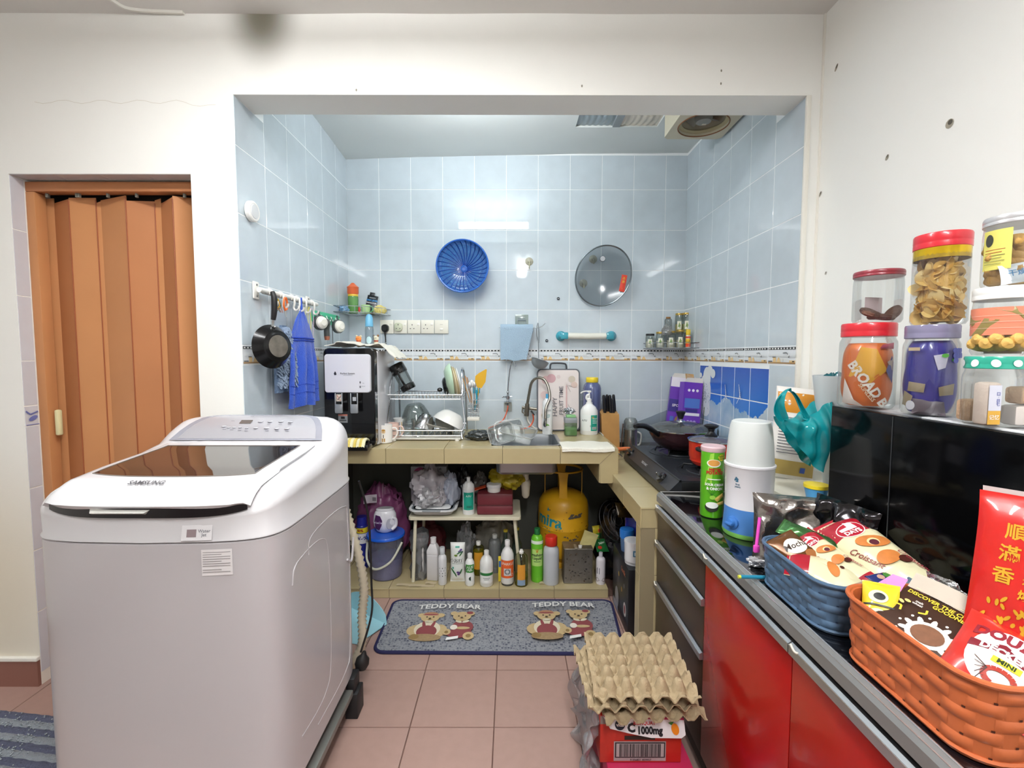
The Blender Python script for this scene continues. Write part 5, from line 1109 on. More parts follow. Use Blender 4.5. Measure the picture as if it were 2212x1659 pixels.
# ---- two-tier dish rack
xa, xb = U(850, 900, Y=2.68).x, U(1003, 900, Y=2.68).x; yf, yb_ = 2.56, 2.84
dr = thing('dish_rack', 'two-tier chrome wire dish rack between the water dispenser and the taps', 'dish rack', ((xa + xb) / 2, 0, Z)); hw = (xb - xa) / 2; z1 = U(930, 853, Y=yf).z - Z; z0 = .028; zt = U(930, 800, Y=2.7).z - Z
for s_ in (-1, 1):
 Qm(CHROME).tube(spline([(s_ * hw, yf, .012), (s_ * (hw - .004), yf + .01, .05), (s_ * (hw + .012), yf + .02, .10), (s_ * (hw - .002), yf + .03, z1 * .9), (s_ * (hw - .004), yf + .05, z1 + .05), (s_ * (hw - .012), yf + .10, zt), (s_ * (hw - .012), yb_ - .08, zt), (s_ * (hw - .004), yb_ - .03, z1), (s_ * hw, yb_, .012)], 6), .0055, 8).b('side_frame', dr)
 Qm(M('#e8e6df', .5)).lathe([(0, 0), (.012, 0), (.012, .012), (0, .014)], 12, cx=s_ * (hw - .03), cy=yf + .01).b('foot', dr)
def tier(zz, y0, y1, hgt, n):
 Qm(CHROME).tube([(-hw, y0, zz + hgt), (hw, y0, zz + hgt), (hw, y1, zz + hgt), (-hw, y1, zz + hgt)], .0032, 6, closed=True).tube([(-hw + .012, y0 + .01, zz), (hw - .012, y0 + .01, zz), (hw - .012, y1 - .01, zz), (-hw + .012, y1 - .01, zz)], .0028, 6, closed=True).b('tier_rim', dr)
 for k in range(n):
  x = -hw + .02 + (2 * hw - .04) * k / (n - 1)
  Qm(CHROME).tube([(x, y0, zz + hgt), (x, y0 + .01, zz)] + ([(x, y0 + .07, zz), (x, y0 + .085, zz + .035), (x, y0 + .10, zz), (x, y1 - .01, zz)] if n > 14 else [(x, y1 - .01, zz)]) + [(x, y1, zz + hgt)], .0016, 5).b('rack_wire', dr)
tier(z1 - .025, yf, yb_ - .02, .025, 20); tier(z0, yf, yb_, .03, 12)
Qm(M('#d9d6cc', .4)).rbox(-hw + .01, hw - .01, yf + .005, yb_ - .01, .006, .014, .003).b('drip_tray', dr)
cx = (xa + xb) / 2
def X_(px, Y): return U(px, 880, Y=Y).x
# glass bowl stack upturned, white bowl upturned, pan
def bowl(name, label, cat, px, py, Y, r, h, mat, rot=(0, 0, 0), th=.004, grp=None):
 p = U(px, py, Y=Y); t = thing(name, label, cat, p, rot=rot, group=grp)
 Qm(mat).lathe([(r, 0), (r * .97, .006), (r * .85, h * .45), (r * .62, h * .85), (r * .45, h), (0, h), (0, h - th), (r * .43, h - th), (r * .6, h * .8), (r * .82, h * .43), (r * .95, .004), (r, 0)], 40, caps=False).b('bowl', t); return t
bowl('glass_bowl', 'large clear glass bowl turned upside down in the lower tier of the dish rack', 'bowl', 900, 912, 2.72, .092, .11, GLS, (R(6), R(-6), 0))
bowl('steel_bowl', 'small polished steel bowl behind the glass mug in the dish rack', 'bowl', 915, 925, 2.66, .062, .085, M('#c5c9cb', .12, 1), (R(-8), R(12), 0))
bowl('white_bowl', 'white bowl lying upside down and tilted in the lower tier of the dish rack', 'bowl', 968, 916, 2.66, .098, .075, M('#eeede8', .2, coat=.4), (R(-12), R(26), 0))
bowl('steel_pot', 'low stainless steel pot tilted under the white bowl', 'pot', 955, 925, 2.72, .085, .055, M('#bfc2c3', .15, 1), (R(-12), R(24), 0))
t = thing('white_plate', 'white plate lying at a slant beneath the steel pot in the rack', 'plate', U(940, 922, Y=2.68), rot=(R(-6), R(14), 0)); Qm(M('#ecebe6', .25)).lathe([(0, 0), (.04, 0), (.085, .012), (.086, .014), (.04, .004), (0, .004)], 36, caps=False).b('plate_body', t)
# upper tier: coffee maker jug, plates on edge
p = U(884, 842, Y=2.70)
t = thing('coffee_press', 'black coffee press with a clear beaker lying tilted on the upper tier', 'coffee press', (p.x, 2.68, p.z + .012), rot=(R(0), R(-28), 0))
Qm(BK).lathe([(0, .095), (.043, .095), (.045, .10), (.044, .15), (.040, .155), (0, .157)], 28).b('lid', t)
Qm(CL('#dfe6e6', .9, .05, .8, .05)).lathe([(.038, .0), (.040, .095)], 28, caps=False).b('beaker', t)
Qm(BK).lathe([(0, -.012), (.040, -.012), (.043, -.006), (.043, .02), (.038, .024), (0, .024)], 28).b('base', t)
Qm(BK).tube(spline([(.0, -.042, .11), (.004, -.070, .10), (.004, -.072, .05), (.0, -.044, .012)], 5), .007, 8).b('handle', t)
zt1 = Z + z1
def plate(label, px, r, col, lean, grp='plates standing in the dish rack', dish=.02):
 x = U(px, 850, Y=2.70).x; t = thing('dinner_plate', label, 'plate', (x, 2.70, zt1 - .02 + r * .98), rot=(0, R(90 + lean), R(12)), group=grp)
 Qm(M(col, .22, coat=.3)).lathe([(0, -dish), (r * .6, -dish), (r * .85, -dish * .6), (r, 0), (r, .003), (r * .84, -dish * .6 + .004), (r * .6, -dish + .004), (0, -dish + .004)], 44, caps=False).b('plate_body', t)
plate('black plate half hidden behind the pale green plate', 964, .058, '#15181a', -10); plate('deep pale green plate at the left of the standing plates', 975, .098, '#bcd8bd', -8, dish=.035); plate('cream plate with a brown edge next to the green plate', 982, .090, '#d6c8a4', -12); plate('second cream plate standing behind the first', 986, .088, '#c9b98f', -13); plate('white plate at the right end of the standing plates', 991, .086, '#e9ebe6', -13)
Qm(BK).sphere((0, 0, 0), .016, 14, 8, 1, 1, .8).b('lid_knob', thing('black_knob_lid', 'small black knob of a lid lying on the upper tier beside the black plate', 'knob', U(950, 842, Y=2.64)))
# cutlery holder
px0 = U(1023, 890, Y=2.62)
t = thing('cutlery_holder', 'wire cutlery holder hanging on the right end of the dish rack', 'holder', (px0.x, 2.62, 0)); zb, zu = U(1023, 900, Y=2.6).z, U(1023, 864, Y=2.6).z
for z in [zb + (zu - zb) * k / 4 for k in range(5)]: Qm(CHROME).tube([(-.030, -.03, z), (.030, -.03, z), (.030, .03, z), (-.030, .03, z)], .0018, 5, closed=True).b('ring_wire', t)
for k in range(5): Qm(CHROME).tube([(-.030 + .015 * k, -.03, zb), (-.030 + .015 * k, -.03, zu)], .0014, 5).b('upright_wire', t)
Qm(M('#e1dfd6', .4)).rbox(-.034, .036, -.034, .034, zb - .022, zb - .002, .003).b('base', t)
random.seed(8)
ut = [('chopsticks', '#c08a4e', (1005, 812), (1020, 870)), ('chopsticks', '#b57a3f', (1009, 815), (1022, 872)), ('chopsticks', '#c79a60', (1000, 816), (1016, 870))]
for k, (nm, c_, a, b) in enumerate(ut):
 pa, pb = U(*a, Y=2.61 + .012 * k), U(*b, Y=2.60 + .012 * k); o = Qm(M(c_, .5)).tube([(0, 0, 0), tuple(pb - pa)], [.003, .0026], 6).b('chopstick'); o.location = pa; tag(o, ('long wooden chopstick leaning left out of the cutlery holder', 'second wooden chopstick beside the leaning one', 'wooden chopstick leaning furthest left')[k], 'chopstick', 'chopsticks in the holder')
def utensil(name, label, cat, pts, Y, rad, col, head=None, metal=0, group=None):
 P = [U(a, b, Y=Y) for a, b in pts]; o0 = P[-1]; t = thing(name, label, cat, o0, group=group); m_ = M(col, .3, metal)
 Qm(m_).tube(spline([p - o0 for p in P], 5), rad, 8).b('handle', t)
 if head: head(t, P[0] - o0, m_)
 return t
def hspat(t, c, m_):
 o = [(-.012, 0), (.012, .0), (.034, .035), (.042, .105), (.036, .108), (-.004, .085), (-.024, .068), (-.026, .03)]
 q = Qm(m_); q.T = Matrix.Translation(c) @ Matrix.Rotation(pi / 2, 4, 'X'); q.prism(o, -.003, .003); q.b('blade', t)
utensil('mustard_spatula', 'mustard yellow silicone spatula with a wide blade standing in the holder', 'spatula', [(1036, 838), (1032, 850), (1026, 880)], 2.64, .006, '#d9a722', hspat)
utensil('teal_tongs', 'teal plastic kitchen tool with slots in the cutlery holder', 'kitchen tool', [(1028, 842), (1030, 860), (1026, 885)], 2.60, .005, '#2b93ad', lambda t, c, m_: [Qm(m_).rbox(c.x - .016 + .011 * k, c.x - .010 + .011 * k, c.y - .003, c.y + .003, c.z - .02, c.z + .012, .002).b('prong', t) for k in range(4)])
for k, (px, py, c_) in enumerate(((1014, 833, '#c9ccce'), (1019, 828, '#dfe0dc'), (1024, 832, '#c4c8ca'), (1018, 850, '#cfd2d3'), (1029, 872, '#b9bdc0'))):
 utensil('table_spoon', ('steel spoon with its bowl up, leftmost in the holder', 'white plastic spoon at the back of the holder', 'steel spoon beside the teal tool', 'short steel spoon low in the front of the holder', 'steel spoon at the right edge of the holder')[k], 'spoon', [(px, py), (px + 1, py + 20), (1021 + k, 888)], 2.58 + .016 * k, .0028, c_, lambda t, c, m_: Qm(m_).sphere(c, .016, 14, 8, .8, .3, 1.2).b('spoon_bowl', t), .9 if k != 1 else 0, 'spoons in the holder')
# dark clutter of a blender lid and tray
t = crumple('black_strainer_lid', 'dark smoky plastic lid and strainer pieces on the worktop by the cutlery holder', 'lid', (U(1040, 930, Y=2.60).x - .01, 2.60, Z), (.15, .10, .055), M('#2b3030', .25, coat=.4), 3, .3, 2.2)
Qm(CL('#8fa09c', .75, .1, .6, .3)).rbox(-.055, .055, -.05, .05, .0, .028, .01).b('tray_body', thing('smoky_tray', 'small smoky plastic tray at the end of the orange hose', 'tray', (U(1052, 925, Y=2.72).x, 2.74, Z)))
t = thing('white_coaster', 'small round white cup standing by the foot of the dish rack', 'dish', stand(995, 936, 930, 16, Z)[0]); Qm(WHITE).lathe([(0, 0), (.014, 0), (.018, .009), (.019, .010), (0, .008)], 20).b('dish', t)
# ---- water filter tap on the wall, hoses, main tap
p = U(1097, 868, Y=YT); q0 = p
t = thing('filter_tap', 'slim chrome filter tap with a gooseneck on the back wall left of the sink', 'tap', (p.x, YT, p.z))
Qm(CL('#dfe4e0', .85, .2, .4, .5)).rbox(-.026, .026, -.004, 0, -.062, .0, .002).b('wall_plate', t)
Qm(CHROME).lathe([(0, 0), (.024, 0), (.026, .004), (.022, .008), (.008, .010), (.007, .02), (.012, .022), (.013, .04), (.007, .045), (.006, .06), (.009, .066), (.006, .072), (0, .075)], 20, cy=-.035).rbox(-.02, .02, -.04, -.0, -.004, .003, .002).b('tap_body', t)
Qm(CHROME).tube([(0, -.035, .034), (-.03, -.045, .036)], [.004, .003], 7).sphere((-.033, -.046, .036), .006, 8, 6).tube([(.01, -.035, .036), (.026, -.035, .038)], .003, 6).b('lever', t)
zz = lambda py: U(1097, py, Y=YT - .05).z - p.z
Qm(CHROME).tube(spline([(0, -.035, .07), (.004, -.037, .13), (.012, -.04, zz(800)), (.022, -.045, zz(785)), (.035, -.06, zz(780)), (.046, -.07, zz(787)), (.047, -.07, zz(792))], 6), .0042, 8).b('spout', t)
Qm(M('#5a5f62', .4)).tube([(.0, -.035, -.003), (.0, -.035, -.055)], .0045, 7).b('tail_pipe', t)
h1 = thing('orange_hose', 'thin orange water hose running from the filter tap down to the dish rack', 'hose', (0, 0, 0))
pts = [U(1097, 876, Y=YT - .045), U(1096, 885, Y=YT - .05), U(1088, 905, Y=YT - .06), U(1072, 918, Y=YT - .08), U(1055, 925, Y=2.83)]
Qm(M('#e0603a', .35)).tube(spline(pts, 8), .0038, 8).b('hose_body', h1)
t = thing('sink_tap', 'brushed steel tap with a tall flexible spring neck curving over the sink', 'tap', U(1138, 888, Y=YT - .03)); o = t.location.copy()
BN = M('#9c958a', .28, .9); g = lambda px, py, Y: U(px, py, Y=Y) - o
Qm(BN).tube([g(1137, 898, 2.93), g(1139, 872, 2.92)], [.016, .014], 12).tube([g(1128, 880, 2.95), g(1160, 884, 2.92)], .010, 10).b('tap_body', t)
Qm(BN).tube(spline([g(1129, 880, 2.92), g(1128, 890, 2.92), g(1134, 893, 2.92)], 5), .004, 6).b('ring', t)
nk = spline([g(1139, 873, 2.92), g(1143, 850, 2.90), g(1147, 830, 2.88), g(1154, 820, 2.86), g(1164, 816, 2.84), g(1175, 820, 2.82), g(1183, 832, 2.80), g(1187, 850, 2.78), g(1187, 862, 2.77), g(1182, 874, 2.76), g(1179, 885, 2.75), g(1178, 905, 2.74)], 8)
Qm(BN).tube(nk, [.0085 + .0008 * (i % 2) for i in range(len(nk))], 10).b('neck', t)
Qm(CHROME).tube([g(1178, 905, 2.74), g(1177, 918, 2.74), g(1177, 922, 2.74)], [.009, .011, .006], 10).b('spray_head', t)
Qm(M('#2a2a2c', .3)).tube([g(1148, 888, 2.90), g(1154, 896, 2.86)], [.006, .004], 8).b('lever', t)
h2 = thing('short_hoses', 'orange and white hoses looping from the sink tap down behind the sink', 'hose', (0, 0, 0))
Qm(M('#e0603a', .35)).tube(spline([U(1151, 894, Y=2.93), U(1152, 908, Y=2.93), U(1143, 922, Y=2.92), U(1125, 927, Y=2.90)], 8), .0045, 8).b('orange_hose', h2)
Qm(M('#e4e2da', .4)).tube(spline([U(1139, 898, Y=2.94), U(1142, 912, Y=2.94), U(1156, 925, Y=2.93), U(1172, 927, Y=2.93)], 8), .0045, 8).b('white_hose', h2)
# ---- sink and lunch boxes
sk = thing('sink', 'small stainless steel sink bowl let into the beige worktop', 'sink', ((SK[0] + SK[1]) / 2, (SK[2] + SK[3]) / 2, Z - .001)); SS = M('#a9aeb2', .3, .9)
w_, d_ = SK[1] - SK[0] - .004, SK[3] - SK[2] - .004
q = Qm(SS); vs = []; fs = []; prof = [(-.006, .002), (.008, .0035), (.012, .001), (.016, -.02), (.022, -.15), (.04, -.165)]
for ins_, z in prof: lp_ = rr(w_ - 2 * ins_, d_ - 2 * ins_, .05 - min(ins_, .03), 6); n = len(lp_); vs += [(x, y, z) for x, y in lp_]
for j in range(len(prof) - 1):
 for i in range(n): i2 = (i + 1) % n; fs.append((j * n + i, (j + 1) * n + i, (j + 1) * n + i2, j * n + i2))
fs.append(tuple((len(prof) - 1) * n + i for i in range(n))); q.add(vs, fs).b('bowl', sk)
Qm(CHROME).lathe([(0, -.164), (.022, -.164), (.024, -.162)], 20, caps=False).b('drain', sk)
def lunch(label, px, py, Y, rot, w2, d2, h2):
 t = thing('clear_lunch_box', label, 'box', U(px, py, Y=Y), rot=rot, group='clear boxes in the sink'); q = Qm(CL('#eef1f0', .88, .12, .5, .12)); vs = []; fs = []
 pf = [(.012, 0), (.0, h2), (-.006, h2), (-.006, h2 - .006)]
 for i_, z in pf: lp_ = rr(w2 - 2 * i_, d2 - 2 * i_, .022, 5); n = len(lp_); vs += [(x, y, z) for x, y in lp_]
 for j in range(3):
  for i in range(n): i2 = (i + 1) % n; fs.append((j * n + i, j * n + i2, (j + 1) * n + i2, (j + 1) * n + i))
 fs.append(tuple(range(n))); q.add(vs, fs).b('box_body', t)
 Qm(CL('#f4f6f5', .8, .1, .7, .35)).tube([(x, y, h2) for x, y in rr(w2 + .012, d2 + .012, .025, 5)], .0025, 6, closed=True).b('rim', t)
lunch('clear plastic box standing on edge at the left end of the sink', 1082, 938, 2.56, (R(75), R(-14), R(8)), .13, .10, .05)
lunch('clear plastic box leaning behind the one on edge', 1100, 934, 2.62, (R(62), R(-8), R(4)), .15, .11, .04); lunch('low clear plastic box lying in the front of the sink', 1118, 948, 2.53, (R(14), R(10), R(-14)), .18, .12, .05)
# ---- chopping board
pa, pb = U(1160, 925, Y=2.90), U(1253, 925, Y=2.90); x0, x1 = pa.x, pb.x; zb, zt = Z + .003, U(1206, 796, Y=2.93).z
cb = thing('chopping_board', 'pink chopping board with grey rim and fruit lettering leaning on the back wall', 'chopping board', ((x0 + x1) / 2, 2.895, zb), rot=(R(-6), 0, 0)); w2, hh = (x1 - x0) / 2, (zt - zb)
q = Qm(M('#5c5f66', .4)); q.T = Matrix.Translation((0, 0, hh / 2)) @ Matrix.Rotation(pi / 2, 4, 'X'); q.rrlathe([(.001, -.012), (0, -.011), (0, -.001), (.001, 0)], 2 * w2, hh, .028, 6); q.b('rim', cb)
q = Qm(M('#e7dcd8', .4)); q.T = Matrix.Translation((0, 0, hh / 2)) @ Matrix.Rotation(pi / 2, 4, 'X'); q.rrlathe([(0, -.005), (0, .0012)], 2 * w2 - .016, hh - .016, .022, 6); q.b('board', cb)
Qm(M('#3f4247', .4)).tube(spline([(-.052, .005, hh - .004), (-.05, .005, hh + .024), (-.035, .005, hh + .036), (.035, .005, hh + .034), (.05, .005, hh + .022), (.052, .005, hh - .004)], 5), .0055, 8).b('handle', cb)
pr = Print(plane_s((0, -.0015, hh / 2), (1, 0, 0), (0, 0, 1), (0, -1, 0))); PK = M('#d9b3b0', .5); T2 = M('#cbbfae', .5); TX = M('#6e6a70', .5)
for (u, v, r_, m_) in ((-.08, .125, .026, PK), (-.045, .135, .028, M('#cfa3a8', .5)), (.0, .145, .012, M('#dccbc8', .5)), (.085, .13, .022, T2), (.10, .095, .02, M('#d7bfb4', .5)), (.09, -.12, .028, T2), (-.09, .03, .024, M('#e0c6c2', .5)), (.05, .10, .012, M('#e2d6d2', .5)), (.06, -.15, .03, PK), (-.09, -.10, .02, T2)): pr.ell(u, v, r_, r_, m_)
pr.text('HAPPY', -.022, -.045, .040, TX, rot=pi / 2, bold=.005, sx=1.0).text('FRUIT TIME', .018, -.005, .036, TX, rot=pi / 2, bold=.005)
for a, b in (((.05, .10), (.075, .05)), ((.06, .09), (.085, .085)), ((-.09, -.06), (-.07, -.09)), ((.075, -.06), (.06, -.03))): pr.line([a, b], .002, M('#8f857f', .5))
pr.rect(.046, -.08, .054, .09, PK, 1, 3); pr.b('printed_pattern', cb)
# ---- bottles round the sink
c, r, h = stand(1182, 938, 866, 27, Z)
bottle('shampoo_bottle', 'white bottle with a blue cap and green leaf label behind the sink tap', 'bottle', (U(1183, 925, Y=2.78).x, 2.80, Z), .031, U(1183, 850, Y=2.80).z - Z, 'squat', '#f3f4f2', ('#4ba3cf', .36, .12), wraps=((1.1, .12, .55, '#f7f7f5'),), text=(('Eco', .2, .60, .08, '#5b5b60'), ('▬▬▬\n▬▬▬\n▬▬', .1, .46, .035, '#4a8f8c')), extra=lambda t, P, a0: Print(cyl_s(.0312, a0)).poly([(-.008, .05), (.012, .052), (.008, .062), (-.004, .068)], M('#6fb33c', .4)).b('leaf_mark', t))
c, r, h = stand(1181, 934, 915, 17, Z)
t = thing('small_white_pot', 'short white pot with a dark lid under the tap mouth', 'pot', c); Qm(WHITE).lathe([(0, 0), (.019, 0), (.021, .004), (.016, .035), (.012, .04)], 20).b('pot_body', t); Qm(DARK).lathe([(.012, .04), (.013, .05), (0, .052)], 18).b('lid', t)
def pump(name, label, px, pyb, pyt, w_, body, headc, sp, kind='squat', hk=.72, **k):
 c, r, h = stand(px, pyb, pyt, w_, Z); hb = h * hk
 def ex(t, P, a0):
  zc = P[-1][1]; Qm(M(headc, .35)).lathe([(r * .50, zc - .002), (r * .52, zc + .018), (r * .30, zc + .022), (r * .14, zc + .026)], 18).tube([(0, 0, zc + .02), (0, 0, h - .008)], .004, 8).b('collar', t)
  Qm(M(headc, .35)).rbox(-.011, .011, -.009, .009, h - .012, h, .004).tube([(0, 0, h - .005), (sp, 0, h - .004), (sp * 1.35, 0, h - .012)], [.005, .0042, .0035], 8).b('pump_head', t)
 return bottle(name, label, 'bottle', c, r, hb, kind, body, None, extra=ex, **k)
pump('soap_pump', 'small white pump bottle with an orange red pump beside the chopping board', 1213, 930, 868, 16, '#f2eee6', '#e0482e', -.022, wraps=((1.1, .1, .9, '#f4ece0'),), text=(('☺', 0, .35, .28, '#4a2f25'), ('O', 0, .72, .18, '#a3562e')), hk=.72)
c, r, h = stand(1272, 941, 845, 40, Z)
def exg(t, P, a0):
 Qm(M('#eeeeea', .35)).tube(spline([(-.004, 0, h * .78), (-.016, 0, h * .84), (-.012, 0, h * .90), (.002, 0, h * .92)], 5), .008, 10).b('grip', t)
 zc = P[-1][1]; Qm(WHITE).lathe([(.014, zc - .004), (.014, zc + .02), (.006, zc + .024), (.004, h * .98)], 16).b('collar', t); Qm(WHITE).rbox(-.012, .012, -.008, .008, h * .97, h + .004, .004).tube(spline([(0, 0, h), (-.03, -.008, h - .001), (-.046, -.012, h - .008), (-.05, -.012, h - .014)], 5), .0042, 8).b('pump_head', t)
t = bottle('dish_soap_jug', 'big white dish soap jug with a teal label and white pump by the folded cloth', 'bottle', (c[0], c[1] + .0, Z), r * .95, h * .80, 'round', '#f1f1ee', None, wraps=((.95, .12, .58, '#f1f4f1'),), text=(('A.FU', -.55, .42, .08, '#333a3a'), ('▤▤', .35, .26, .07, '#2a2a2a'), ('✤', .45, .50, .10, '#c9a33c')), sy=.8, extra=exg)
pr = Print(cyl_s(r * .95, -pi / 2, .8)); pr.off = .0012; pr.rect(.2 * r, h * .10, 1.05 * r, h * .46, M('#1f9e87', .4), 8, 3).rect(.35 * r, h * .13, .9 * r, h * .19, M('#e9efe9', .4), 4, 1); pr.off = .0022
for k in range(9): pr.rect((.38 + .055 * k) * r, h * .135, (.405 + .055 * k) * r, h * .185, M('#222222', .5), 1, 1)
for k in range(4): pr.rect(.35 * r, h * (.38 - .035 * k), (.95 - .1 * (k % 2)) * r, h * (.393 - .035 * k), M('#d8efe6', .4), 4, 1)
pr.b('side_label', t)
# sponge dispenser with green liquid
c, r, h = stand(1232, 943, 900, 32, Z); W_ = .036
t = thing('sponge_dispenser', 'square grey soap dispenser with a green sponge and green liquid', 'dispenser', (c[0], c[1], Z)); h = U(1232, 900, Y=c[1] - .03).z - Z
Qm(CL('#cfe6c4', .85, .08, .6, .12)).rbox(-W_, W_, -W_, W_, .0, h * .74, .006).b('tank', t)
Qm(CL('#5fc13c', .8, .05, .3, .75)).rbox(-W_ + .002, W_ - .002, -W_ + .002, W_ - .002, .004, h * .46, .005).b('liquid', t)
Qm(M('#8d9296', .4)).rbox(-W_ - .001, W_ + .001, -W_ - .001, W_ + .001, h * .66, h * .93, .005).b('head', t)
Qm(M('#93c98c', .9, bump=.5, bs=300)).rbox(-.026, .030, -.022, .022, h * .93, h * 1.06, .004).b('sponge', t)
t = crumple('wire_scrubber', 'silver wire scrubber pad behind the green sponge', 'scrubber', (c[0] + .0, c[1] + .075, Z + .12), (.06, .035, .035), CHROME, 3, .5, 4, flat=0); 
Qm(M('#c9ccca', .4)).lathe([(0, 0), (.020, 0), (.020, .118), (0, .12)], 18).b('cup_body', thing('scrubber_cup', 'pale cup carrying the wire scrubber behind the sponge dispenser', 'cup', (c[0], c[1] + .075, Z)))
# blue big bottle behind
c = (U(1278, 920, Y=2.88).x, 2.88, Z); h = U(1278, 815, Y=2.88).z - Z
t = thing('blue_water_jug', 'tall translucent blue jug with a yellow lid behind the dish soap', 'jug', c)
Qm(M('#6b74a0', .15, tr=.25, coat=.4)).lathe([(0, 0), (.052, 0), (.056, .006), (.056, h * .35), (.054, h * .37), (.056, h * .39), (.056, h * .80), (.050, h * .86), (.034, h * .91), (.034, h * .93)], 32).b('jug_body', t)
for k in range(5): a = -pi / 2 + (k - 2) * .42; Qm(M('#4a5280', .3)).tube([(.0562 * cos(a), .0562 * sin(a), h * .42), (.0562 * cos(a), .0562 * sin(a), h * .78)], .0014, 5).b('groove', t)
Qm(M('#efd22c', .35)).lathe([(0, h * .91), (.037, h * .91), (.038, h * .915), (.038, h * .985), (.035, h), (0, h)], 28).b('lid', t)
t = thing('coiled_cable', 'pale cable lying in a loop on the worktop in front of the knife block', 'cable', (0, 0, Z + .004)); Qm(M('#cfcabb', .5)).tube(spline([U(1245, 930, Z=Z) - Vector((0, 0, Z)), U(1268, 928, Z=Z) - Vector((0, 0, Z)), U(1290, 932, Z=Z) - Vector((0, 0, Z)), U(1303, 942, Z=Z) - Vector((0, 0, Z))], 6), .004, 6).b('cable_body', t)
# towel on the corner
def tf(u, v):
 x = .26 + .27 * u; y = 2.325 + .20 * v; z = Z + .004 + .0035 * noise.noise((x * 22, y * 22, 0)) + .002 * sin(u * 7 + v * 4)
 if y < 2.345: z -= (2.345 - y) * .9; y = 2.343 + (y - 2.345) * .15
 return (x + .012 * (v - .5) * 0 + .004 * noise.noise((0, y * 15, 3)), y, z)
tag(Qm(M('#ebe7d9', .9, bump=.4, bs=120)).slab(tf, 34, 24, .004).b('dish_cloth'), 'cream dish cloth spread over the right end of the worktop', 'cloth')
# knife block
p = U(1318, 966, Y=2.47); zk = LZ
kb = thing('knife_block', 'wooden knife block with five black-handled knives in front of the stove', 'knife block', (.64, 2.84, zk)); zt = U(1318, 895, Y=2.79).z - zk; x0, x1 = U(1303, 900, Y=2.79).x - .64, U(1338, 960, Y=2.79).x - .64
WD = M('#b98a4f', .5, var=.25, vs=14)
Qm(WD).add([(x0, -.05, 0), (x1 + .004, -.05, 0), (x1 + .004, .07, 0), (x0, .07, 0), (x0 - .012, -.055, zt - .0), (x1 - .006, -.055, zt), (x1 - .006, .05, zt + .02), (x0 - .012, .05, zt + .02)], [(3, 2, 1, 0), (4, 5, 6, 7), (0, 1, 5, 4), (1, 2, 6, 5), (2, 3, 7, 6), (3, 0, 4, 7)]).b('block', kb, smooth=False)
for k, (px, pt) in enumerate(((1304, 853), (1311, 852), (1317, 853), (1325, 852), (1322, 860))):
 a = U(px + 3, 896, Y=2.82 + .03 * (k % 2)); b = U(px, pt, Y=2.82 + .03 * (k % 2)); o = a - kb.location
 t = thing('kitchen_knife', ('kitchen knife at the left end of the wooden block', 'second kitchen knife from the left in the block', 'third kitchen knife from the left in the block', 'kitchen knife at the right end of the block', 'shorter kitchen knife at the back of the block')[k], 'knife', a, group='knives in the block')
 d = b - a; Qm(M('#101012', .35)).tube([(0, 0, 0), tuple(d * .5), tuple(d * .92), tuple(d)], [.0095, .011, .0095, .006], 8).b('handle', t); Qm(STEEL).sphere(tuple(d * .97), .004, 6, 4).b('rivet', t)
# jug and cleaver beside the stove
c = (U(1362, 930, Y=2.88).x, 2.88, LZ + 0)
t = thing('steel_jug', 'small steel jug with a clear lid between knife block and stove', 'jug', c); zz = U(1360, 927, Y=2.88).z - LZ
Qm(M('#b9bbb9', .2, .9)).lathe([(0, 0), (.042, 0), (.046, .004), (.042, zz), (.040, zz)], 28).b('jug_body', t)
Qm(M('#c9ccca', .3, .5)).tube(spline([(.04, -.01, zz * .9), (.062, -.015, zz * .8), (.06, -.015, zz * .45), (.042, -.01, zz * .3)], 5), .006, 8).b('handle', t)
Qm(CL('#e3e8e6', .85, .1, .7, .15)).lathe([(.041, zz), (.044, zz + .01), (.040, zz + .055), (.03, zz + .07), (0, zz + .072)], 24, caps=False).b('clear_lid', t)
t = thing('butter_knife', 'thin dark skewer leaning against the steel jug', 'skewer', U(1341, 974, Y=2.82)); Qm(M('#5c4438', .4)).tube([(0, 0, 0), tuple(U(1346, 915, Y=2.84) - t.location)], [.004, .0035], 7).b('stick', t)
# pale cut-out film leaning on the wall
tag(Qm(CL('#dfe6ea', .9, .2, .5, .15)).slab(lambda u, v: (.74 + .36 * u, YB - .05 - .02 * u + .012 * noise.noise((u * 4, v * 3, 0)), LZ + .004 + (.16 + .15 * u) * v), 16, 8, .001).b('clear_film'), 'sheet of clear plastic film leaning in the corner behind the pan', 'film')
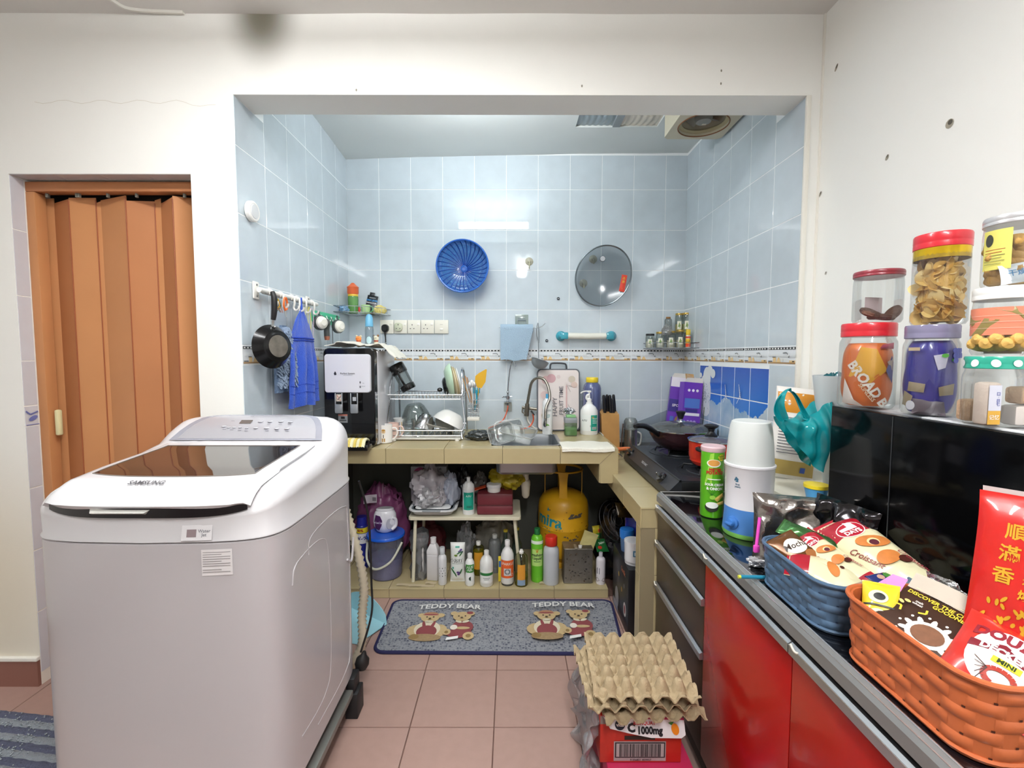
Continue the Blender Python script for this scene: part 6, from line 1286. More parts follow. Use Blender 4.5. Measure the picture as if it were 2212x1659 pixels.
# purple cartons in the corner
PU = M('#6a35b0', .4)
def carton(label, px0, px1, pyb, pyt, Y, rotz, lean, marks, op=0):
 a, b = U(px0, pyb, Y=Y), U(px1, pyb, Y=Y); w2 = (b.x - a.x); h_ = U((px0 + px1) / 2, pyt, Y=Y).z - LZ - .001
 t = thing('purple_carton', label, 'carton', ((a.x + b.x) / 2 - h_ * sin(R(lean)) * .4, Y, LZ + .001), rot=(R(-3), R(lean), R(rotz)), group='purple cartons behind the pan'); W_ = w2 / 2
 Qm(PU).box(-W_, W_, 0, .055, .0, h_).b('carton_body', t, smooth=False)
 Qm(M('#e6e2dc', .6)).add([(-W_, .0, h_), (W_, 0, h_), (W_ * .9, -.004, h_ + .028), (-W_ * .8, -.006, h_ + .024), (-W_, .002, h_), (W_, .002, h_), (W_ * .9, -.002, h_ + .028), (-W_ * .8, -.004, h_ + .024)], [(0, 1, 2, 3), (7, 6, 5, 4), (0, 3, 7, 4), (1, 5, 6, 2), (2, 6, 7, 3), (0, 4, 5, 1)]).b('open_flap', t, smooth=False)
 if op:
  Qm(M('#b08a5a', .7)).slab(lambda u, v: (-.02 + .05 * u, .05 + .02 * v, h_ + .05 * v), 4, 4, .002).b('open_flap', t)
  Qm(M('#cdb08a', .7)).slab(lambda u, v: (-.04 + .04 * u, .02 - .01 * v, h_ + .045 * v * (1 - .3 * u)), 4, 4, .002).b('open_flap', t)
  Qm(M('#d9d4e0', .5)).slab(lambda u, v: (.015 + .06 * u, .02 + .01 * v, h_ + .012 + .02 * v - .02 * u), 4, 4, .002).b('open_flap', t)
 pr = Print(plane_s((0, 0, 0), (1, 0, 0), (0, 0, 1), (0, -1, 0))); marks(pr, W_, h_); pr.b('printed_face', t); return t
WT = M('#eee9f3', .5); LB = M('#4f74c4', .5); NV = M('#3a2f86', .5)
def m1(p, W_, h): p.rect(-W_, h * .88, W_, h, WT, 1, 1).rect(-W_, h * .56, W_, h * .72, NV, 1, 1).text('SPORT', 0, h * .64, .022, WT, bold=.03).ell(.005, h * .42, W_ * .3, h * .09, M('#a9854c', .5)).rect(W_ * .35, h * .35, W_ * .55, h * .50, M('#e9d6dc', .5), 1, 1).rect(-W_ * .7, h * .40, -W_ * .3, h * .5, LB, 1, 1).rect(-W_, 0, -W_ * .1, h * .14, WT, 1, 1).ell(-W_ * .7, h * .07, .008, .01, NV)
def m2(p, W_, h):
 for k in range(3): p.ell(-W_ * .45 + W_ * .45 * k, h * .90, .008, .008, WT)
 p.rect(-W_ * .85, h * .68, W_ * .8, h * .80, LB, 1, 1).rect(-W_ * .85, h * .585, W_ * .85, h * .62, WT, 1, 1).rect(-W_ * .7, h * .63, W_ * .6, h * .67, NV, 1, 1)
 for k in range(3): p.ell(-W_ * .35 + W_ * .35 * k, h * .51, .009, .009, M('#b9a6dc', .5))
 p.rect(-W_ * .85, h * .24, W_ * .75, h * .44, LB, 1, 1).rect(-W_ * .3, h * .08, W_ * .3, h * .18, M('#d9cf9a', .5), 1, 1).ell(W_ * .75, h * .2, .016, .018, M('#7da0e6', .5))
carton('open purple carton with a picture of a cereal bar, left of the pair', 1440, 1478, 905, 815, 2.80, -14, 6, m1); carton('larger open purple carton with torn flaps in the corner', 1472, 1514, 910, 826, 2.60, 6, 5, m2, 1)
# ================= under the worktop
Z2 = PZ + .001
# folding plastic side shelf
xa, xb = U(883, 1120, Y=2.52).x, U(1125, 1120, Y=2.52).x; zs = U(1000, 1117, Y=2.50).z
sh = thing('small_white_table', 'low cream plastic shelf table standing under the worktop', 'table', ((xa + xb) / 2, 2.66, Z2)); w2 = (xb - xa) / 2; hs = zs - Z2; CR = M('#dcd6bd', .45)
q = Qm(CR); q.T = Matrix.Translation((0, 0, hs)); q.rrlathe([(.004, -.020), (0, -.018), (0, -.003), (.003, 0)], 2 * w2, .32, .02, 5); q.b('table_top', sh)
for sx_ in (-1, 1):
 for sy_ in (-1, 1): Qm(CR).tube([(sx_ * (w2 - .035), sy_ * .13, hs - .02), (sx_ * (w2 + (.0 if sx_ > 0 else -.02)), sy_ * .14, 0)], .0095, 8).b('leg', sh)
TS = zs + .001
# collapsible basin tray on it with plastic bags
p = U(935, 1110, Y=2.52); tr_ = thing('collapsible_basin', 'flat white and grey collapsible basin lying on the cream shelf table', 'basin', (U(940, 1105, Y=2.60).x, 2.62, TS)); 
q = Qm(M('#e3e5e6', .35)); q.rrlathe([(.05, 0), (.02, .012), (.0, .034), (-.008, .036), (-.008, .042), (.006, .042)], .25, .28, .05, 6); q.b('basin_rim', tr_)
q = Qm(M('#6b7379', .5)); q.rrlathe([(.006, .0425), (.012, .044), (.016, .0425)], .25, .28, .05, 6); q.b('grey_fold', tr_); q = Qm(M('#eceeee', .35)); q.rrlathe([(.026, .0425), (.028, .046), (.04, .0465)], .25, .28, .05, 6); q.b('basin_floor', tr_)
Qm(M('#9ba1a5', .4)).rbox(-.05, .05, -.152, -.138, .036, .046, .004).b('handle', tr_)
PB = CL('#e9e4ea', .72, .25, .35, .55)
bz = TS + .048
crumple('white_plastic_bag', 'scrunched white carrier bag with handles on top of the flat basin', 'bag', (U(935, 1060, Y=2.58).x - .02, 2.60, bz), (.19, .16, .20), PB, 1, .55, 1.8, rz=.3)
crumple('clear_plastic_bag', 'crumpled clear plastic bag at the front of the basin', 'bag', (U(925, 1090, Y=2.50).x + .01, 2.54, bz), (.12, .09, .10), CL('#f0f0f2', .75, .2, .5, .4), 2, .5, 2, rz=.6)
crumple('pale_blue_bag', 'pale blue folded plastic bag standing right of the white carrier bag', 'bag', (U(972, 1080, Y=2.58).x, 2.60, bz - .002), (.09, .10, .17), CL('#cfd8ea', .7, .25, .4, .6), 5, .4, 2)
crumple('grey_plastic_bag', 'limp grey plastic bag hanging over the edge of the basin', 'bag', (U(950, 1095, Y=2.56).x, 2.56, bz), (.06, .07, .11), CL('#d9d6dc', .7, .25, .4, .5), 8, .5, 2.2)
t = thing('pink_panel_box', 'white box with a large pink round mark behind the carrier bags', 'box', (U(930, 1040, Y=2.86).x, 2.80, TS), rz=0); hb = U(930, 1008, Y=2.8).z - TS
Qm(M('#d9d6da', .5)).rbox(-.11, .11, 0, .07, 0, hb, .003).b('box_body', t); pr = Print(plane_s((0, 0, 0), (1, 0, 0), (0, 0, 1), (0, -1, 0))); pr.off = .001; pr.ell(-.05, hb * .72, .048, .055, M('#c94b86', .4)).ell(-.05, hb * .72, .036, .042, M('#d96a9c', .4)).text('LOA', .06, hb * .93, .02, M('#333333', .5)); pr.b('printed_face', t)
# soap refill jug, dark bag
bottle('refill_jug', 'dish soap refill bottle with a teal label on the cream shelf table', 'bottle', (U(1012, 1120, Y=2.55).x, 2.56, TS), .034, U(1012, 1032, Y=2.55).z - TS, 'squat', '#e9ebea', ('#eef0ee', .30, .14), wraps=((.9, .14, .62, '#1f9e87'),), text=(('A.FU', .0, .52, .07, '#eaf3ef'), ('▤▤', .1, .22, .08, '#1d2a28')))
crumple('black_bag', 'crumpled black plastic bag behind the refill bottle', 'bag', (U(1000, 1060, Y=2.70).x, 2.70, TS), (.11, .10, .22), M('#1c1c20', .3), 4, .4, 2)
crumple('clear_pouch', 'clear plastic pouch wedged behind the maroon case', 'pouch', (U(1035, 1050, Y=2.72).x, 2.74, TS), (.09, .06, .18), CL('#cfc8c0', .8, .2, .5, .3), 6, .4, 2)
# maroon case, white tub
a, b = U(1030, 1117, Y=2.52), U(1108, 1117, Y=2.52); hm = U(1070, 1068, Y=2.52).z - TS
t = thing('maroon_case', 'maroon plastic tool case on the right of the cream shelf table', 'case', ((a.x + b.x) / 2, 2.53, TS)); w2 = (b.x - a.x) / 2; MR = M('#6e2730', .45)
Qm(MR).rbox(-w2, w2, 0, .20, 0, hm * .42, .008).b('case_base', t); Qm(MR).rbox(-w2, w2, .0, .20, hm * .44, hm, .010).b('case_lid', t); Qm(M('#50191f', .6)).rbox(-w2 + .003, w2 - .003, .003, .197, hm * .40, hm * .46, .002).b('case_seam', t)
c = (U(1067, 1070, Y=2.58).x, 2.58, TS + hm + .001); hh = U(1067, 1048, Y=2.55).z - TS - hm
t = thing('white_tub', 'round white lidded tub standing on the maroon case', 'tub', c); Qm(WHITE).lathe([(0, 0), (.036, 0), (.038, hh * .6), (.040, hh * .6)], 28).b('tub_body', t); Qm(M('#dcdcdc', .35)).lathe([(.0, hh * .6), (.042, hh * .6), (.0425, hh * .8), (.041, hh), (0, hh)], 30).b('lid', t)
t = thing('orange_wrapper', 'thin orange strip of packing lying beside the white tub', 'wrapper', (U(1042, 1070, Y=2.60).x, 2.60, TS + hm * .99 + .004)); Qm(M('#d8532c', .4)).slab(lambda u, v: (-.05 + .07 * u, -.03 + .05 * v, .002 + .02 * u), 6, 4, .002).b('strip', t)
crumple('yellow_bag', 'crumpled yellow plastic bag hanging under the worktop', 'bag', (U(1092, 1035, Y=2.62).x, 2.66, U(1092, 1060, Y=2.62).z), (.17, .14, .125), M('#b8a520', .4, tr=.2), 7, .4, 2, flat=0)
# sink trap
p = U(1136, 1010, Y=2.62)
t = thing('sink_trap', 'white plastic bottle trap hanging under the sink', 'pipe', (p.x, 2.66, 0)); z_ = lambda py: U(1136, py, Y=2.66).z
CRM = M('#d5cfbd', .4); Qm(CRM).lathe([(.012, z_(1075)), (.022, z_(1070)), (.026, z_(1050)), (.028, z_(1048)), (.028, z_(1040)), (.023, z_(1036))], 24).b('trap_cup', t)
Qm(CRM).lathe([(.021, z_(1040)), (.018, z_(1028)), (.020, z_(1024)), (.020, z_(1018)), (.013, z_(1014)), (.013, z_(1004))], 22).b('trap_neck', t)
Qm(CRM).tube([(0, .0, z_(1030)), (.0, .2, z_(1032))], .012, 10).b('outlet_pipe', t)
# gas cylinder
gx = U(1217, 1160, Y=2.78).x; gc = (gx, 2.80, Z2); gr_ = .153; zsh = U(1217, 1098, Y=2.69).z - Z2; ztop = U(1217, 1022, Y=2.67).z - Z2; YG = M('#d9a41c', .42, var=.12, vs=12, coat=.2)
g = thing('gas_cylinder', 'worn yellow gas cylinder with a ring collar under the right end of the worktop', 'gas cylinder', gc)
zc = zsh
Qm(YG).lathe([(gr_ * .80, 0), (gr_ * .82, .03), (gr_ * .80, .035)], 40).b('foot_ring', g)
Qm(YG).lathe([(0, .03), (gr_ * .75, .035), (gr_ * .97, .07), (gr_, .12), (gr_, zc * .62), (gr_ * 1.012, zc * .635), (gr_ * 1.012, zc * .655), (gr_, zc * .67), (gr_, zc - .02), (gr_ * .96, zc + .02), (gr_ * .82, zc + .055), (gr_ * .5, zc + .078), (0, zc + .085)], 56).b('tank', g)
Qm(YG).lathe([(gr_ * .72, ztop - .012), (gr_ * .78, ztop - .008), (gr_ * .78, ztop), (gr_ * .70, ztop), (gr_ * .70, ztop - .012)], 44, caps=False).b('collar_ring', g)
for a, wd_ in ((-pi / 2 - .12, .20), (-pi / 2 + 1.35, .10), (-pi / 2 - 1.75, .10), (pi / 2, .2)):
 Qm(YG).slab(lambda u, v, a=a, wd_=wd_: ((gr_ * .74) * cos(a + (u - .5) * wd_ * 2 * (1 + .25 * (1 - abs(2 * v - 1)) * 0 + .35 * abs(2 * v - 1) ** 3)), gr_ * .74 * sin(a + (u - .5) * wd_ * 2 * (1 + .35 * abs(2 * v - 1) ** 3)), zc + .03 + (ztop - zc - .035) * v), 6, 10, .004).b('collar_post', g)
Qm(M('#8d7a3c', .4, .7)).lathe([(0, zc + .08), (.02, zc + .08), (.018, zc + .12), (.026, zc + .125), (.026, zc + .15), (0, zc + .155)], 16).b('valve', g)
pr = Print(cyl_s(gr_, -pi / 2)); TE = M('#1f8f9c', .4); pr.text('mira', -.112, zc * .80, .098, TE, bold=.03, rot=-.12).text('GAS', -.12, zc * .80 - .055, .028, TE, bold=.03, rot=-.1).poly([(-.118, zc * .80 + .06), (-.104, zc * .80 + .062), (-.11, zc * .80 + .085)], TE)
random.seed(21); RU = M('#5a5348', .8); RB = M('#4a3216', .8)
for k in range(16): pr.ell(.055 + random.uniform(-.035, .045), zc * .90 + random.uniform(-.010, .012) + .1 * 0, random.uniform(.006, .014), random.uniform(.003, .007), RU, rot=.15, n=9, ring=1)
for k in range(70):
 u = random.uniform(-.20, .20); v = random.choice([zc * .66, zc * .64, random.uniform(.1, zc)]); pr.off = .001; pr.ell(u, v + random.uniform(-.006, .006), random.uniform(.001, .010), random.uniform(.0008, .003), RB, n=7, ring=1)
for k in range(12): pr.ell(random.uniform(-.02, .09), zc * .52 + random.uniform(-.02, .02), random.uniform(.004, .012), random.uniform(.003, .006), RU, n=8, ring=1)
pr.b('lettering_and_rust', g)
# left pile: spray can, bucket, detergent, pink pillow bag
c = (U(785, 1180, Y=2.72).x + .0, 2.70, Z2); hb = U(785, 1115, Y=2.70).z - Z2
t = thing('spray_can', 'tall blue spray can with a yellow band behind the bucket', 'can', c); Qm(M('#232a86', .3)).lathe([(0, 0), (.033, 0), (.033, hb * .82), (.028, hb * .84)], 26).b('can_body', t); Qm(M('#2a2f9c', .35)).lathe([(.028, hb * .83), (.030, hb * .85), (.028, hb), (0, hb)], 24).b('cap', t)
pr = Print(cyl_s(.033, -pi / 2 + .2)); pr.rect(-.05, hb * .70, .05, hb * .80, M('#e8d32e', .4), 12, 2).text('40%', -.008, hb * .75, .022, M('#a82a1c', .4), bold=.04).rect(-.05, hb * .50, .05, hb * .69, M('#e3e3ea', .4), 12, 2).text('W-40', 0, hb * .60, .03, M('#232a86', .4), bold=.04); pr.b('printed_label', t)
c, r, h = stand(833, 1265, 1160, 92, Z2); r = .100
bk = thing('clear_bucket', 'clear tub of lavender washing powder with a blue lid and handle', 'bucket', (c[0], c[1] + .02, Z2)); hb = U(833, 1170, Y=c[1] + .02 - .1).z - Z2
Qm(CL('#cfd2ea', .97, .08, .7, .16)).lathe([(0, 0), (r * .84, 0), (r * .90, .008), (r, hb), (r * 1.01, hb)], 44, caps=False).b('tub_body', bk)
Qm(M('#cbc8ea', .8, bump=.5, bs=120)).lathe([(0, .004), (r * .85, .004), (r * .885, .012), (r * .935, hb * .48), (0, hb * .52)], 40).b('washing_powder', bk)
Qm(M('#1f5fd0', .3, coat=.3)).lathe([(r * 1.0, hb - .004), (r * 1.08, hb - .002), (r * 1.085, hb + .008), (r * 1.05, hb + .013), (r * .9, hb + .011), (0, hb + .012)], 48).b('lid', bk)
Qm(M('#c9cab9', .4)).tube(spline([(-r * 1.02, -.012, hb * .84), (-r * .96, -.05, hb * .50), (-r * .5, -r * 1.02, hb * .36), (0, -r * 1.12, hb * .38), (r * .6, -r * .96, hb * .55), (r * 1.0, -.03, hb * .86)], 7), .0065, 8).b('carry_handle', bk)
p = bk.location; c = (p.x - .005, p.y + .01, Z2 + hb + .014); hd = U(832, 1098, Y=p.y).z - c[2]
t = thing('detergent_jug', 'white detergent jug with a purple patch upside down on the blue bucket lid', 'jug', c, rz=.15)
Qm(M('#e2e2e8', .25, coat=.3)).lathe([(0, 0), (.030, .0), (.048, .010), (.062, .04), (.066, hd * .45), (.062, hd * .75), (.054, hd * .88), (.050, hd * .90), (.050, hd * .97), (.044, hd), (0, hd)], 36, sy=.62).b('jug_body', t)
pr = Print(cyl_s(lambda v: .0665, -pi / 2, .62)); pr.off = -.001; pr.poly([(-.060, hd * .22), (-.03, hd * .16), (-.016, hd * .35), (-.012, hd * .55), (-.024, hd * .74), (-.056, hd * .78), (-.072, hd * .5)], M('#4a2556', .35)); pr.off = -.0005
pr.text('⚘ ⚘', -.04, hd * .45, .03, M('#8d6a98', .4)); pr.b('purple_patch', t)
Qm(M('#b9bac4', .4)).at((.030, -.036, hd * .40), (pi / 2, 0, .5)).lathe([(0, 0), (.019, 0), (.020, -.004)], 20, caps=False, sy=1.6).b('grip_hollow', t)
Qm(M('#e6e6ec', .25)).tube(spline([(.045, -.030, hd * .66), (.062, -.024, hd * .55), (.062, -.022, hd * .3), (.040, -.034, hd * .16)], 5), .009, 8).b('grip', t)
crumple('pink_quilt_bag', 'large clear bag of pink and purple cloth piled at the left under the worktop', 'bag', (U(815, 1100, Y=2.80).x + .02, 2.84, Z2 + .001), (.30, .22, U(815, 1050, Y=2.8).z - Z2), M('#96507f', .35, var=.5, vs=14, coat=.6), 12, .28, 2.4)
pr = thing('care_label', 'white care label with a barcode on the pink bag', 'label', U(800, 1078, Y=2.70)); Qm(M('#d9cfd8', .5)).slab(lambda u, v: (-.04 + .08 * u, .004 * sin(u * 5), -.03 + .05 * v + .01 * u), 8, 4, .001).b('paper', pr)
q = Print(plane_s((0, -.003, 0), (1, 0, 0), (0, 0, 1), (0, -1, 0))); 
for k in range(8): q.rect(.014 + .0028 * k, -.010, .0155 + .0028 * k, .012, M('#3a3238', .5), 1, 1)
q.b('barcode', pr)
# bottles in the front row on the plinth
def fr(px, pyb, pyt, w_): c, r, h = stand(px, pyb, pyt, w_, Z2); return c, r, h
c, r, h = fr(905, 1258, 1150, 40)
t = thing('wrapped_box', 'tall white box wrapped in bubble film beside the bucket', 'box', c, rz=-.1); Qm(M('#cfcccb', .5)).rbox(-.033, .033, -.02, .05, 0, h * .80, .003).b('box_body', t)
Qm(CL('#e6e8ea', .9, .12, .9, .12)).slab(crum(lambda u, v: (.048 * cos(2 * pi * u) * (1 + .1 * sin(v * 9)), .015 + .045 * sin(2 * pi * u), .004 + h * v), .012, 26, 3), 44, 30, .001).b('bubble_film', t, ang=20)
c, r, h = fr(937, 1255, 1160, 26)
t = thing('white_square_bottle', 'plain white square bottle with a sloped shoulder on the plinth', 'bottle', c, rz=-.15); q = Qm(M('#dedcdd', .35)); q.rrlathe([(.003, 0), (0, .004), (0, h * .60), (0.002, h * .61), (.0, h * .62), (.0, h * .70), (.016, h * .84), (.020, h * .86)], .066, .06, .008, 3); q.b('bottle_body', t); Qm(M('#e6e4e4', .35)).lathe([(.013, h * .855), (.0165, h * .86), (.0165, h * .99), (0, h)], 20).b('cap', t)
c, r, h = fr(956, 1265, 1188, 19)
bottle('foam_pump', 'slim white foam pump bottle with a clear cap', 'bottle', c, r, h, 'slim', '#e4e4e6', ('#cfd3d6', .62, .20), text=(('▬▬\n▬\n▬▬\n▬▬', 0, .40, .09, '#26262a'),))
c, r, h = fr(989, 1264, 1172, 40)
t, b = bag_thing('baking_soda_pouch', 'white stand-up pouch printed with lavender sprigs and a green tab', 'pouch', (c[0], c[1], Z2 + h / 2), (pi / 2 - .06, 0, 0), .082, h, .05, M('#e9ece8', .35), seed=2, amp=.003)
pr = Print(b.face); VI = M('#5a3d80', .4); GN = M('#2f6b3a', .4)
pr.text('小苏打', -.006, .012, .024, M('#2f3b35', .4), bold=.01).rect(-.012, .083, .012, .092, M('#2ea38c', .4), 2, 2).rect(-.032, -.003, .030, -.0015, M('#556a60', .4), 6, 1)
for (u, v) in ((.02, .072), (.026, .06), (.012, .064), (.008, -.062), (.014, -.052), (.004, -.05)): pr.ell(u, v, .008, .006, VI, rot=u * 20, n=8, ring=1)
for (u, v, a) in ((.01, .058, .5), (.022, .052, .9), (-.02, -.05, 2.3), (-.01, -.062, 2.0), (.022, -.045, 1.2), (-.026, -.04, 2.4)): pr.ell(u, v, .016, .004, GN, rot=a, n=9, ring=1)
pr.rect(-.028, -.03, -.02, -.02, M('#2ea38c', .4), 2, 2).ell(-.008, .045, .010, .005, M('#6f8a2f', .4)); pr.b('printed_front', t)
c, r, h = fr(1015, 1267, 1198, 21)
bottle('mouthwash_bottle', 'short white bottle with a green label next to the lavender pouch', 'bottle', c, r, h, 'waist', '#eef0ee', ('#f2f2f0', .5, .16), wraps=((1.0, .45, .72, '#3c8f3a'),), text=(('AUS\nAIR', 0, .585, .12, '#e9f3e6', {'bold': .03}), ('◖', 0, .25, .16, '#3a4a3a')))
YL = CL('#c9b81f', .75, .04, .4, .55)
c, r, h = fr(1033, 1250, 1176, 26)
bottle('orange_cleaner', 'bottle of yellow cleaner with an orange label behind the white ones', 'bottle', (c[0], c[1] + .03, Z2), r, h * 1.03, 'dome', '#ffffff', ('#eceae4', .40, .12), wraps=((.8, .2, .72, '#d99a2c'),), clear=CL('#dfe3c4', .9), fill=(YL, .72))
c, r, h = fr(1051, 1269, 1190, 30)
bottle('lotion_bottle', 'round white bottle with a thin green band on its label', 'bottle', c, r, h, 'round', '#e9eae6', ('#f2f2ee', .36, .10), wraps=((1.1, .12, .5, '#f0f0ec'), (1.15, .34, .42, '#2c7a3c')), text=(('▬▬▬▬\n▬▬▬', 0, .25, .05, '#77807a'),))
c, r, h = fr(1068, 1248, 1168, 28)
bottle('grey_pump_bottle', 'clear wrapped bottle standing behind the round white bottle', 'bottle', (c[0], c[1] + .05, Z2), r, h * 1.1, 'dome', '#ffffff', ('#cfcfcb', .4, .1), clear=CL('#dfe4e6', .85, .15, .7, .2))
c, r, h = fr(1096, 1267, 1171, 29)
jb = thing('small_glass_pot', 'low clear glass pot that the orange labelled bottle stands in', 'pot', c); Qm(CL('#dfe6ea', .9, .05, .8, .05)).lathe([(0, 0), (r * .92, 0), (r * .95, h * .18)], 26, caps=False).b('pot_body', jb)
bottle('spray_refill', 'white bottle with an orange label showing a fan, standing in a glass pot', 'bottle', (c[0], c[1], Z2 + .010), r, h * .96, 'round', '#eeeeec', ('#f4f4f2', .40, .13), wraps=((1.15, .16, .60, '#e8642a'), (.55, .22, .40, '#d9d7d4')), text=(('SPARKLE', 0, .51, .085, '#f3e2d6', {'bold': .02}), ('◉', 0, .31, .17, '#55565e'), ('⌂', .75, .24, .10, '#f3e2d6')))
c, r, h = fr(1084, 1262, 1207, 12)
t = thing('yellow_card', 'small yellow card tucked behind the orange labelled bottle', 'card', (c[0], c[1] + .02, Z2), rz=.2); Qm(M('#e6cf3a', .4)).rbox(-.02, .02, 0, .002, 0, h * 1.05, .0005).b('card', t); pr = Print(plane_s((0, 0, 0), (1, 0, 0), (0, 0, 1), (0, -1, 0))); pr.rect(-.018, h * .6, .0, h * .85, M('#3a6fb0', .4), 1, 1); pr.b('print', t)
c, r, h = fr(1126, 1269, 1185, 29)
bottle('dishwash_bottle', 'clear squeeze bottle a third full of yellow liquid with an orange label', 'bottle', c, r, h, 'squat', '#ffffff', None, clear=CL('#e6ead2', .92), fill=(YL, .26), wraps=((.62, .14, .62, '#e09a34'), (.62, .05, .2, '#8fa6bc')), extra=lambda t, P, a0: (Qm(WHITE).lathe([(.013, P[-1][1] - .002), (.014, P[-1][1] + .010), (.008, P[-1][1] + .012), (.008, P[-1][1] + .020), (0, P[-1][1] + .021)], 16).b('push_cap', t)))
c, r, h = fr(1160, 1259, 1142, 27)
bottle('green_dish_liquid', 'tall bright green dish liquid bottle with a dark green cap before the gas cylinder', 'bottle', c, r, h, 'dome', '#6cc22f', ('#1f6e38', .5, .12), wraps=((1.3, .74, .80, '#e9f3e4'), (.92, .32, .64, '#b6dd7c')), text=(('washing\nLiquid', 0, .50, .075, '#1d3b22', {'bold': .03}), ('♛', 0, .61, .08, '#c9932c'), ('▬▬▬', 0, .41, .04, '#3f7a34')))
c, r, h = fr(1190, 1266, 1164, 35)
bottle('red_cap_bottle', 'plain translucent white bottle with a wide red cap beside the oil can', 'bottle', c, r, h, 'squat', '#c4c8cd', ('#d1301f', .78, .20), rough=.4)
# oil can
a, b = U(1217, 1268, Y=2.50), U(1281, 1268, Y=2.50); h = U(1250, 1186, Y=2.50).z - Z2; w2 = (b.x - a.x) / 2
t = thing('oil_can', 'rusty square metal oil can with a white spout cap before the gas cylinder', 'can', ((a.x + b.x) / 2, 2.50, Z2)); q = Qm(M('#8b867d', .38, .75, var=.35, vs=35)); q.T = Matrix.Translation((0, .055, 0)); q.rrlathe([(.001, 0), (0, .003), (.002, .008), (.002, h - .006), (0, h - .003), (.003, h)], 2 * w2, .11, .012, 4); q.b('can_body', t)
Qm(WHITE).lathe([(.010, h), (.011, h + .012), (0, h + .013)], 16, cx=.012, cy=.02).b('spout_cap', t); Qm(M('#b5afa0', .4, .6)).rbox(-.022, -.006, -.004, .05, h, h + .008, .002).b('carry_strap', t)
pr = Print(plane_s((0, 0, 0), (1, 0, 0), (0, 0, 1), (0, -1, 0))); pr.off = .0
for k in range(46): pr.ell(random.uniform(-w2 * .85, w2 * .85), random.uniform(.02, h * .9), random.uniform(.001, .005), random.uniform(.001, .007), M(random.choice(['#2e2722', '#5a4a3a', '#3c3835']), .8), rot=random.random() * 3, n=7, ring=1)
pr.off = .0006; pr.b('rust_spots', t)
c, r, h = fr(1297, 1264, 1196, 21)
bottle('cherry_spray', 'small white spray bottle with a clear cap and red cherries print', 'bottle', c, r, h, 'dome', '#e4e0e6', ('#c9c9d0', .42, .16), text=(('●–●', 0, .16, .16, '#5a1f24'), ('▌', -.2, .45, .2, '#4a4a55')))
# stuff on the oil can and behind
t, b = bag_thing('noodle_packet', 'pale yellow noodle packet lying across the top of the oil can', 'packet', U(1270, 1172, Y=2.58), (R(30), R(14), R(-20)), .085, .15, .02, M('#c4b97e', .4, coat=.4), seed=3)
t, b = bag_thing('green_seasoning_packet', 'dark green seasoning packet with red tomatoes beside the noodle packet', 'packet', U(1298, 1178, Y=2.62), (R(40), R(6), R(20)), .08, .08, .012, M('#1f6b34', .3, coat=.4), seed=5)
pr = Print(b.face); pr.ell(-.015, -.015, .014, .010, M('#c23a24', .4)).text('Sajian', .005, .012, .018, M('#e6efe0', .4), rot=.2); pr.b('print', t)
t, b = bag_thing('yellow_green_packet', 'small yellow and green packet standing behind the seasoning packet', 'packet', U(1290, 1150, Y=2.72), (R(75), R(0), R(20)), .06, .08, .012, M('#c9b52e', .3, coat=.4), seed=6); pr = Print(b.face); pr.rect(-.028, -.035, .028, -.005, M('#3a8a3c', .4), 4, 3).ell(.012, .01, .01, .01, M('#c9402a', .4)); pr.b('print', t)
crumple('dark_bag_heap', 'dark heap of black plastic bags in the corner behind the black carton', 'bag', (.63, 2.74, .002), (.20, .26, .46), M('#16161a', .25, coat=.4), 14, .3, 2)
t = thing('round_fan_grille', 'black wire grille leaning at the back under the lower worktop', 'grille', (.60, 2.55, .40), rot=(R(60), 0, R(30)))
for k in range(5): Qm(M('#6b6b6e', .3, .8)).tube([((.03 + .022 * k) * cos(a), (.03 + .022 * k) * sin(a), .012 * sin(k)) for a in [2 * pi * i / 40 for i in range(40)]], .0016, 5, closed=True).b('ring_wire', t)
# black carton on the floor with tubs
bx0, bx1, by0, by1 = .548, .80, 2.10, 2.42; zb_ = .323
t = thing('black_carton', 'black printed carton standing on the floor beside the tiled post', 'carton', ((bx0 + bx1) / 2, (by0 + by1) / 2, 0)); W_, D_ = (bx1 - bx0) / 2, (by1 - by0) / 2
Qm(M('#1d1e22', .35)).rbox(-W_, W_, -D_, D_, 0, zb_, .002).b('carton_body', t)
pr = Print(plane_s((-W_, 0, 0), (0, -1, 0), (0, 0, 1), (-1, 0, 0)))
for (u, v, r_, c_) in ((.10, .10, .026, '#d9d4d0'), (.10, .10, .016, '#8a2a24'), (-.06, .08, .04, '#8f8f96'), (.04, .17, .010, '#b98a3a'), (-.02, .22, .010, '#c9a94c'), (.09, .21, .009, '#6b6f7a')): pr.ell(u, v, r_, r_ * 1.3, M(c_, .4))
pr.text('Sonik', .07, .275, .035, M('#c96a3a', .4), rot=-.0, bold=.02).rect(-.13, .01, -.03, .05, M('#9ea0aa', .4), 2, 2); pr.b('printed_side', t)
pr = Print(plane_s((0, -D_, 0), (1, 0, 0), (0, 0, 1), (0, -1, 0))); pr.rect(-.06, .16, .0, .19, M('#b5b5b8', .4), 1, 1); pr.b('printed_front', t)
c = (U(1366, 1232, Y=2.16).x + .012, 2.18, zb_ + .001); hh = U(1366, 1178, Y=2.12).z - zb_; r_ = .046
t = thing('paint_tub', 'white round tub with a small blue label on the black carton', 'tub', c); Qm(M('#e6e6e8', .3)).lathe([(0, 0), (r_ * .94, 0), (r_ * .95, hh * .12), (r_ * .97, hh * .13), (r_, hh * .9), (r_ * 1.03, hh * .9), (r_ * 1.03, hh), (r_ * .97, hh * 1.0), (r_ * .95, hh * .97), (0, hh * .97)], 34).b('tub_body', t)
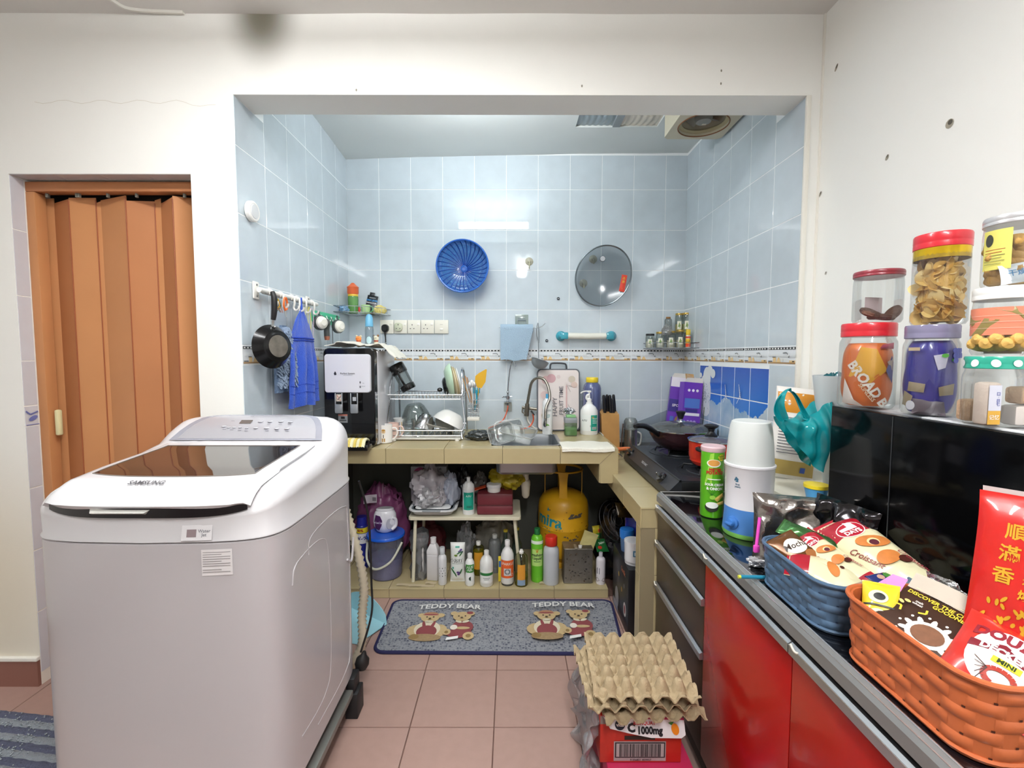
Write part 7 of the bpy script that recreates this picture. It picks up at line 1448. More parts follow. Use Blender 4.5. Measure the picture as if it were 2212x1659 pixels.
pr = Print(cyl_s(r_ * 1.0, -pi / 2 - .1)); pr.rect(-.012, hh * .42, .026, hh * .68, M('#4f7f9c', .4), 6, 2).rect(-.006, hh * .47, .020, hh * .62, M('#dfe6ea', .4), 4, 1).text('▥', .007, hh * .54, .02, M('#1f2a33', .4)); pr.b('printed_label', t)
c = (U(1356, 1185, Y=2.30).x, 2.32, zb_ + .001); r_ = .036; hh = U(1356, 1148, Y=2.28).z - zb_
t = thing('blue_lid_cup', 'translucent cup with a bright blue lid behind the white tub', 'cup', c); Qm(CL('#7fa9e0', .8, .1, .4, .45)).lathe([(0, 0), (r_ * .8, 0), (r_ * .96, hh * .62)], 26, caps=False).b('cup_body', t); Qm(M('#2a7ad0', .3)).lathe([(0, hh * .60), (r_, hh * .60), (r_ * 1.03, hh * .9), (r_ * .95, hh * .98), (0, hh)], 28).b('lid', t)
t, b = bag_thing('blue_snack_packet', 'royal blue foil packet leaning behind the blue lidded cup', 'packet', (.66, 2.40, .47), (R(70), R(-6), R(-30)), .12, .22, .04, M('#1a2fb8', .25, coat=.5), seed=8)
t, b = bag_thing('navy_packet', 'navy packet with a pale ring at the post side', 'packet', (.70, 2.28, .44), (R(78), R(-4), R(-60)), .12, .22, .035, M('#2a3470', .25, coat=.5), seed=9)
pr = Print(b.face); pr.ell(-.02, -.02, .028, .028, M('#b9a9b4', .4)).ell(-.02, -.02, .020, .020, M('#2a3470', .4)); pr.b('print', t)
t, b = bag_thing('gold_ribbon_packet', 'dark packet with gold foil ribbon on the heap under the stove', 'packet', (.585, 2.36, .52), (R(50), R(10), R(20)), .09, .08, .02, M('#3a2c14', .3, .3), seed=4); pr = Print(b.face); pr.line([(-.03, -.01), (0, .012), (.03, .0)], .008, M('#e0b53a', .2, .8)); pr.b('print', t)
# back-row clutter behind the front bottles
crumple('red_cloth_bag', 'dark red cloth bag in the shadow below the cream shelf table', 'bag', (U(920, 1180, Y=2.80).x, 2.84, Z2), (.22, .14, .24), M('#5c1c22', .7), 15, .3, 2)
crumple('bubble_bag', 'crinkled clear bubble bag behind the lavender pouch', 'bag', (U(1005, 1190, Y=2.66).x, 2.68, Z2), (.11, .09, .26), CL('#d9dcde', .85, .15, .9, .25), 16, .4, 2.4)
crumple('grey_bag_heap', 'pale grey heap of plastic bags below the shelf table', 'bag', (U(1065, 1175, Y=2.72).x, 2.78, Z2), (.22, .16, .28), CL('#b9b5a8', .75, .25, .5, .45), 17, .35, 2)
for k, (px, dy) in enumerate(((1092, .0), (1117, .03))): bottle('green_glass_bottle', 'clear bottle with a yellow cap ' + ('left of' if k == 0 else 'against') + ' the leg of the shelf table', 'bottle', (U(px, 1200, Y=2.62).x, 2.64 + dy, Z2), .03, U(px, 1145, Y=2.64).z - Z2, 'wine', '#ffffff', ('#c9b53a', .42, .05), clear=CL('#a9c4b4', .8, .06, .6, .1), group='yellow capped bottles')
# bits on the plinth edge
for k, (px, py, w_) in enumerate(((875, 1266, .10), (910, 1268, .14), (930, 1262, .06), (1175, 1262, .05))):
 p = U(px, py, Z=Z2); t = thing('cardboard_scrap', ('thin strip of cardboard on the plinth edge before the bucket', 'longer cardboard strip on the plinth edge before the wrapped box', 'short folded paper scrap on the plinth by the square bottle', 'paper scrap on the plinth before the green bottle')[k], 'scrap', (p.x, p.y + .012, Z2), group='scraps on the plinth')
 Qm(M('#b8a98a', .8)).slab(lambda u, v: (-w_ / 2 + w_ * u, -.012 + .024 * v, .002 + .002 * sin(u * 6)), 10, 3, .0015).b('scrap', t)
# dustpan and mat
a = U(835, 1334, Z=.01); b = U(775, 1385, Z=.01); DPN = M('#9fcfda', .4)
t = thing('dustpan', 'pale blue dustpan lying on the floor behind the washing machine', 'dustpan', (0, 0, 0))
P = [U(835, 1332, Z=.05), U(812, 1303, Z=.09), U(785, 1290, Z=.10), U(700, 1330, Z=.06), U(762, 1392, Z=.006)]
q = Qm(DPN); tip = P[0]; A = U(772, 1392, Z=.004); B = Vector((A.x - .22, A.y + .06, .004)); C_ = Vector((B.x + .05, B.y + .26, .012)); D_ = Vector((tip.x, tip.y, .012))
q.slab(lambda u, v: tuple((A.lerp(B, u)).lerp(D_.lerp(C_, u), v)), 6, 6, .003).b('pan_floor', t)
Qm(DPN).slab(lambda u, v: tuple((D_.lerp(C_, u)) + Vector((-.01 * v, .02 * v, .10 * v * (sin(pi * min(1, .06 + u * .9)) ** .6)))), 14, 4, .003).b('back_wall', t)
Qm(DPN).slab(lambda u, v: tuple((B.lerp(C_, u)) + Vector((-.01 * v, 0, .09 * v * u))), 8, 4, .003).b('side_wall', t)
# teddy mat
mf = lambda px, py: U(px, py, Z=.012)
M0, M1, M2, M3 = mf(802, 1408), mf(1352, 1412), mf(1322, 1294), mf(850, 1294)
mt = thing('teddy_mat', 'grey woven floor mat with two pairs of teddy bears and a navy border', 'mat', ((M0.x + M1.x) / 2, (M0.y + M3.y) / 2, .0)); mc = mt.location
def matp(u, v, o=0): a_ = M0.lerp(M1, u); b_ = M3.lerp(M2, u); p = a_.lerp(b_, v) - mc; return Vector((p.x, p.y, .010 + o))
mm = bpy.data.materials.new('woven_mat'); mm.use_nodes = True; nt = mm.node_tree; bs_ = nt.nodes['Principled BSDF']; bs_.inputs['Roughness'].default_value = .9
gg = nt.nodes.new('ShaderNodeNewGeometry'); vo = nt.nodes.new('ShaderNodeTexVoronoi'); vo.feature = 'DISTANCE_TO_EDGE'; vo.inputs['Scale'].default_value = 75; vo.inputs['Randomness'].default_value = .35; nt.links.new(gg.outputs['Position'], vo.inputs['Vector'])
rp = nt.nodes.new('ShaderNodeValToRGB'); rp.color_ramp.elements[0].position = .03; rp.color_ramp.elements[0].color = lin('#8d8f94'); rp.color_ramp.elements[1].position = .22; rp.color_ramp.elements[1].color = lin('#474b5c'); nt.links.new(vo.outputs['Distance'], rp.inputs[0]); nt.links.new(rp.outputs[0], bs_.inputs['Base Color'])
def rloop(ins, z):
 o = []
 for x, y in rr(1, .30 if 0 else 1, .06, 6): o.append(0)
 return o
W0 = (M1 - M0).length; H0 = (M3 - M0).length
def mloop(ins):
 out = []
 for x, y in rr(W0 - 2 * ins, H0 - 2 * ins, .045, 6): out.append((x / W0 + .5, y / H0 + .5))
 return out
q = Qm(mm); L1 = mloop(.008); q.add([tuple(matp(u, v, -.009)) for u, v in L1] + [tuple(matp(u, v, .0)) for u, v in L1], [tuple(range(len(L1), 2 * len(L1)))] + [(i, (i + 1) % len(L1), len(L1) + (i + 1) % len(L1), len(L1) + i) for i in range(len(L1))]); q.b('mat_body', mt)
Qm(M('#1d1c48', .8)).tube([matp(u, v, -.004) for u, v in mloop(.006)], .008, 8, closed=True).b('border', mt)
pr = Print(lambda u, v, o=0: matp((u / W0) + .5, v / H0 + .5, .0008 + o)); FU = M('#bfa77c', .9, var=.15, vs=60); FD = M('#8d7448', .9); RD = M('#8a4548', .9); CRM_ = M('#d8cfb6', .9); K = M('#3a3028', .9); BS = M('#9a8260', .9, var=.3, vs=90)
def bear(cu, cv, kind, s=1):
 E_ = lambda a, b, c_, d, m_, r_=0: pr.ell(cu + a * s, cv + b * s, c_ * s, d * s, m_, r_)
 if kind == 0:
  E_(-.05, -.04, .045, .045, FU); E_(.055, -.04, .04, .05, FU); E_(0, -.03, .062, .065, CRM_); E_(0, -.05, .048, .05, RD); E_(-.02, .0, .008, .035, RD, .2); E_(.022, .0, .008, .035, RD, -.2); E_(-.045, .085, .018, .018, FU); E_(.048, .085, .020, .018, FU); E_(0, .065, .045, .040, FU); E_(0, .098, .034, .014, M('#a87a5c', .9)); E_(0, .088, .040, .006, RD)
  E_(.0, -.10, .075, .028, BS); E_(-.05, -.095, .022, .02, FD); E_(0, .030, .02, .008, CRM_)
 else:
  E_(.01, -.02, .052, .055, RD); E_(.0, -.07, .062, .035, RD); E_(-.06, -.06, .020, .024, FU); E_(-.06, -.062, .009, .011, FD); E_(.045, -.09, .026, .030, FU); E_(.045, -.09, .012, .014, FD); E_(.012, -.03, .035, .011, FU); E_(-.03, -.025, .017, .020, M('#e6ded2', .9)); E_(-.012, .022, .018, .009, CRM_, -.5); E_(.022, .022, .018, .009, CRM_, .5)
  E_(-.042, .092, .017, .017, FU); E_(.042, .09, .018, .018, FU); E_(0, .065, .044, .040, FU); E_(.036, .095, .016, .012, RD); pr.poly([(cu - .055, cv - .13), (cu + .0, cv - .115), (cu + .0, cv - .095), (cu - .052, cv - .108)], M('#e9e9e6', .9))
 for a in (-.016, .016): E_(a, .066, .0045, .005, K)
 E_(0, .053, .007, .005, K); E_(0, .042, .010, .002, FD)
for cx_ in (-.345, .185 + .035): bear(cx_, -.02, 0); bear(cx_ + .155, -.02, 1); pr.text('TEDDY BEAR', cx_ + .085, .135, .056, M('#e3e3e0', .9), bold=.02, sx=.95, arc=.6)
pr.b('woven_picture', mt)
# rug at the far left
rg = thing('striped_rug', 'shaggy blue and grey striped rug at the left edge of the floor', 'rug', (0, 0, 0)); Ra, Rb = U(0, 1538, Z=.015), U(97, 1552, Z=.015)
for k in range(15):
 y1 = Ra.y - .028 * k
 def sf(u, v, y1=y1, k=k): x = -2.25 + (Rb.x + .25 + 2.25) * u; y = y1 - .028 * v - (x - Ra.x) * .12; return (x, y, .014 + .004 * sin(pi * v) + .003 * noise.noise((x * 60, y * 60, k)))
 Qm(M('#959ea6' if k % 2 else '#5c6279', .95, bump=1, bs=160)).slab(sf, 60, 4, .012).b('woven_stripe', rg)
random.seed(4); q = Qm(M('#a3abb0', .95))
for k in range(900):
 x = random.uniform(-2.0, Rb.x + .1); kk = random.randrange(15); y = Ra.y - .028 * (kk + random.random()) - (x - Ra.x) * .12
 if kk % 2 == 0 and random.random() < .6: continue
 q.tube([(x, y, .018), (x + random.uniform(.004, .012), y - .006, .028)], .0022, 4)
o = q.b('pile', rg); o['kind'] = 'stuff'
# ================= stove, pans
st = thing('gas_stove', 'dark grey two-burner gas stove with two knobs on its sloping front', 'stove', (0, 0, 0)); SG = M('#33363b', .32, .3, var=.15, vs=12); SB = M('#191a1c', .35)
y0, y1, xb, xt, xr, zb, zt = 1.905, 2.665, .655, .705, 1.06, LZ + .012, .800
Qm(SG).add([(xb, y0, zb), (xb, y1, zb), (xb + .004, y1, zb + .03), (xb + .004, y0, zb + .03), (xt, y0, zt), (xt, y1, zt), (xr, y1, zt), (xr, y0, zt), (xr, y0, zb), (xr, y1, zb)],
 [(0, 3, 2, 1), (3, 4, 5, 2), (4, 7, 6, 5), (7, 8, 9, 6), (1, 2, 5, 6, 9), (0, 1, 9, 8)][::1] + [(0, 8, 7, 4, 3)]).b('body', st, smooth=False)
Qm(SB).rbox(xt + .01, xr - .01, y0 - .002, y0 + .004, zb + .004, zt - .006, .002).b('end_plate', st)
Qm(SG).tube([(xt + .003, y0, zt - .001), (xt + .003, y1, zt - .001)], .006, 8).b('front_ridge', st)
for x in (xb + .03, xr - .03):
 for y in (y0 + .05, y1 - .05): Qm(DARK).rbox(x - .015, x + .015, y - .015, y + .015, LZ + .0005, zb, .003).b('foot', st)
for (bx, by) in ((.90, 2.07), (.90, 2.47)):
 Qm(SG).lathe([(.150, zt - .001), (.150, zt + .003), (.144, zt + .004), (.138, zt + .001)], 40, cx=bx, cy=by, caps=False).lathe([(.10, zt), (.098, zt + .003), (.092, zt + .001)], 36, cx=bx, cy=by, caps=False).b('burner_well', st)
 Qm(M('#202022', .5, .6)).lathe([(.05, zt), (.052, zt + .014), (.03, zt + .018), (0, zt + .018)], 28, cx=bx, cy=by).b('burner', st)
 for k in range(5):
  a = 2 * pi * k / 5 + .2; Qm(M('#111113', .4, .5)).tube([(bx + .12 * cos(a), by + .12 * sin(a), zt + .002), (bx + .11 * cos(a), by + .11 * sin(a), zt + .024), (bx + .04 * cos(a), by + .04 * sin(a), zt + .024)], .0045, 6).b('trivet_arm', st)
nx = Vector((-(zt - zb - .03), 0, xt - xb)).normalized()
for px, py in ((1365, 981), (1432, 1035)):
 best = min((U(px, py, Y=y) for y in [1.95 + .01 * i for i in range(70)]), key=lambda p: abs((p.x - xb) * (zt - zb) - (p.z - zb) * (xt - xb)))
 q = Qm(M('#0f1012', .25, coat=.4)); q.T = Matrix.Translation(best + nx * .001) @ nx.to_track_quat('Z', 'Y').to_matrix().to_4x4(); q.lathe([(.027, 0), (.026, .012), (.022, .02), (0, .021)], 26).b('knob', st)
 q = Qm(M('#1a1b1e', .25, coat=.4)); q.T = Matrix.Translation(best + nx * .02) @ nx.to_track_quat('Z', 'Y').to_matrix().to_4x4(); q.rbox(-.024, .024, -.007, .007, 0, .014, .004).b('knob_grip', st); q = Qm(WHITE); q.T = Matrix.Translation(best + nx * .035) @ nx.to_track_quat('Z', 'Y').to_matrix().to_4x4(); q.rbox(-.02, -.014, -.002, .002, 0, .001, .0003).b('knob_mark', st)
bp_ = U(1398, 1010, X=.675); pr = Print(lambda u, v, o=0: Vector((xb + .004 + (xt - xb) * (.5 + v / .08) , 2.33 - u, zb + .03 + (zt - zb - .03) * (.5 + v / .08))) + nx * (o + .001)); pr.text('TECNIC', 0, -.008, .018, M('#b9bcc0', .4), bold=.02, sx=1.5).line([(-.10, .018), (-.06, .018)], .004, M('#8b8e92', .4)); pr.b('lettering', st)
# wok pan with glass lid
pn = thing('wok_pan', 'dark maroon frying pan with a long black handle on the far burner', 'pan', (.905, 2.455, zt + .030)); MRN = M('#43242a', .25, .3, coat=.3); h_ = .098
Qm(MRN).lathe([(0, 0), (.085, 0), (.10, .004), (.135, .035), (.160, .075), (.168, h_), (.172, h_ + .002), (.170, h_ - .001), (.158, .074), (.13, .035), (.09, .008), (0, .006)], 56).b('pan_body', pn)
Qm(M('#141416', .35)).tube(spline([(-.14, -.075, h_ - .015), (-.17, -.10, h_ + .006), (-.23, -.15, h_ + .040), (-.28, -.19, h_ + .050), (-.30, -.205, h_ + .048)], 6), [.012] * 8 + [.0135] * 12 + [.010] * 5, 10).b('handle', pn)
ld = thing('pan_lid', 'domed glass lid with a black knob on the maroon pan', 'lid', (.905, 2.455, zt + .030 + h_ + .004))
Qm(CL('#cfd8d8', .92, .05, .8, .12)).lathe([(.166, .0), (.155, .010), (.11, .028), (.05, .038), (.02, .040)], 52, caps=False).b('glass', ld); Qm(CHROME).lathe([(.165, -.002), (.173, -.002), (.174, .003), (.166, .004)], 56, caps=False).b('rim', ld)
Qm(CHROME).lathe([(.024, .039), (.022, .046), (.008, .048), (.008, .053)], 20).b('knob_base', ld); Qm(SB).lathe([(.012, .053), (.014, .06), (.022, .082), (.026, .092), (.022, .096), (0, .094)], 24).b('knob', ld)
# red pot
pt = thing('red_pot', 'small red saucepan with a black side handle on the near burner', 'pot', (.905, 2.075, zt + .030)); hp = U(1540, 950, Y=2.075).z - zt - .03; hp = .108
Qm(M('#d2301c', .22, coat=.5)).lathe([(0, 0), (.072, 0), (.085, .012), (.094, .04), (.095, hp - .004), (.096, hp), (.093, hp), (.09, .02), (0, .006)], 44).b('pot_body', pt)
Qm(SB).tube(spline([(-.075, -.055, hp - .022), (-.095, -.085, hp - .020), (-.085, -.11, hp - .022), (-.05, -.105, hp - .022), (-.035, -.088, hp - .024)], 5), .009, 8).b('side_handle', pt)
ld = thing('pot_lid', 'glass lid with a steel rim and black knob on the red saucepan', 'lid', (.905, 2.075, zt + .03 + hp + .003))
Qm(CL('#c4cfe0', .9, .05, .8, .2)).lathe([(.095, 0), (.08, .010), (.04, .018), (.02, .019)], 44, caps=False).b('glass', ld); Qm(CHROME).lathe([(.094, -.003), (.101, -.001), (.100, .004), (.095, .004)], 48, caps=False).b('rim', ld)
Qm(SB).lathe([(.027, .016), (.028, .024), (.018, .030), (.013, .04), (.016, .052), (.030, .062), (.031, .068), (.02, .073), (0, .074)], 28).b('knob', ld)
t = thing('orange_gas_hose', 'orange gas hose crossing behind the knife block to the stove', 'hose', (0, 0, 0)); Qm(M('#d0703c', .45)).tube(spline([U(1322, 973, Y=2.66), U(1340, 970, Y=2.67), U(1362, 970, Y=2.68), (.75, 2.70, LZ + .03)], 6), .011, 10).b('hose_body', t)
t = thing('silver_clamp', 'small silver hose clamp at the edge of the lower worktop', 'clamp', U(1336, 985, Y=2.5)); Qm(CHROME).tube(spline([(-.02, 0, .01), (0, 0, .012), (.02, 0, -.004)], 5), .004, 6).b('wire', t)
# ================= cabinet-top things
Z5 = CBZ + .0015
c, r, h = stand(1536, 1119, 962, 52, Z5)
ch = thing('crisps_tube', 'tall green crisps tube with sour cream and onion lettering', 'tube', c); GT = M('#5cb31d', .3, coat=.3)
Qm(GT).lathe([(0, .001), (r * .97, .001), (r, .004), (r, h * .93)], 44).b('tube_body', ch); Qm(M('#d9b9bd', .35)).lathe([(0, h * .925), (r * 1.02, h * .925), (r * 1.06, h * .94), (r * 1.06, h * .985), (r * .98, h), (0, h * .99)], 44).b('lid', ch)
a0 = atan2(-c[1], -c[0]) + .12; pr = Print(cyl_s(r, a0)); W_ = M('#f2f4ec', .4); DR = M('#b5281c', .4); LG = M('#9bd04a', .4)
pr.poly([(-.03, h * .45), (-.012, h * .9), (.0, h * .92), (-.006, h * .45)], LG).ell(.025, h * .855, .013, h * .045, M('#e3d92c', .4)).text('NEW\nLOOK', .025, h * .855, .009, M('#2c5a20', .4), bold=.03)
pr.ell(.0, h * .775, .022, h * .055, W_).ell(0, h * .78, .018, h * .045, M('#d99a4a', .4)).text('MISTER', .004, h * .688, .0105, DR, bold=.05, sx=1.1).text('POTATO', .004, h * .642, .0145, DR, bold=.06, sx=.9)
pr.rect(-.018, h * .545, .022, h * .558, W_, 6, 1).text('SOUR CREAM', .004, h * .475, .0112, W_, bold=.05, sx=.85).text('& ONION', .004, h * .420, .0125, W_, bold=.05, sx=.9)
pr.poly([(.002, h * .28), (.03, h * .36), (.034, h * .31), (.012, h * .24)], M('#d9b95a', .4)).poly([(.008, h * .22), (.036, h * .25), (.034, h * .20), (.016, h * .19)], M('#e0c26a', .4)).ell(-.004, h * .16, .02, h * .065, M('#2a2f25', .4)).ell(-.003, h * .19, .018, h * .045, W_).ell(-.002, h * .30, .008, h * .03, LG)
for k in range(5): pr.line([(-.004, h * .33), (-.016 + .006 * k, h * .39)], .0012, M('#2c6a20', .4))
pr.b('printed_label', ch)
c, r, h = stand(1614, 1166, 908, 113, Z5); c = Vector(c)
ss = thing('bottle_steriliser', 'white and blue steam steriliser with a frosted dome lid on the cabinet', 'steriliser', c)
Qm(M('#7fc25a', .35)).lathe([(0, 0), (r * .99, 0), (r * 1.03, .008), (r * 1.02, .014)], 52).b('green_ring', ss)
Qm(M('#4d86cc', .35)).lathe([(r * 1.02, .014), (r * 1.0, .03), (r * .965, h * .18), (r * .96, h * .25)], 52, caps=False).b('blue_base', ss)
Qm(M('#e7e6ea', .25, coat=.3)).lathe([(r * .962, h * .248), (r * .95, h * .30), (r * .98, h * .60), (r * 1.02, h * .61), (r * 1.02, h * .625), (r * .97, h * .63)], 52).b('white_body', ss)
Qm(M('#e6ebe8', .3, tr=.15)).lathe([(r * .95, h * .63), (r * .90, h * .80), (r * .82, h * .95), (r * .76, h * .99), (r * .68, h), (r * .5, h * .995), (0, h * .985)], 52).b('dome_lid', ss)
a0 = atan2(-c.y, -c.x) - .62; kx, ky = r * .99 * cos(a0), r * .99 * sin(a0)
q = Qm(M('#3f7ac4', .3, coat=.3)); q.T = Matrix.Translation((kx, ky, h * .125)) @ Vector((cos(a0), sin(a0), 0)).to_track_quat('Z', 'Y').to_matrix().to_4x4(); q.lathe([(.019, -.004), (.019, .004), (.013, .006), (.012, .016), (0, .017)], 24).rbox(-.012, .012, -.004, .004, .014, .022, .002).b('dial', ss)
pr = Print(cyl_s(r * .965, a0 + .12)); pr.text('♞', 0, h * .50, .022, M('#2f5f78', .4)).text('first\nyears', .003, h * .455, .008, M('#2f5f78', .4), bold=.02); pr.b('printed_mark', ss)
# sauce bottle behind
c = Vector((U(1680, 990, Y=1.62).x, 1.62, Z5)); h = U(1677, 928, Y=1.62).z - Z5; r = .032
t = bottle('sauce_bottle', 'dark sauce bottle with a gold screw cap behind the steriliser', 'bottle', c, r, h * .94, 'wine', '#1c0a0c', ('#c2975c', .48, .12), rough=.12)
Qm(M('#b5972c', .3, .5)).lathe([(r * .43, h * .70), (r * .40, h * .83)], 24, caps=False).b('gold_foil', t)
# white shelf rack with flour bag, carton, blue cup
sx0 = U(1668, 1015, Y=1.50); SZ_ = U(1700, 1050, Y=1.32).z
rk = thing('white_shelf_rack', 'small cream plastic shelf rack between the sauce bottle and the black oven', 'shelf', (.92, 1.45, 0)); CR2 = M('#e3dfcf', .4)
rx0, rx1, ry0, ry1 = -.10, .20, -.115, .24; zs = .905
Qm(CR2).rbox(rx0, rx1, ry0, ry1, zs - .022, zs, .008).b('shelf_board', rk)
for x in (rx0 + .015, rx1 - .02):
 for y in (ry0 + .02, ry1 - .02): Qm(CR2).lathe([(.007, Z5), (.007, zs - .05), (.011, zs - .045), (.014, zs - .02)], 14, cx=x, cy=y).b('leg', rk)
c = Vector((.965, 1.56, zs + .001)); hf = U(1700, 838, Y=1.56).z - zs
t, b = bag_thing('flour_bag', 'clear edged bag with an orange top panel and printed recipe text', 'bag', (c.x, c.y, zs + hf / 2), (R(84), R(6), R(-16)), .145, hf, .06, M('#e4e0da', .4, coat=.4), seed=12, amp=.004, seal=.03)
pr = Print(b.face); pr.rect(-.068, hf * .22, .068, hf * .44, M('#c98417', .35), 10, 6).rect(-.068, -hf * .46, .068, -hf * .30, M('#b39a55', .4), 10, 4).ell(.04, hf * .28, .016, .02, M('#8a9a3a', .4))
for k in range(13): pr.rect(-.058, hf * (.16 - .032 * k), .045 - .02 * (k % 3), hf * (.168 - .032 * k), M('#c0283a' if k == 3 else '#56545e', .5), 8, 1)
pr.rect(.022, -hf * .42, .038, -hf * .36, M('#2f4f9c', .4), 1, 1); pr.b('printed_front', t)
t = thing('red_cap_shaker', 'small clear shaker with a red and white cap behind the teal bag handle', 'shaker', (U(1703, 870, Y=1.66).x, 1.66, zs + .001)); hh = U(1703, 862, Y=1.66).z - zs
Qm(CL('#e3e6e4', .9, .1, .6, .15)).lathe([(0, 0), (.022, 0), (.022, hh * .8)], 20, caps=False).b('shaker_body', t); Qm(M('#eeece8', .4)).lathe([(.022, hh * .72), (.023, hh * .85)], 20).b('white_band', t); Qm(M('#d02433', .35)).lathe([(.0, hh * .85), (.0235, hh * .85), (.022, hh), (0, hh)], 20).b('cap', t)
t = thing('white_cone_funnel', 'pale grey open plastic container standing behind the teal bag', 'container', (.985, 1.36, zs + .001)); hh = U(1775, 812, Y=1.36).z - zs
Qm(M('#cdd4d6', .35)).lathe([(0, 0), (.035, 0), (.045, .01), (.088, hh), (.085, hh), (.043, .014), (0, .006)], 40, sy=.8).b('container_body', t)
# teal carrier bag with handle
TE = CL('#16aeb6', .62, .1, .5, .62); tb = thing('teal_carrier_bag', 'shiny teal carrier bag with a looped handle beside the black oven', 'bag', (0, 0, 0)); YT_ = 1.27
tpts = lambda px, py, dy=0: U(px, py, Y=YT_ + dy)
A_ = [tpts(1694, 906), tpts(1712, 942), tpts(1735, 975), tpts(1760, 1008), tpts(1776, 1020)]; B_ = [tpts(1728, 912, .02), tpts(1750, 900, .03), tpts(1768, 885, .04), tpts(1790, 870, .05), tpts(1800, 868, .05)]
SA, SB_ = spline(A_, 6), spline(B_, 6)
def tbf(u, v): i = u * 24; k = min(int(i), 23); f = i - k; a = SA[k].lerp(SA[k + 1], f); b = SB_[k].lerp(SB_[k + 1], f); p = a.lerp(b, v); return (p.x, p.y - .035 * sin(pi * v) * sin(pi * min(1, u * .6 + .2)) + .010 * noise.noise((p.x * 30, p.z * 26, 0)) + .006 * sin(u * 18 + v * 9), p.z)
Qm(TE).slab(tbf, 40, 20, .0015).b('bag_front', tb, ang=30)
Qm(TE).slab(lambda u, v: tuple(Vector(tbf(u, v)) + Vector((.01, .07, .0))), 20, 10, .0015).b('bag_back', tb, ang=30)
lp1 = spline([tpts(1696, 910), tpts(1684, 885), tpts(1686, 862), tpts(1698, 846, .01), tpts(1710, 845, .02), tpts(1722, 858, .03), tpts(1732, 880, .03), tpts(1745, 905, .02)], 8)
def lpf(u, v): i = u * (len(lp1) - 1); k = min(int(i), len(lp1) - 2); p = lp1[k].lerp(lp1[k + 1], i - k); w2 = .016 + .008 * sin(u * 7); return (p.x + (v - .5) * w2 * 1.2, p.y + .012 * sin(v * pi), p.z + (v - .5) * w2 * (1 if u < .5 else -.4))
Qm(TE).slab(lpf, 48, 5, .0015).b('handle_loop', tb, ang=30)
crumple('teal_bag_top', 'knotted dark teal plastic handle sticking up behind the bean jar', 'bag', tpts(1795, 862, .10), (.06, .05, .075), CL('#157f8c', .6, .1, .5, .6), 22, .45, 2)
pr = Print(lambda u, v, o=0: Vector((U(1728, 940, Y=YT_).x + u, YT_ - .045 - o, U(1728, 940, Y=YT_).z + v))); 
t = thing('blue_cup', 'blue cup with a yellow rim half hidden by the black oven', 'cup', (.872, 1.30, zs + .001)); hh = .052
Qm(M('#5aa9dc', .35)).lathe([(0, 0), (.022, 0), (.03, hh * .8)], 24).b('cup_body', t); Qm(M('#efd62c', .35)).lathe([(.030, hh * .8), (.032, hh * .82), (.032, hh), (0, hh)], 24).b('lid', t)
# ================= black oven
OX, OYF, OYN, OZ0, OZ1 = .832, 1.195, .60, Z5 + .012, 1.198
ov = thing('black_oven', 'large oven with a glossy black glass door facing the room', 'oven', (0, 0, 0)); ob = M('#060607', .09); ob.node_tree.nodes['Principled BSDF'].inputs['Specular IOR Level'].default_value = .12
Qm(M('#c9cbce', .35, .5)).rbox(OX + .03, XRR - .01, OYN, OYF, OZ0, OZ1, .004).b('housing', ov)
Qm(ob).rbox(OX, OX + .028, OYN, OYF, OZ0, OZ1 - .003, .003).b('glass_door', ov); Qm(M('#15306a', .3)).rbox(OX + .004, OX + .03, OYF + .0003, OYF + .003, OZ0, OZ1 - .004, .001).b('edge_strip', ov)
Qm(M('#e3e5e8', .3)).rbox(OX + .012, OX + .029, OYN, OYF - .25, OZ1 - .0025, OZ1 + .001, .0008).b('top_trim', ov); Qm(M('#2a2d30', .3)).tube([(OX - .0005, 1.0, OZ0), (OX - .0005, 1.0, OZ1 - .006)], .0012, 5).b('door_seam', ov)
for y in (OYN + .05, OYF - .05): Qm(DARK).rbox(OX + .06, XRR - .05, y - .02, y + .02, Z5, OZ0, .002).b('foot', ov)
# ---- jars on the oven
OT = OZ1 + .0018
def jst(px, w_, Y, py_top, zb): 
 x = U(px, 760, Y=Y).x; ct = 1 / sqrt(1 + (x / Y) ** 2); r = w_ * Y * ct / (2 * F) ; return (x, Y, zb), r, U(px, py_top, Y=Y - r * .6).z - zb
RD_, JC = M('#cc2531', .3, coat=.3), CL('#f8fafa', .995, .05, .5, .02)
c1, r1, h1 = jst(1874, 128, 1.125, 697, OT)
j = jar('snack_jar', 'clear jar with a red lid filled with an orange broad bean snack bag', c1, r1, h1, RD_, .032, JC)
def fac(c): return atan2(-c[1], -c[0])
def inner(j, c, r, h, col, nm='snack_pack', seed=1, k=.9, hh=.8, lab=None):
 def f(u, v): a = 2 * pi * u; q_ = r * k * (1 + .07 * noise.noise((cos(a) * 2 + seed, sin(a) * 2, v * 3)) - .25 * abs(2 * v - 1) ** 5); return (q_ * cos(a), q_ * sin(a), .005 + h * hh * v)
 return Qm(col).grid(f, 36, 16, closed=True).b(nm, j), f
t = thing('bean_snack_bag', 'orange and yellow broad bean snack bag inside the red lidded jar', 'bag', c1); inner(t, c1, r1, h1, M('#e2752a', .35, coat=.4), 'bag_body', 3, .86, .74)
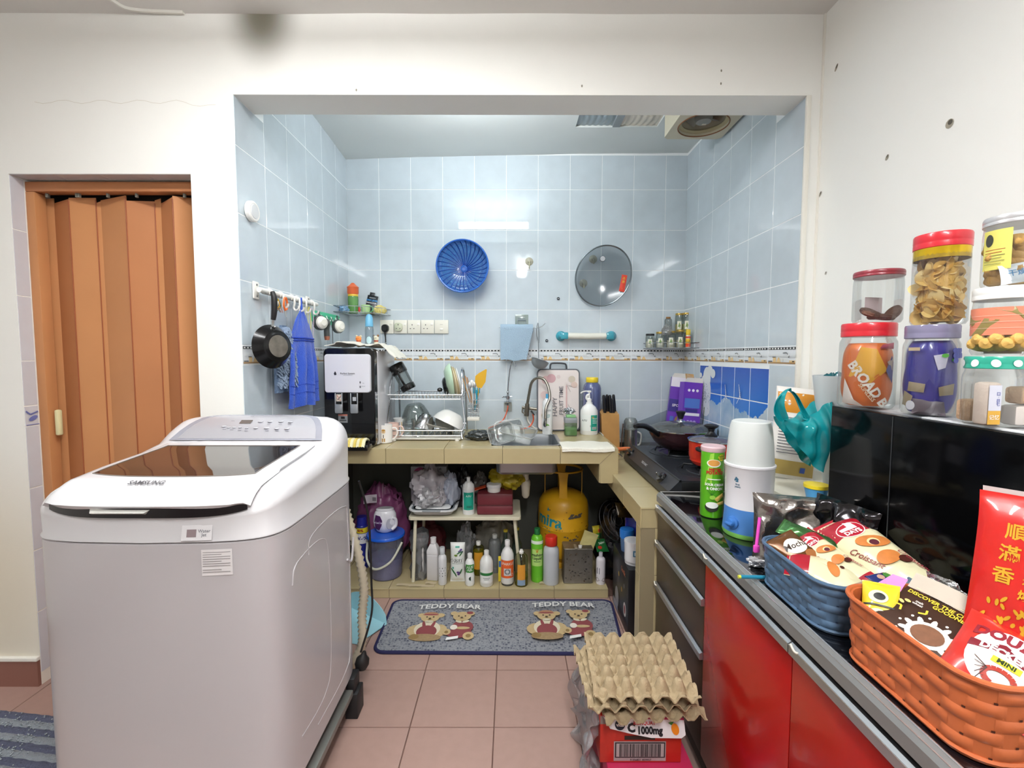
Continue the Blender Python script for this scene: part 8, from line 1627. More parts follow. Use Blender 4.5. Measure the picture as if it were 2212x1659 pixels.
pr = Print(cyl_s(lambda v: r1 * .90, fac(c1) + .15)); pr.poly([(-.045, .075), (-.02, .145), (.01, .14), (.035, .09), (.0, .06)], M('#eeb330', .35)).text('BROAD B', -.005, .058, .029, M('#f4efe4', .4), rot=-.95, bold=.04).text('SKINLESS', -.006, .038, .012, M('#f2dfb8', .4), rot=-.95).poly([(-.06, .01), (-.055, .07), (-.03, .02), (-.01, .005)], M('#efe6de', .4)).poly([(.02, .15), (.05, .155), (.05, .14), (.015, .142)], M('#c7576a', .4)).poly([(.03, .09), (.045, .125), (.052, .11), (.05, .06)], M('#3c3f8f', .4)).poly([(.032, .11), (.05, .12), (.048, .09)], M('#b5a59a', .4)); pr.b('printed_front', t)
c2, r2, h2 = jst(2011, 128, .985, 701, OT)
j = jar('snack_jar', 'clear jar with a translucent grey lid full of blue foil snack packs', c2, r2, h2, CL('#b9b4d6', .8, .1, .6, .45), .028, JC)
t = thing('blue_snack_packs', 'blue blueberry snack packs packed inside the grey lidded jar', 'packs', c2); inner(t, c2, r2, h2, M('#2a2292', .3, coat=.5, var=.4, vs=20), 'pack', 5, .9, .80)
pr = Print(cyl_s(lambda v: r2 * .95, fac(c2) + .1)); TN = M('#a8977a', .4); 
pr.poly([(.0, .125), (.025, .13), (.02, .10), (.008, .095)], M('#d9d3e6', .4)).poly([(-.04, .07), (-.01, .066), (-.012, .048), (-.042, .05)], TN).poly([(.01, .06), (.04, .068), (.038, .045), (.012, .042)], TN).poly([(-.05, .05), (-.03, .04), (-.035, .015), (-.055, .02)], TN).poly([(-.03, .035), (.02, .03), (.025, .0), (-.03, .002)], M('#6a5f68', .4)).ell(-.034, .02, .009, .010, M('#e4e3ea', .4)).ell(.018, .125, .006, .004, M('#4f9a3c', .4)).ell(.036, .116, .007, .004, M('#4f9a3c', .4))
for k in range(7): pr.ell(.036 + .007 * (k % 3), .135 - .010 * (k // 3), .006, .006, M('#4d56a8', .4), n=8, ring=1)
pr.rect(-.04, .135, -.02, .142, TN, 2, 2); pr.b('printed_packs', t)
c3, r3, h3 = jst(2158, 150, .83, 770, OT); c3 = (c3[0], .835, OT)
TL_ = M('#2aa58c', .3, coat=.3); j = jar('snack_jar', 'low clear jar with a teal and white patterned lid holding wrapped rice cakes', c3, r3, h3, TL_, .022, JC)
pr = Print(cyl_s(r3 * .968, fac(c3))); 
for k in range(5): pr.ell(-.055 + .028 * k, h3 - .012, .007, .006, M('#eef2f0', .4), rot=k)
pr.b('lid_pattern', j)
RC = M('#c3a182', .7, bump=.5, bs=90)
for k, (dx, dy, dz, sx_, sy_, sz_, m_) in enumerate(((-.040, -.028, 0, .026, .028, .075, M('#b7aa9e', .5, bump=.2)), (.022, -.03, 0, .055, .03, .035, M('#c9bfb8', .5)), (.028, -.028, .037, .048, .03, .030, RC), (.0, .025, 0, .06, .03, .04, RC))):
 t = thing('rice_cake', ('upright wrapped rice cake with a yellow paper band in the teal lidded jar', 'pale wrapped rice cake lying at the bottom of the teal lidded jar', 'tan rice cake block on top of the pale one', 'rice cake block at the back of the teal lidded jar')[k], 'rice cake', (c3[0] + dx, c3[1] + dy, OT + .004 + dz), group='rice cakes'); Qm(m_).rbox(-sx_ / 2, sx_ / 2, -sy_ / 2, sy_ / 2, 0, sz_, .006).b('cake', t)
 if k == 0:
  pr = Print(plane_s((0, -sy_ / 2, 0), (1, 0, 0), (0, 0, 1), (0, -1, 0))); pr.rect(-.012, .002, .010, .026, M('#d9a63c', .5), 1, 1).rect(-.012, .026, .010, .07, M('#cfd0dc', .5), 1, 1).text('记忆', -.001, .014, .009, WHITE).text('口\n·\n日\n七', .004, .046, .007, M('#4a55a8', .5)); pr.b('paper_band', t)
# upper jars
z1_, z2_, z3_ = OT + h1 + .001, OT + h2 + .001, OT + h3 + .001
c4, r4, h4 = jst(1890, 112, 1.13, 582, z1_); 
j = jar('snack_jar', 'straight clear jar with a red patterned lid holding a few brown cookies', c4, r4, h4, M('#8f3540', .3, var=.5, vs=40), .014, JC, neck=.97)
for k, (dx, dy, dz, a, b) in enumerate(((-.028, -.02, .014, 10, 60), (.0, -.025, .006, 5, 0), (.03, -.012, .018, -50, 20), (-.012, .01, .020, 25, 10), (.012, .015, .010, 0, 0))):
 t = thing('brown_cookie', ('brown cookie leaning at the left in the upper jar', 'brown cookie lying flat in front in the upper jar', 'brown cookie leaning on the right wall of the jar', 'brown cookie on top of the pile in the upper jar', 'brown cookie at the back of the upper jar')[k], 'cookie', (c4[0] + dx, c4[1] + dy, z1_ + .006 + dz), rot=(R(b * .4), R(a), 0), group='cookies in the upper jar'); Qm(M('#6b4a3c', .8, bump=.6, bs=120)).lathe([(0, -.005), (.018, -.005), (.022, -.001), (.021, .005), (.014, .008), (0, .009)], 18, sy=.8).b('cookie_body', t)
t = thing('paper_slip', 'pinkish paper slip standing inside the cookie jar', 'paper', (c4[0] + .015, c4[1] + .035, z1_ + .022), rz=.2); Qm(M('#c9b3b5', .6)).rbox(-.022, .030, 0, .001, 0, .045, .0003).b('paper', t)
c5, r5, h5 = jst(2022, 128, .985, 500, z2_)
j = jar('snack_jar', 'tall clear jar with a red lid and gold band full of potato crisps', c5, r5, h5, RD_, .030, JC, neck=.97)
Qm(M('#d9b422', .2, .6)).lathe([(r5 * .99, h5 - .052), (r5 * .995, h5 - .030)], 44, caps=False).b('gold_band', j)
random.seed(31); q = Qm(M('#e2b75e', .6, var=.18, vs=25)); CPS = [M('#f0cf80', .55), M('#e6ba62', .55), M('#f3d896', .55)]
cp_ = MB()
for k in range(190):
 a = random.uniform(0, 2 * pi); rr_ = r5 * random.uniform(.35, .66) if k > 40 else r5 * random.uniform(0, .5); z = .014 + (h5 - .075) * random.random(); s_ = random.uniform(.015, .021)
 m_ = Matrix.Translation((rr_ * cos(a), rr_ * sin(a), z)) @ Euler((random.uniform(-1.4, 1.4), random.uniform(-1.4, 1.4), random.uniform(0, 6))).to_matrix().to_4x4(); cp_.T = m_; cv = random.uniform(8, 26); cp_.m(CPS[k % 3])
 vs = [(0, 0, 0)] + [(s_ * x_ * cos(b), s_ * x_ * sin(b) * .85, cv * (s_ * x_ * cos(b)) ** 2 - cv * .3 * (s_ * sin(b)) ** 2) for x_ in (.55, 1) for b in [2 * pi * i / 14 for i in range(14)]]
 cp_.add(vs, [(0, 1 + i, 1 + (i + 1) % 14) for i in range(14)] + [(1 + i, 15 + i, 15 + (i + 1) % 14, 1 + (i + 1) % 14) for i in range(14)])
Qm(M('#dfb462', .7, bump=.5, bs=60, var=.25, vs=40)).lathe([(0, .006), (r5 * .62, .006), (r5 * .62, h5 - .07), (0, h5 - .06)], 24).b('crisp_core', j)
o = cp_.b('potato_crisps'); o.location = c5; o['kind'] = 'stuff'; tag(o, 'golden potato crisps filling the tall red lidded jar', 'crisps')
c6, r6, h6 = jst(2165, 150, .835, 617, z3_)
j = jar('snack_jar', 'wide clear jar with a white lid and a coral label holding rolled pastries', c6, r6, h6, WHITE, .022, JC, neck=.97)
pr = Print(cyl_s(r6, fac(c6))); CO = M('#e08668', .4); OL = M('#8f7f4a', .4); pr.rect(-.10, h6 * .30, .10, h6 * .70, CO, 24, 3).poly([(-.02, h6 * .70), (.012, h6 * .70), (.045, h6 * .52), (.03, h6 * .46)], OL).poly([(-.06, h6 * .62), (-.03, h6 * .52), (-.05, h6 * .44), (-.07, h6 * .46)], OL).poly([(-.025, h6 * .55), (-.005, h6 * .52), (-.03, h6 * .30), (-.05, h6 * .30)], OL).ell(.040, h6 * .70, .011, .013, M('#a84a3a', .4))
for k in range(3): pr.rect(-.06, h6 * (.40 + .09 * k), .06, h6 * (.404 + .09 * k), M('#f0c9b8', .4), 20, 1)
pr.b('printed_label', j)
for k in range(9):
 a = fac(c6) + (k - 4) * .32; t = thing('rolled_pastry', 'golden rolled pastry behind the wall of the coral labelled jar', 'pastry', (c6[0] + r6 * .72 * cos(a), c6[1] + r6 * .72 * sin(a), z3_ + .020 + .008 * (k % 2)), rot=(R(80), R(0), a + pi / 2 + .5), group='rolled pastries in the coral labelled jar')
 Qm(M('#d8ac5c', .6, bump=.3, bs=80)).lathe([(.004, -.02), (.011, -.012), (.012, .0), (.010, .014), (.003, .02)], 12).b('pastry_body', t)
Qm(M('#8a7460', .7)).lathe([(0, .004), (r6 * .55, .004), (r6 * .6, .02), (r6 * .5, h6 * .7), (0, h6 * .72)], 20).b('back_contents', j)
z4_ = z3_ + h6 + .001; c7, r7, h7 = jst(2178, 150, .84, 458, z4_)
j = jar('snack_jar', 'topmost clear jar with a silver lid and a yellow label full of puffed snacks', c7, r7, h7, M('#c9c9cb', .3, .4), .016, JC, neck=.97)
random.seed(9)
PF = M('#c2964e', .6, bump=.5, bs=60); src = None
for k in range(44):
 a = fac(c7) + random.uniform(-1.9, 1.9); z = z4_ + .016 + .0125 * (k // 5) * 1.0 ; z = min(z, z4_ + h7 - .05); q_ = r7 * random.uniform(.50, .68); loc = (c7[0] + q_ * cos(a), c7[1] + q_ * sin(a), z)
 t = thing('puffed_snack', 'brown puffed snack ball in the topmost jar', 'snack', loc, rot=(random.random() * 3, random.random() * 3, 0), group='puffed snacks in the topmost jar')
 if src is None:
  src = Qm(PF).grid(crum(lambda u, v: (.0145 * sin(pi * v) * cos(2 * pi * u), .0125 * sin(pi * v) * sin(2 * pi * u), -.013 * cos(pi * v)), .005, 60, 2), 14, 10, closed=True).b('puff', t)
 else: inst(src, 'puff', t)
pr = Print(cyl_s(r7, fac(c7) - .55)); pr.rect(-.024, h7 * .24, .020, h7 * .80, M('#dcd46a', .5), 10, 4).ell(.0 - .012, h7 * .66, .007, .011, M('#3a3a30', .5))
for k in range(6): pr.rect(-.018, h7 * (.52 - .04 * k), .012 - .004 * (k % 2), h7 * (.528 - .04 * k), M('#b8562c' if k < 2 else '#7a7a4a', .5), 3, 1)
pr.b('yellow_label', j)
t = thing('desiccant_sachet', 'white and blue desiccant sachet in front of the puffed snacks', 'sachet', (c7[0] + r7 * .86 * cos(fac(c7) + .25), c7[1] + r7 * .86 * sin(fac(c7) + .25), z4_ + .022), rot=(R(85), R(-8), fac(c7) + .25 + pi / 2)); b = Bag(.055, .034, .008, seed=3); b.b(M('#dfe6ec', .35), t, 12, 10); pr = Print(b.face); pr.text('干燥剂', .0, .0, .012, M('#3f8fc4', .4)); pr.b('lettering', t)
# ================= baskets with packs
def basket(name, label, x0, x1, y0, y1, hgt, col, cold):
 t = thing(name, label, 'basket', ((x0 + x1) / 2, (y0 + y1) / 2, Z5)); W_, D_ = x1 - x0, y1 - y0; m_ = M(col, .38, bump=.05); md = M(cold, .6); R_ = .045
 def loop(z, ins, n=6): k = 1 + .06 * z / hgt; return [(x * k * (1 - 2 * ins / W_), y * k * (1 - 2 * ins / D_)) for x, y in rr(W_ / 1.06, D_ / 1.06, R_, n)]
 q = Qm(m_); vs = []; fs = []
 st_ = [(0, 0), (hgt, 0), (hgt, .004), (.006, .004)]; n = len(loop(0, 0))
 for z, i_ in st_: vs += [(x, y, z) for x, y in loop(z, i_)]
 for j in range(3):
  for i in range(n): i2 = (i + 1) % n; fs.append((j * n + i, j * n + i2, (j + 1) * n + i2, (j + 1) * n + i))
 fs.append(tuple(3 * n + i for i in range(n))); fs.append(tuple(range(n - 1, -1, -1))); q.add(vs, fs).b('basket_body', t)
 Qm(m_).tube([(x, y, hgt) for x, y in loop(hgt, -.002)], .0042, 8, closed=True).b('rim', t); Qm(m_).tube([(x, y, .006) for x, y in loop(0, -.0005)], .004, 6, closed=True).b('base_rim', t)
 # raised weave: bands alternately over and under the uprights
 P = loop(0, 0, 8); L_ = [0]
 for a, b in zip(P, P[1:] + P[:1]): L_.append(L_[-1] + sqrt((a[0] - b[0]) ** 2 + (a[1] - b[1]) ** 2))
 tot = L_[-1]; P = P + P[:1]
 def at_(s_, z, o):
  s_ %= tot; i = max(0, min(len(P) - 2, next((k for k in range(len(L_) - 1) if L_[k + 1] >= s_), len(P) - 2))); f = (s_ - L_[i]) / max(L_[i + 1] - L_[i], 1e-6); a, b = P[i], P[i + 1]; x, y = a[0] + (b[0] - a[0]) * f, a[1] + (b[1] - a[1]) * f; dx, dy = b[0] - a[0], b[1] - a[1]; l = sqrt(dx * dx + dy * dy); k = 1 + .06 * z / hgt
  return (x * k + dy / l * o, y * k - dx / l * o, z)
 nb = 5; bh = (hgt - .016) / nb; nc_ = int(tot / .027) // 2 * 2; cw = tot / nc_; q = Qm(m_); hq = Qm(md)
 for r_ in range(nb):
  for c_ in range(nc_):
   if (r_ + c_) % 2: continue
   s0 = c_ * cw; z0 = .009 + r_ * bh
   q.grid(lambda u, v: at_(s0 + cw * 1.36 * u - cw * .18, z0 + bh * (.04 + .92 * v), .0030 * (max(0, sin(pi * u)) ** .4) * (max(0, sin(pi * v)) ** .3) + .0001), 8, 4)
   hq.grid(lambda u, v: at_(s0 - cw * .30 + .004 * u, z0 + bh * (.0 + .16 * v), .0012), 1, 1)
 o = q.b('woven_bands', t); o['kind'] = 'stuff'; o = hq.b('weave_hole', t, smooth=False); o['kind'] = 'stuff'; return t
basket('blue_basket', 'slate blue woven plastic basket of snack packs on the cabinet edge', .600, .790, .855, 1.105, .100, '#4b6580', '#1f3350')
basket('orange_basket', 'orange woven plastic basket of snack packs nearest the viewer', .604, .800, .568, .832, .116, '#bd6338', '#4a1c08')
BZ = Z5 + .10
def croi(name, label, loc, rot, w_, h_, d_, top=.30, seed=1, txt=1, s=1.0):
 t, b = bag_thing(name, label, 'snack pack', loc, rot, w_, h_, d_, M('#e2dcb4', .28, coat=.5), seed=seed, amp=.004, group='croissant packs'); pr = Print(b.face); RB_ = M('#a51428', .28, coat=.4); CRO = M('#c97a3a', .5, var=.3, vs=50)
 W_, H_ = w_ / 2 * .98, h_ / 2; pr.rect(-W_, H_ * .42, W_, H_, RB_, 12, 8).rect(-W_, -H_, W_, -H_ * .84, RB_, 12, 3)
 if txt:
  pr.ell(.0, H_ * .52, w_ * .30, w_ * .22, M('#efe6e0', .3)).ell(0, H_ * .52, w_ * .28, w_ * .20, M('#b01c30', .3)).poly([(-w_ * .20, H_ * .52), (-w_ * .2, H_ * .60), (w_ * .08, H_ * .61), (w_ * .0, H_ * .74), (w_ * .14, H_ * .66), (w_ * .17, H_ * .52)], M('#f4f0ec', .3)).text('DAYS', 0, H_ * .44, w_ * .15, M('#f6f2ee', .3), bold=.05)
  pr.text('Croissant', -w_ * .28, -H_ * .12, w_ * .17, M('#8a3a34', .4), rot=-1.25, shear=.3).ell(w_ * .12, H_ * .12, w_ * .32, w_ * .16, CRO, -.3).ell(w_ * .12, H_ * .10, w_ * .12, w_ * .10, M('#e8d09a', .4)).ell(w_ * .12, H_ * .08, w_ * .09, w_ * .08, M('#5a2430', .4)).ell(w_ * .06, -H_ * .28, w_ * .24, w_ * .16, CRO, .2).ell(w_ * .30, -H_ * .40, w_ * .12, w_ * .09, M('#4a2018', .4)).ell(-w_ * .30, -H_ * .58, w_ * .06, w_ * .09, M('#5a2f44', .4)).text('Croissant', w_ * .40, -H_ * .45, w_ * .15, M('#9a3440', .4), rot=-1.4, shear=.3)
 else: pr.poly([(-w_ * .2, -H_ * .6), (w_ * .45, -H_ * .5), (w_ * .1, H_ * .2)], M('#e6deba', .4)).ell(.0, -H_ * .15, w_ * .26, w_ * .12, CRO, .3).ell(w_ * .12, -H_ * .35, w_ * .07, w_ * .05, M('#4a2018', .4))
 pr.b('printed_front', t); return t
def face_rot(n, up):
 """rotation whose z looks along n and whose y follows up"""
 n = Vector(n).normalized(); u = Vector(up); u = (u - n * u.dot(n)).normalized(); x = u.cross(n); return Matrix((x, u, n)).transposed().to_euler()
def span(pa, pb, pc, ya, yb, yc):
 a, b, c = U(*pa, Y=ya), U(*pb, Y=yb), U(*pc, Y=yc); return a, b, c
croi('croissant_pack', 'large cream and red croissant pack on top of the blue basket', U(1888, 1198, Y=.975), face_rot((-.42, -.32, .85), (-.10, 1, .26)), .105, .235, .045)
croi('croissant_pack', 'smaller croissant pack tucked at the left of the large one', U(1790, 1205, Y=1.0), face_rot((-.5, -.35, .8), (-.22, 1, .2)), .065, .17, .03, seed=4, txt=1)
croi('croissant_pack', 'dark red pack with a croissant picture lying flat at the front of the blue basket', U(1785, 1236, Y=.965), face_rot((-.15, -.3, .95), (-.75, .55, .0)), .085, .15, .03, seed=7, txt=0)
t, b = bag_thing('mocha_pack', 'gold and brown mocha pack at the far left corner of the blue basket', 'snack pack', (.655, 1.035, BZ - .004), face_rot((-.2, -.45, .9), (-.3, .9, .2)), .075, .10, .025, M('#6a4322', .22, .3), seed=9); pr = Print(b.face); pr.ell(.0, .005, .026, .022, M('#e9e2d8', .3)).text('Mocha', .0, .006, .022, M('#33241c', .3), rot=-.1, shear=.3).ell(.012, -.028, .014, .012, M('#a3683c', .3)); pr.b('print', t)
t, b = bag_thing('green_foil_pack', 'shiny green foil pack with a white corner in the blue basket', 'snack pack', (.700, 1.065, BZ + .016), face_rot((-.4, -.4, .8), (-.7, .7, .4)), .045, .13, .02, M('#4f7f4a', .15, .7), seed=11)
t, b = bag_thing('pink_wrapper', 'flat dusty pink wrapper lying at the near end of the blue basket', 'wrapper', (.705, .880, BZ - .014), (0, 0, .4), .12, .05, .008, M('#a98878', .4), seed=13)
t, b = bag_thing('colourful_sweet', 'small dark blue and green sweet wrapper by the large croissant pack', 'sweet', (.735, .888, BZ + .002), (.2, 0, .3), .06, .03, .012, M('#24306a', .25, coat=.4), seed=14); pr = Print(b.face); pr.ell(.012, 0, .01, .008, M('#4a8a3a', .4)).ell(-.008, .0, .008, .006, M('#c9a08a', .4)); pr.b('print', t)
t = thing('orange_card', 'small orange and white card edge behind the croissant pack', 'card', U(1962, 1216, Y=.985), rot=face_rot((-.6, -.6, .4), (0, .2, 1))); Qm(M('#e59a2c', .4)).rbox(-.012, .012, -.02, .014, 0, .002, .0005).b('card', t); Qm(WHITE).rbox(-.012, .012, .0142, .02, 0, .002, .0005).b('white_edge', t)
# orange basket contents
OB = Z5 + .108
n1, u1 = (-.30, -.42, .85), (-.25, .80, .40)
t = thing('cereal_box', 'open brown chocolate cereal box lying tilted in the orange basket', 'box', U(2020, 1365, Y=.715), rot=face_rot((-.40, -.22, .88), (.88, .26, .36)))
BW, BH, BD = .150, .118, .04; BRW = M('#3c2418', .35, coat=.2); Qm(BRW).rbox(-BW / 2, BW / 2, -BH / 2, BH / 2, -BD, 0, .0015).b('box_body', t)
Qm(M('#c4b8a8', .6)).slab(lambda u, v: (-BW / 2 + BW * u, BH / 2 + .026 * v, -.002 + .012 * v + .004 * sin(u * 5)), 12, 5, .0015).b('open_flap', t); Qm(M('#cfd2d4', .15, .9, bump=1, bs=60)).slab(crum(lambda u, v: (-BW * .45 + BW * .8 * u, BH / 2 + .012 + .03 * v, -.022 + .03 * v + .008 * sin(u * 9)), .008, 40, 2), 20, 6, .001).b('foil_liner', t, ang=20)
pr = Print(plane_s((0, 0, 0), (1, 0, 0), (0, 1, 0), (0, 0, 1))); YE, WH = M('#e2c53a', .4), M('#ece6dc', .4)
pr.ell(-.003, -.014, .030, .024, WH, n=26)
for k in range(11): a = k * 2 * pi / 11; pr.off = .0009; pr.ell(-.003 + .031 * cos(a), -.014 + .025 * sin(a), .008, .004, WH, rot=a, n=8, ring=1).ell(-.003 + .041 * cos(a + .2), -.014 + .033 * sin(a + .2), .0022, .0022, WH, n=7, ring=1)
pr.off = .0018; pr.ell(-.003, -.014, .022, .018, M('#7a5138', .5, var=.3, vs=90)); pr.text('DISCOVER THE CHOCOLATEY\nGOODNESS', .0, .045, .0098, YE, bold=.03).rect(-.062, .060, .060, .069, M('#d9cfae', .4), 4, 1).text('crispy wheat curls', 0, .0645, .006, M('#55402c', .4))
for (u, v) in ((-.045, -.052), (-.038, -.058), (-.030, -.050), (-.034, -.062), (-.024, -.058), (-.05, -.06), (.045, -.045), (.052, -.040), (-.06, .020), (-.054, .026)): pr.ell(u, v, .005, .0028, M('#e0c67a', .4), rot=u * 60, n=8, ring=1)
for (u, v) in ((.04, .025), (-.04, .030), (.035, -.055), (.05, -.010), (-.005, -.062)): pr.text('malt\nwheat', u, v, .0062, WH, bold=.02)
for (u, v, a) in ((-.03, .012, .5), (.03, .006, -.6), (.042, -.03, .9), (-.05, .0, 1.9)): pr.line([(u, v), (u + .010 * cos(a), v + .010 * sin(a)), (u + .014 * cos(a + .6), v + .014 * sin(a + .6))], .003, YE if u < 0 else M('#b85aa8', .4))
pr.line([(-.02, -.068), (.02, -.068), (.02, -.050)], .0014, YE); pr.b('printed_front', t)
t, b = bag_thing('yellow_snack_pack', 'yellow and black snack pack behind the brown cereal box', 'snack pack', (.652, .790, OB - .008), face_rot((-.5, -.4, .7), (.5, .6, .5)), .055, .09, .02, M('#d9c42e', .25, coat=.4), seed=17); pr = Print(b.face)
for v in (-.02, .014): pr.ell(-.002, v, .015, .012, M('#cfd6b8', .4)).ell(.0, v, .009, .007, M('#1c1c1a', .4))
for v in (-.036, -.030, -.004): pr.rect(-.024, v, .024, v + .003, M('#1c1c1a', .4), 4, 1)
pr.b('print', t)
t = thing('pink_card', 'bright pink card standing behind the brown cereal box', 'card', (.695, .835, OB + .012), rot=face_rot((-.5, -.7, .5), (.3, .1, 1))); Qm(M('#e27ac0', .4)).add([(-.035, -.04, 0), (.02, -.02, 0), (.03, .022, 0), (.008, .022, 0), (-.035, -.04, -.001), (.02, -.02, -.001), (.03, .022, -.001), (.008, .022, -.001)], [(0, 1, 2, 3), (7, 6, 5, 4), (0, 4, 5, 1), (1, 5, 6, 2), (2, 6, 7, 3), (3, 7, 4, 0)]).b('card', t, smooth=False)
# red pack with gold characters leaning on the oven
RG = M('#c4180f', .3, coat=.4); t, b = bag_thing('red_gift_pack', 'big red pack with gold Chinese characters leaning against the black oven', 'snack pack', U(2262, 1268, Y=.655), face_rot((-.84, -.46, .30), (.24, .16, 1)), .17, .25, .035, RG, seed=23); pr = Print(b.face); GD = M('#d9a62c', .35, .3)
for k, ch_ in enumerate('順滿香'): pr.text(ch_, -.036 - .004 * k, .066 - .034 * k, .026, GD, bold=.02)
for k, ch_ in enumerate('蜜汁炭燒'): pr.text(ch_, -.008 - .003 * k, .040 - .021 * k, .016, GD, bold=.02)
pr.m(M('#e6c61c', .35)); ring = [(.040 + .042 * cos(2 * pi * i / 30), -.040 + .046 * sin(2 * pi * i / 30)) for i in range(31)]; pr.line(ring, .007, M('#e6c61c', .35)).ell(.032, -.034, .006, .014, M('#e6c61c', .35), .4)
random.seed(2)
for k in range(26): pr.off = .0012; pr.ell(random.uniform(-.07, -.01), random.uniform(-.10, -.035), random.uniform(.003, .008), .0025, GD, rot=random.uniform(.6, 2.2), n=8, ring=1)
pr.b('printed_front', t); Qm(M('#b9a7a4', .35)).slab(lambda u, v: tuple(b.face(-.082 + .164 * u, .121 + .012 * v, -.004)), 10, 2, .002).b('back_lining', t)
t, b = bag_thing('prawn_cracker_pack', 'red and white prawn cracker pack with a shrimp picture in the orange basket', 'snack pack', U(2152, 1440, Y=.635), face_rot((-.42, -.40, .80), (.72, .30, .5)), .105, .14, .03, M('#c22a20', .28, coat=.5), seed=27); pr = Print(b.face)
pr.ell(.005, .004, .040, .048, M('#ece8e4', .3), n=28).text('DOUBLE', .004, .040, .022, M('#8a2430', .3), bold=.05, arc=3).poly([(-.036, .018), (.0, .030), (.040, .018), (.040, .004), (.0, .017), (-.036, .005)], M('#7a1f2c', .3)).text('DECKER', .002, .0165, .014, WHITE, bold=.05, arc=3).rect(-.006, -.004, .026, .006, M('#e6d93a', .3), 2, 1).text('MINI', .010, .001, .010, M('#2a3a1c', .3), bold=.04)
sh_ = [(.010 + .016 * cos(a), -.024 + .012 * sin(a)) for a in [.2 + 4.2 * i / 12 for i in range(13)]]; pr.line(sh_, .007, M('#a83a2c', .3))
for k in range(5): pr.line([(-.004, -.018), (-.022 + .003 * k, -.008 - .008 * k)], .001, M('#3a1a14', .3))
pr.text('PRAWN CRACKERS', -.004, -.058, .014, M('#efe4dc', .3), bold=.05); pr.b('printed_front', t)
# foil bag pair behind the blue basket, pens
FO = M('#9a948f', .2, .92, bump=.25, bs=30)
t, b = bag_thing('silver_foil_bag', 'large crinkled silver foil bag standing between the steriliser and the blue basket', 'bag', (.722, 1.165, Z5 + .090), face_rot((-.30, -1, .10), (-.02, -.1, 1)), .185, .185, .05, FO, seed=41, amp=.016, sc_=17, crease=1.0, seal=.02)
t, b = bag_thing('dark_foil_bag', 'darker foil bag lying against the oven door behind the croissant pack', 'bag', (.788, 1.085, Z5 + .098), face_rot((-.95, -.28, .2), (.08, .0, 1)), .16, .19, .035, M('#3c3a3c', .14, .9), seed=45, amp=.014, sc_=24, crease=1.1, seal=.02)
def stick(name, label, pa, pb, rad, col, tipc=None, cat='pen', capk=.3):
 t = thing(name, label, cat, pa); d = pb - pa; Qm(M(col, .35)).tube([(0, 0, 0), tuple(d)], rad, 12).b('barrel', t)
 if tipc: Qm(M(tipc, .4)).tube([tuple(-d.normalized() * .006), (0, 0, 0)], rad * .95, 12).b('end_cap', t)
 return t
stick('teal_marker', 'teal marker pen with a yellow end lying under the blue basket corner', U(1600, 1246, Z=Z5 + .006), U(1652, 1247, Z=Z5 + .006), .0045, '#1f7f9c', '#d9dc4a')
t = stick('pink_candle_lighter', 'bright pink slim lighter standing beside the silver foil bag', U(1633, 1188, Y=1.115), U(1641, 1118, Y=1.125), .0038, '#e64fc0', None, 'lighter'); Qm(M('#e64fc0', .35)).rbox(-.006, .008, -.004, .004, -.006, .012, .002).b('clip', t)
t = crumple('white_foil_scrap', 'small crumpled white foil scrap on the black countertop', 'scrap', U(1640, 1222, Z=Z5) , (.05, .035, .022), M('#d9dbe0', .25, .6), 31, .5, 2.4)
# ================= boxes and egg trays on the floor
def boxat(name, label, cat, x0, x1, y0, y1, z0, z1, mat, rz=0): t = thing(name, label, cat, ((x0 + x1) / 2, (y0 + y1) / 2, z0), rz); W_, D_ = (x1 - x0) / 2, (y1 - y0) / 2; Qm(mat).rbox(-W_, W_, -D_, D_, 0, z1 - z0, .002).b('box_body', t); return t, W_, D_, z1 - z0
YB0 = 1.245; zt_ = U(1380, 1545, Y=YB0).z; zb_ = U(1380, 1640, Y=YB0).z; xa, xb = U(1296, 1600, Y=YB0).x, U(1472, 1600, Y=YB0).x
t, W_, D_, h_ = boxat('pink_carton', 'pink and white carton at the bottom of the stack, cut by the lower picture edge', 'carton', xa + .02, xb + .03, YB0 - .03, YB0 + .26, .004, zb_ - .012, M('#c8305c', .4)); pr = Print(plane_s((0, -D_, 0), (1, 0, 0), (0, 0, 1), (0, -1, 0))); pr.rect(-W_ * .8, h_ - .10, W_ * .9, h_ - .018, M('#e3d3e4', .4), 2, 2).rect(-W_ * .8, h_ - .02, W_ * .9, h_ - .014, M('#8a3aa0', .4), 2, 1); pr.b('printed_front', t)
bx, W_, D_, h_ = boxat('kumquat_drink_box', 'red drink carton with a white kumquat banner and a barcode under the egg trays', 'carton', xa, xb, YB0, YB0 + .25, zb_ - .010, zt_, M('#c02a1c', .35))
pr = Print(plane_s((0, -D_, h_ / 2), (1, 0, 0), (0, 0, 1), (0, -1, 0))); K = M('#1a1a20', .4); hh = h_ / 2
pr.rect(-W_, hh - .026, W_, hh - .002, M('#8f7f78', .4), 2, 1).rect(-W_ * .4, -.002, W_ * .35, .010, M('#2a1a14', .4), 1, 1).rect(-W_ * .66, -hh + .006, W_ * .62, -.006, M('#a79a9a', .4), 1, 1).rect(-W_ * .63, -hh + .016, W_ * .60, -.009, K, 1, 1).rect(-W_ * .60, -hh + .019, W_ * .57, -.012, M('#b0a3a3', .4), 1, 1)
random.seed(6); u = -W_ * .52; pr.off = .0026
while u < W_ * .47: w_ = random.choice([.0012, .002, .003]); pr.off = .0026; pr.rect(u, -hh + .020, u + w_, -.013, K, 1, 1); u += w_ + random.choice([.0012, .002])
pr.text('9 556821 859957', .0, -hh + .0105, .0085, K); pr.b('printed_front', bx)
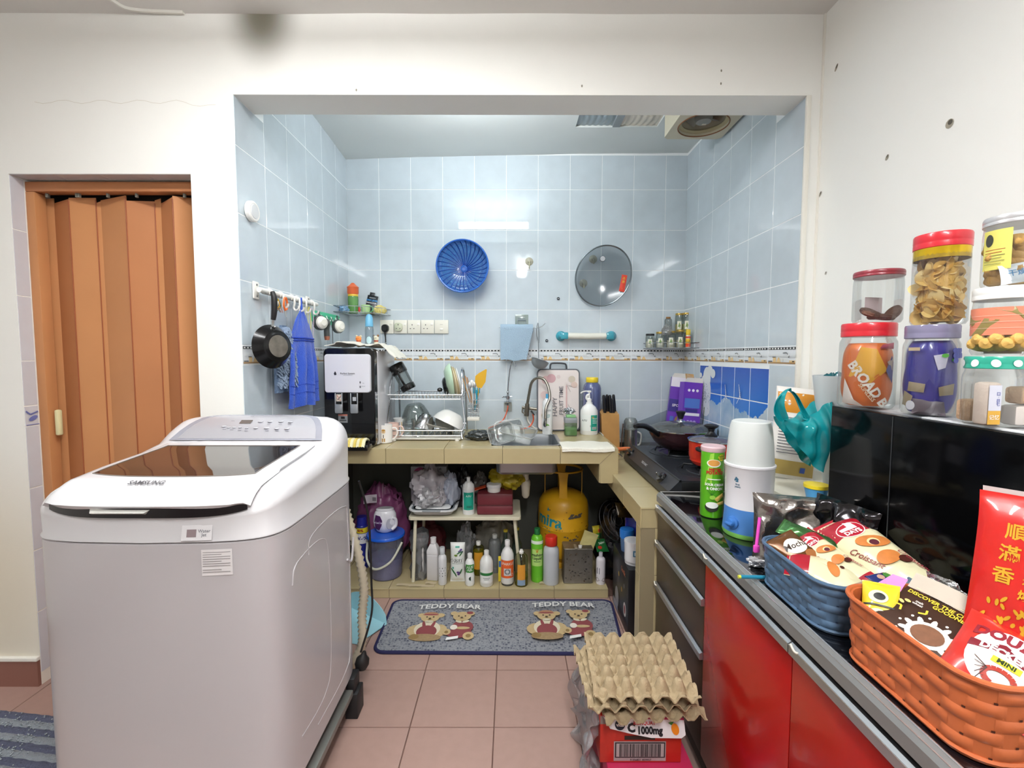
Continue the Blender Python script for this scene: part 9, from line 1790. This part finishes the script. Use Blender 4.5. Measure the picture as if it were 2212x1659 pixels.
sg_ = thing('kumquat_banner', 'white cardboard banner reading kumquat 1000mg hanging over the red carton front', 'sign', ((xa + xb) / 2, YB0 - .004, zt_ + .004), rot=(R(-14), 0, 0)); Wb = (xb - xa) / 2 * 1.04
bp = [(-Wb * .92, 0), (Wb * .98, -.006), (Wb, -.050), (Wb * .9, -.058), (Wb * .2, -.057), (-Wb * .3, -.046), (-Wb * .75, -.034)]
q = Qm(M('#e8e4e6', .4)); q.T = Matrix.Rotation(pi / 2, 4, 'X'); q.prism(bp, 0, .0015); q.b('card', sg_, smooth=False)
pr = Print(plane_s((0, -.0015, 0), (1, 0, 0), (0, 0, 1), (0, -1, 0))); pr.poly([(-Wb * .92, .0), (Wb * .98, -.006), (Wb * .98, -.012), (-Wb * .85, -.007)], M('#b5285a', .4)).ell(-Wb * .52, -.024, .014, .0135, M('#1f2436', .4)).text('vida', -Wb * .52, -.024, .013, WHITE, bold=.03).text('C', -Wb * .26, -.032, .030, K, bold=.06).text('KUMQUAT', .006, -.0195, .0125, M('#c43a3c', .4), bold=.03).text('1000mg', .020, -.038, .026, K, bold=.05, sx=.85).ell(Wb * .76, -.034, .0105, .015, M('#e6861c', .4), .25).poly([(Wb * .60, -.018), (Wb * .74, -.014), (Wb * .68, -.024)], M('#3f8a2c', .4)); pr.b('lettering', sg_)
pr = Print(plane_s((0, 0, h_), (1, 0, 0), (0, 1, 0), (0, 0, 1))); pr.text('LIMITED EDITION', .02, -D_ + .018, .016, M('#e0c9c4', .4), bold=.04); pr.b('top_lettering', bx)
tag(Qm(CL('#f0f0f2', .98, .12, .7, .16)).slab(crum(lambda u, v: (xa - .045 + .035 * sin(u * 3) + .012 * sin(v * 7), 1.18 + .34 * u, .006 + (zt_ - .02) * v), .030, 22, 8), 50, 50, .001).b('bubble_wrap'), 'crinkled sheet of clear bubble wrap hanging left of the stacked cartons', 'wrap')
TP = M('#ab9878', .85, bump=.35, bs=160, var=.08, vs=40)
def egg_tray(label, cx_, cy_, z, ang, rot, flip=1, wx=.285, wy=.27):
 t = thing('egg_tray', label, 'egg tray', (cx_, cy_, z), rot=(rot[0], rot[1], ang), group='egg trays'); n = 66; pit = wx / 6
 def hf(x, y):
  u, v = (x / wx + .5) * 6, (y / wy + .5) * 6; e = min(x + wx / 2, wx / 2 - x, y + wy / 2, wy / 2 - y)
  du, dv = abs(u - round(u)), abs(v - round(v)); pk = max(0, 1 - (sqrt(du * du + dv * dv) / .46)); post = min(1, pk * 1.55) ** 1.0
  cup = .5 - .5 * cos(2 * pi * (u - .5)) ; w_ = .5 * (.5 + .5 * cos(2 * pi * u)) * (.5 + .5 * cos(2 * pi * (v - .5))) + .5 * (.5 + .5 * cos(2 * pi * (u - .5))) * (.5 + .5 * cos(2 * pi * v))
  z_ = -.004 + .040 * post * (1 if e > .012 else .55) + .010 * w_; return z_ * flip + .003 * noise.noise((x * 40, y * 40, 2)) 
 Qm(TP).slab(lambda a, b: (-wx / 2 + wx * a + .003 * noise.noise((a * 9, b * 9, 5)), -wy / 2 + wy * b + .003 * noise.noise((a * 9, b * 9, 8)), hf(-wx / 2 + wx * a, -wy / 2 + wy * b)), n, n, .0025).b('moulded_tray', t, ang=70); return t
ZE = zt_ + .030; pc_ = U(1375, 1440, Z=ZE + .05)
egg_tray('lower egg tray sticking out beneath the top one, cups upward', pc_.x + .014, pc_.y + .004, ZE, R(4), (0, 0, 0), -1)
egg_tray('top egg tray of grey-brown moulded pulp with rows of posts', pc_.x, pc_.y, ZE + .048, R(-3), (R(1), R(-2), 0), 1, .285, .285)
egg_tray('middle egg tray shifted to the left under the top one', pc_.x - .028, pc_.y - .008, ZE + .020, R(2), (0, 0, 0))
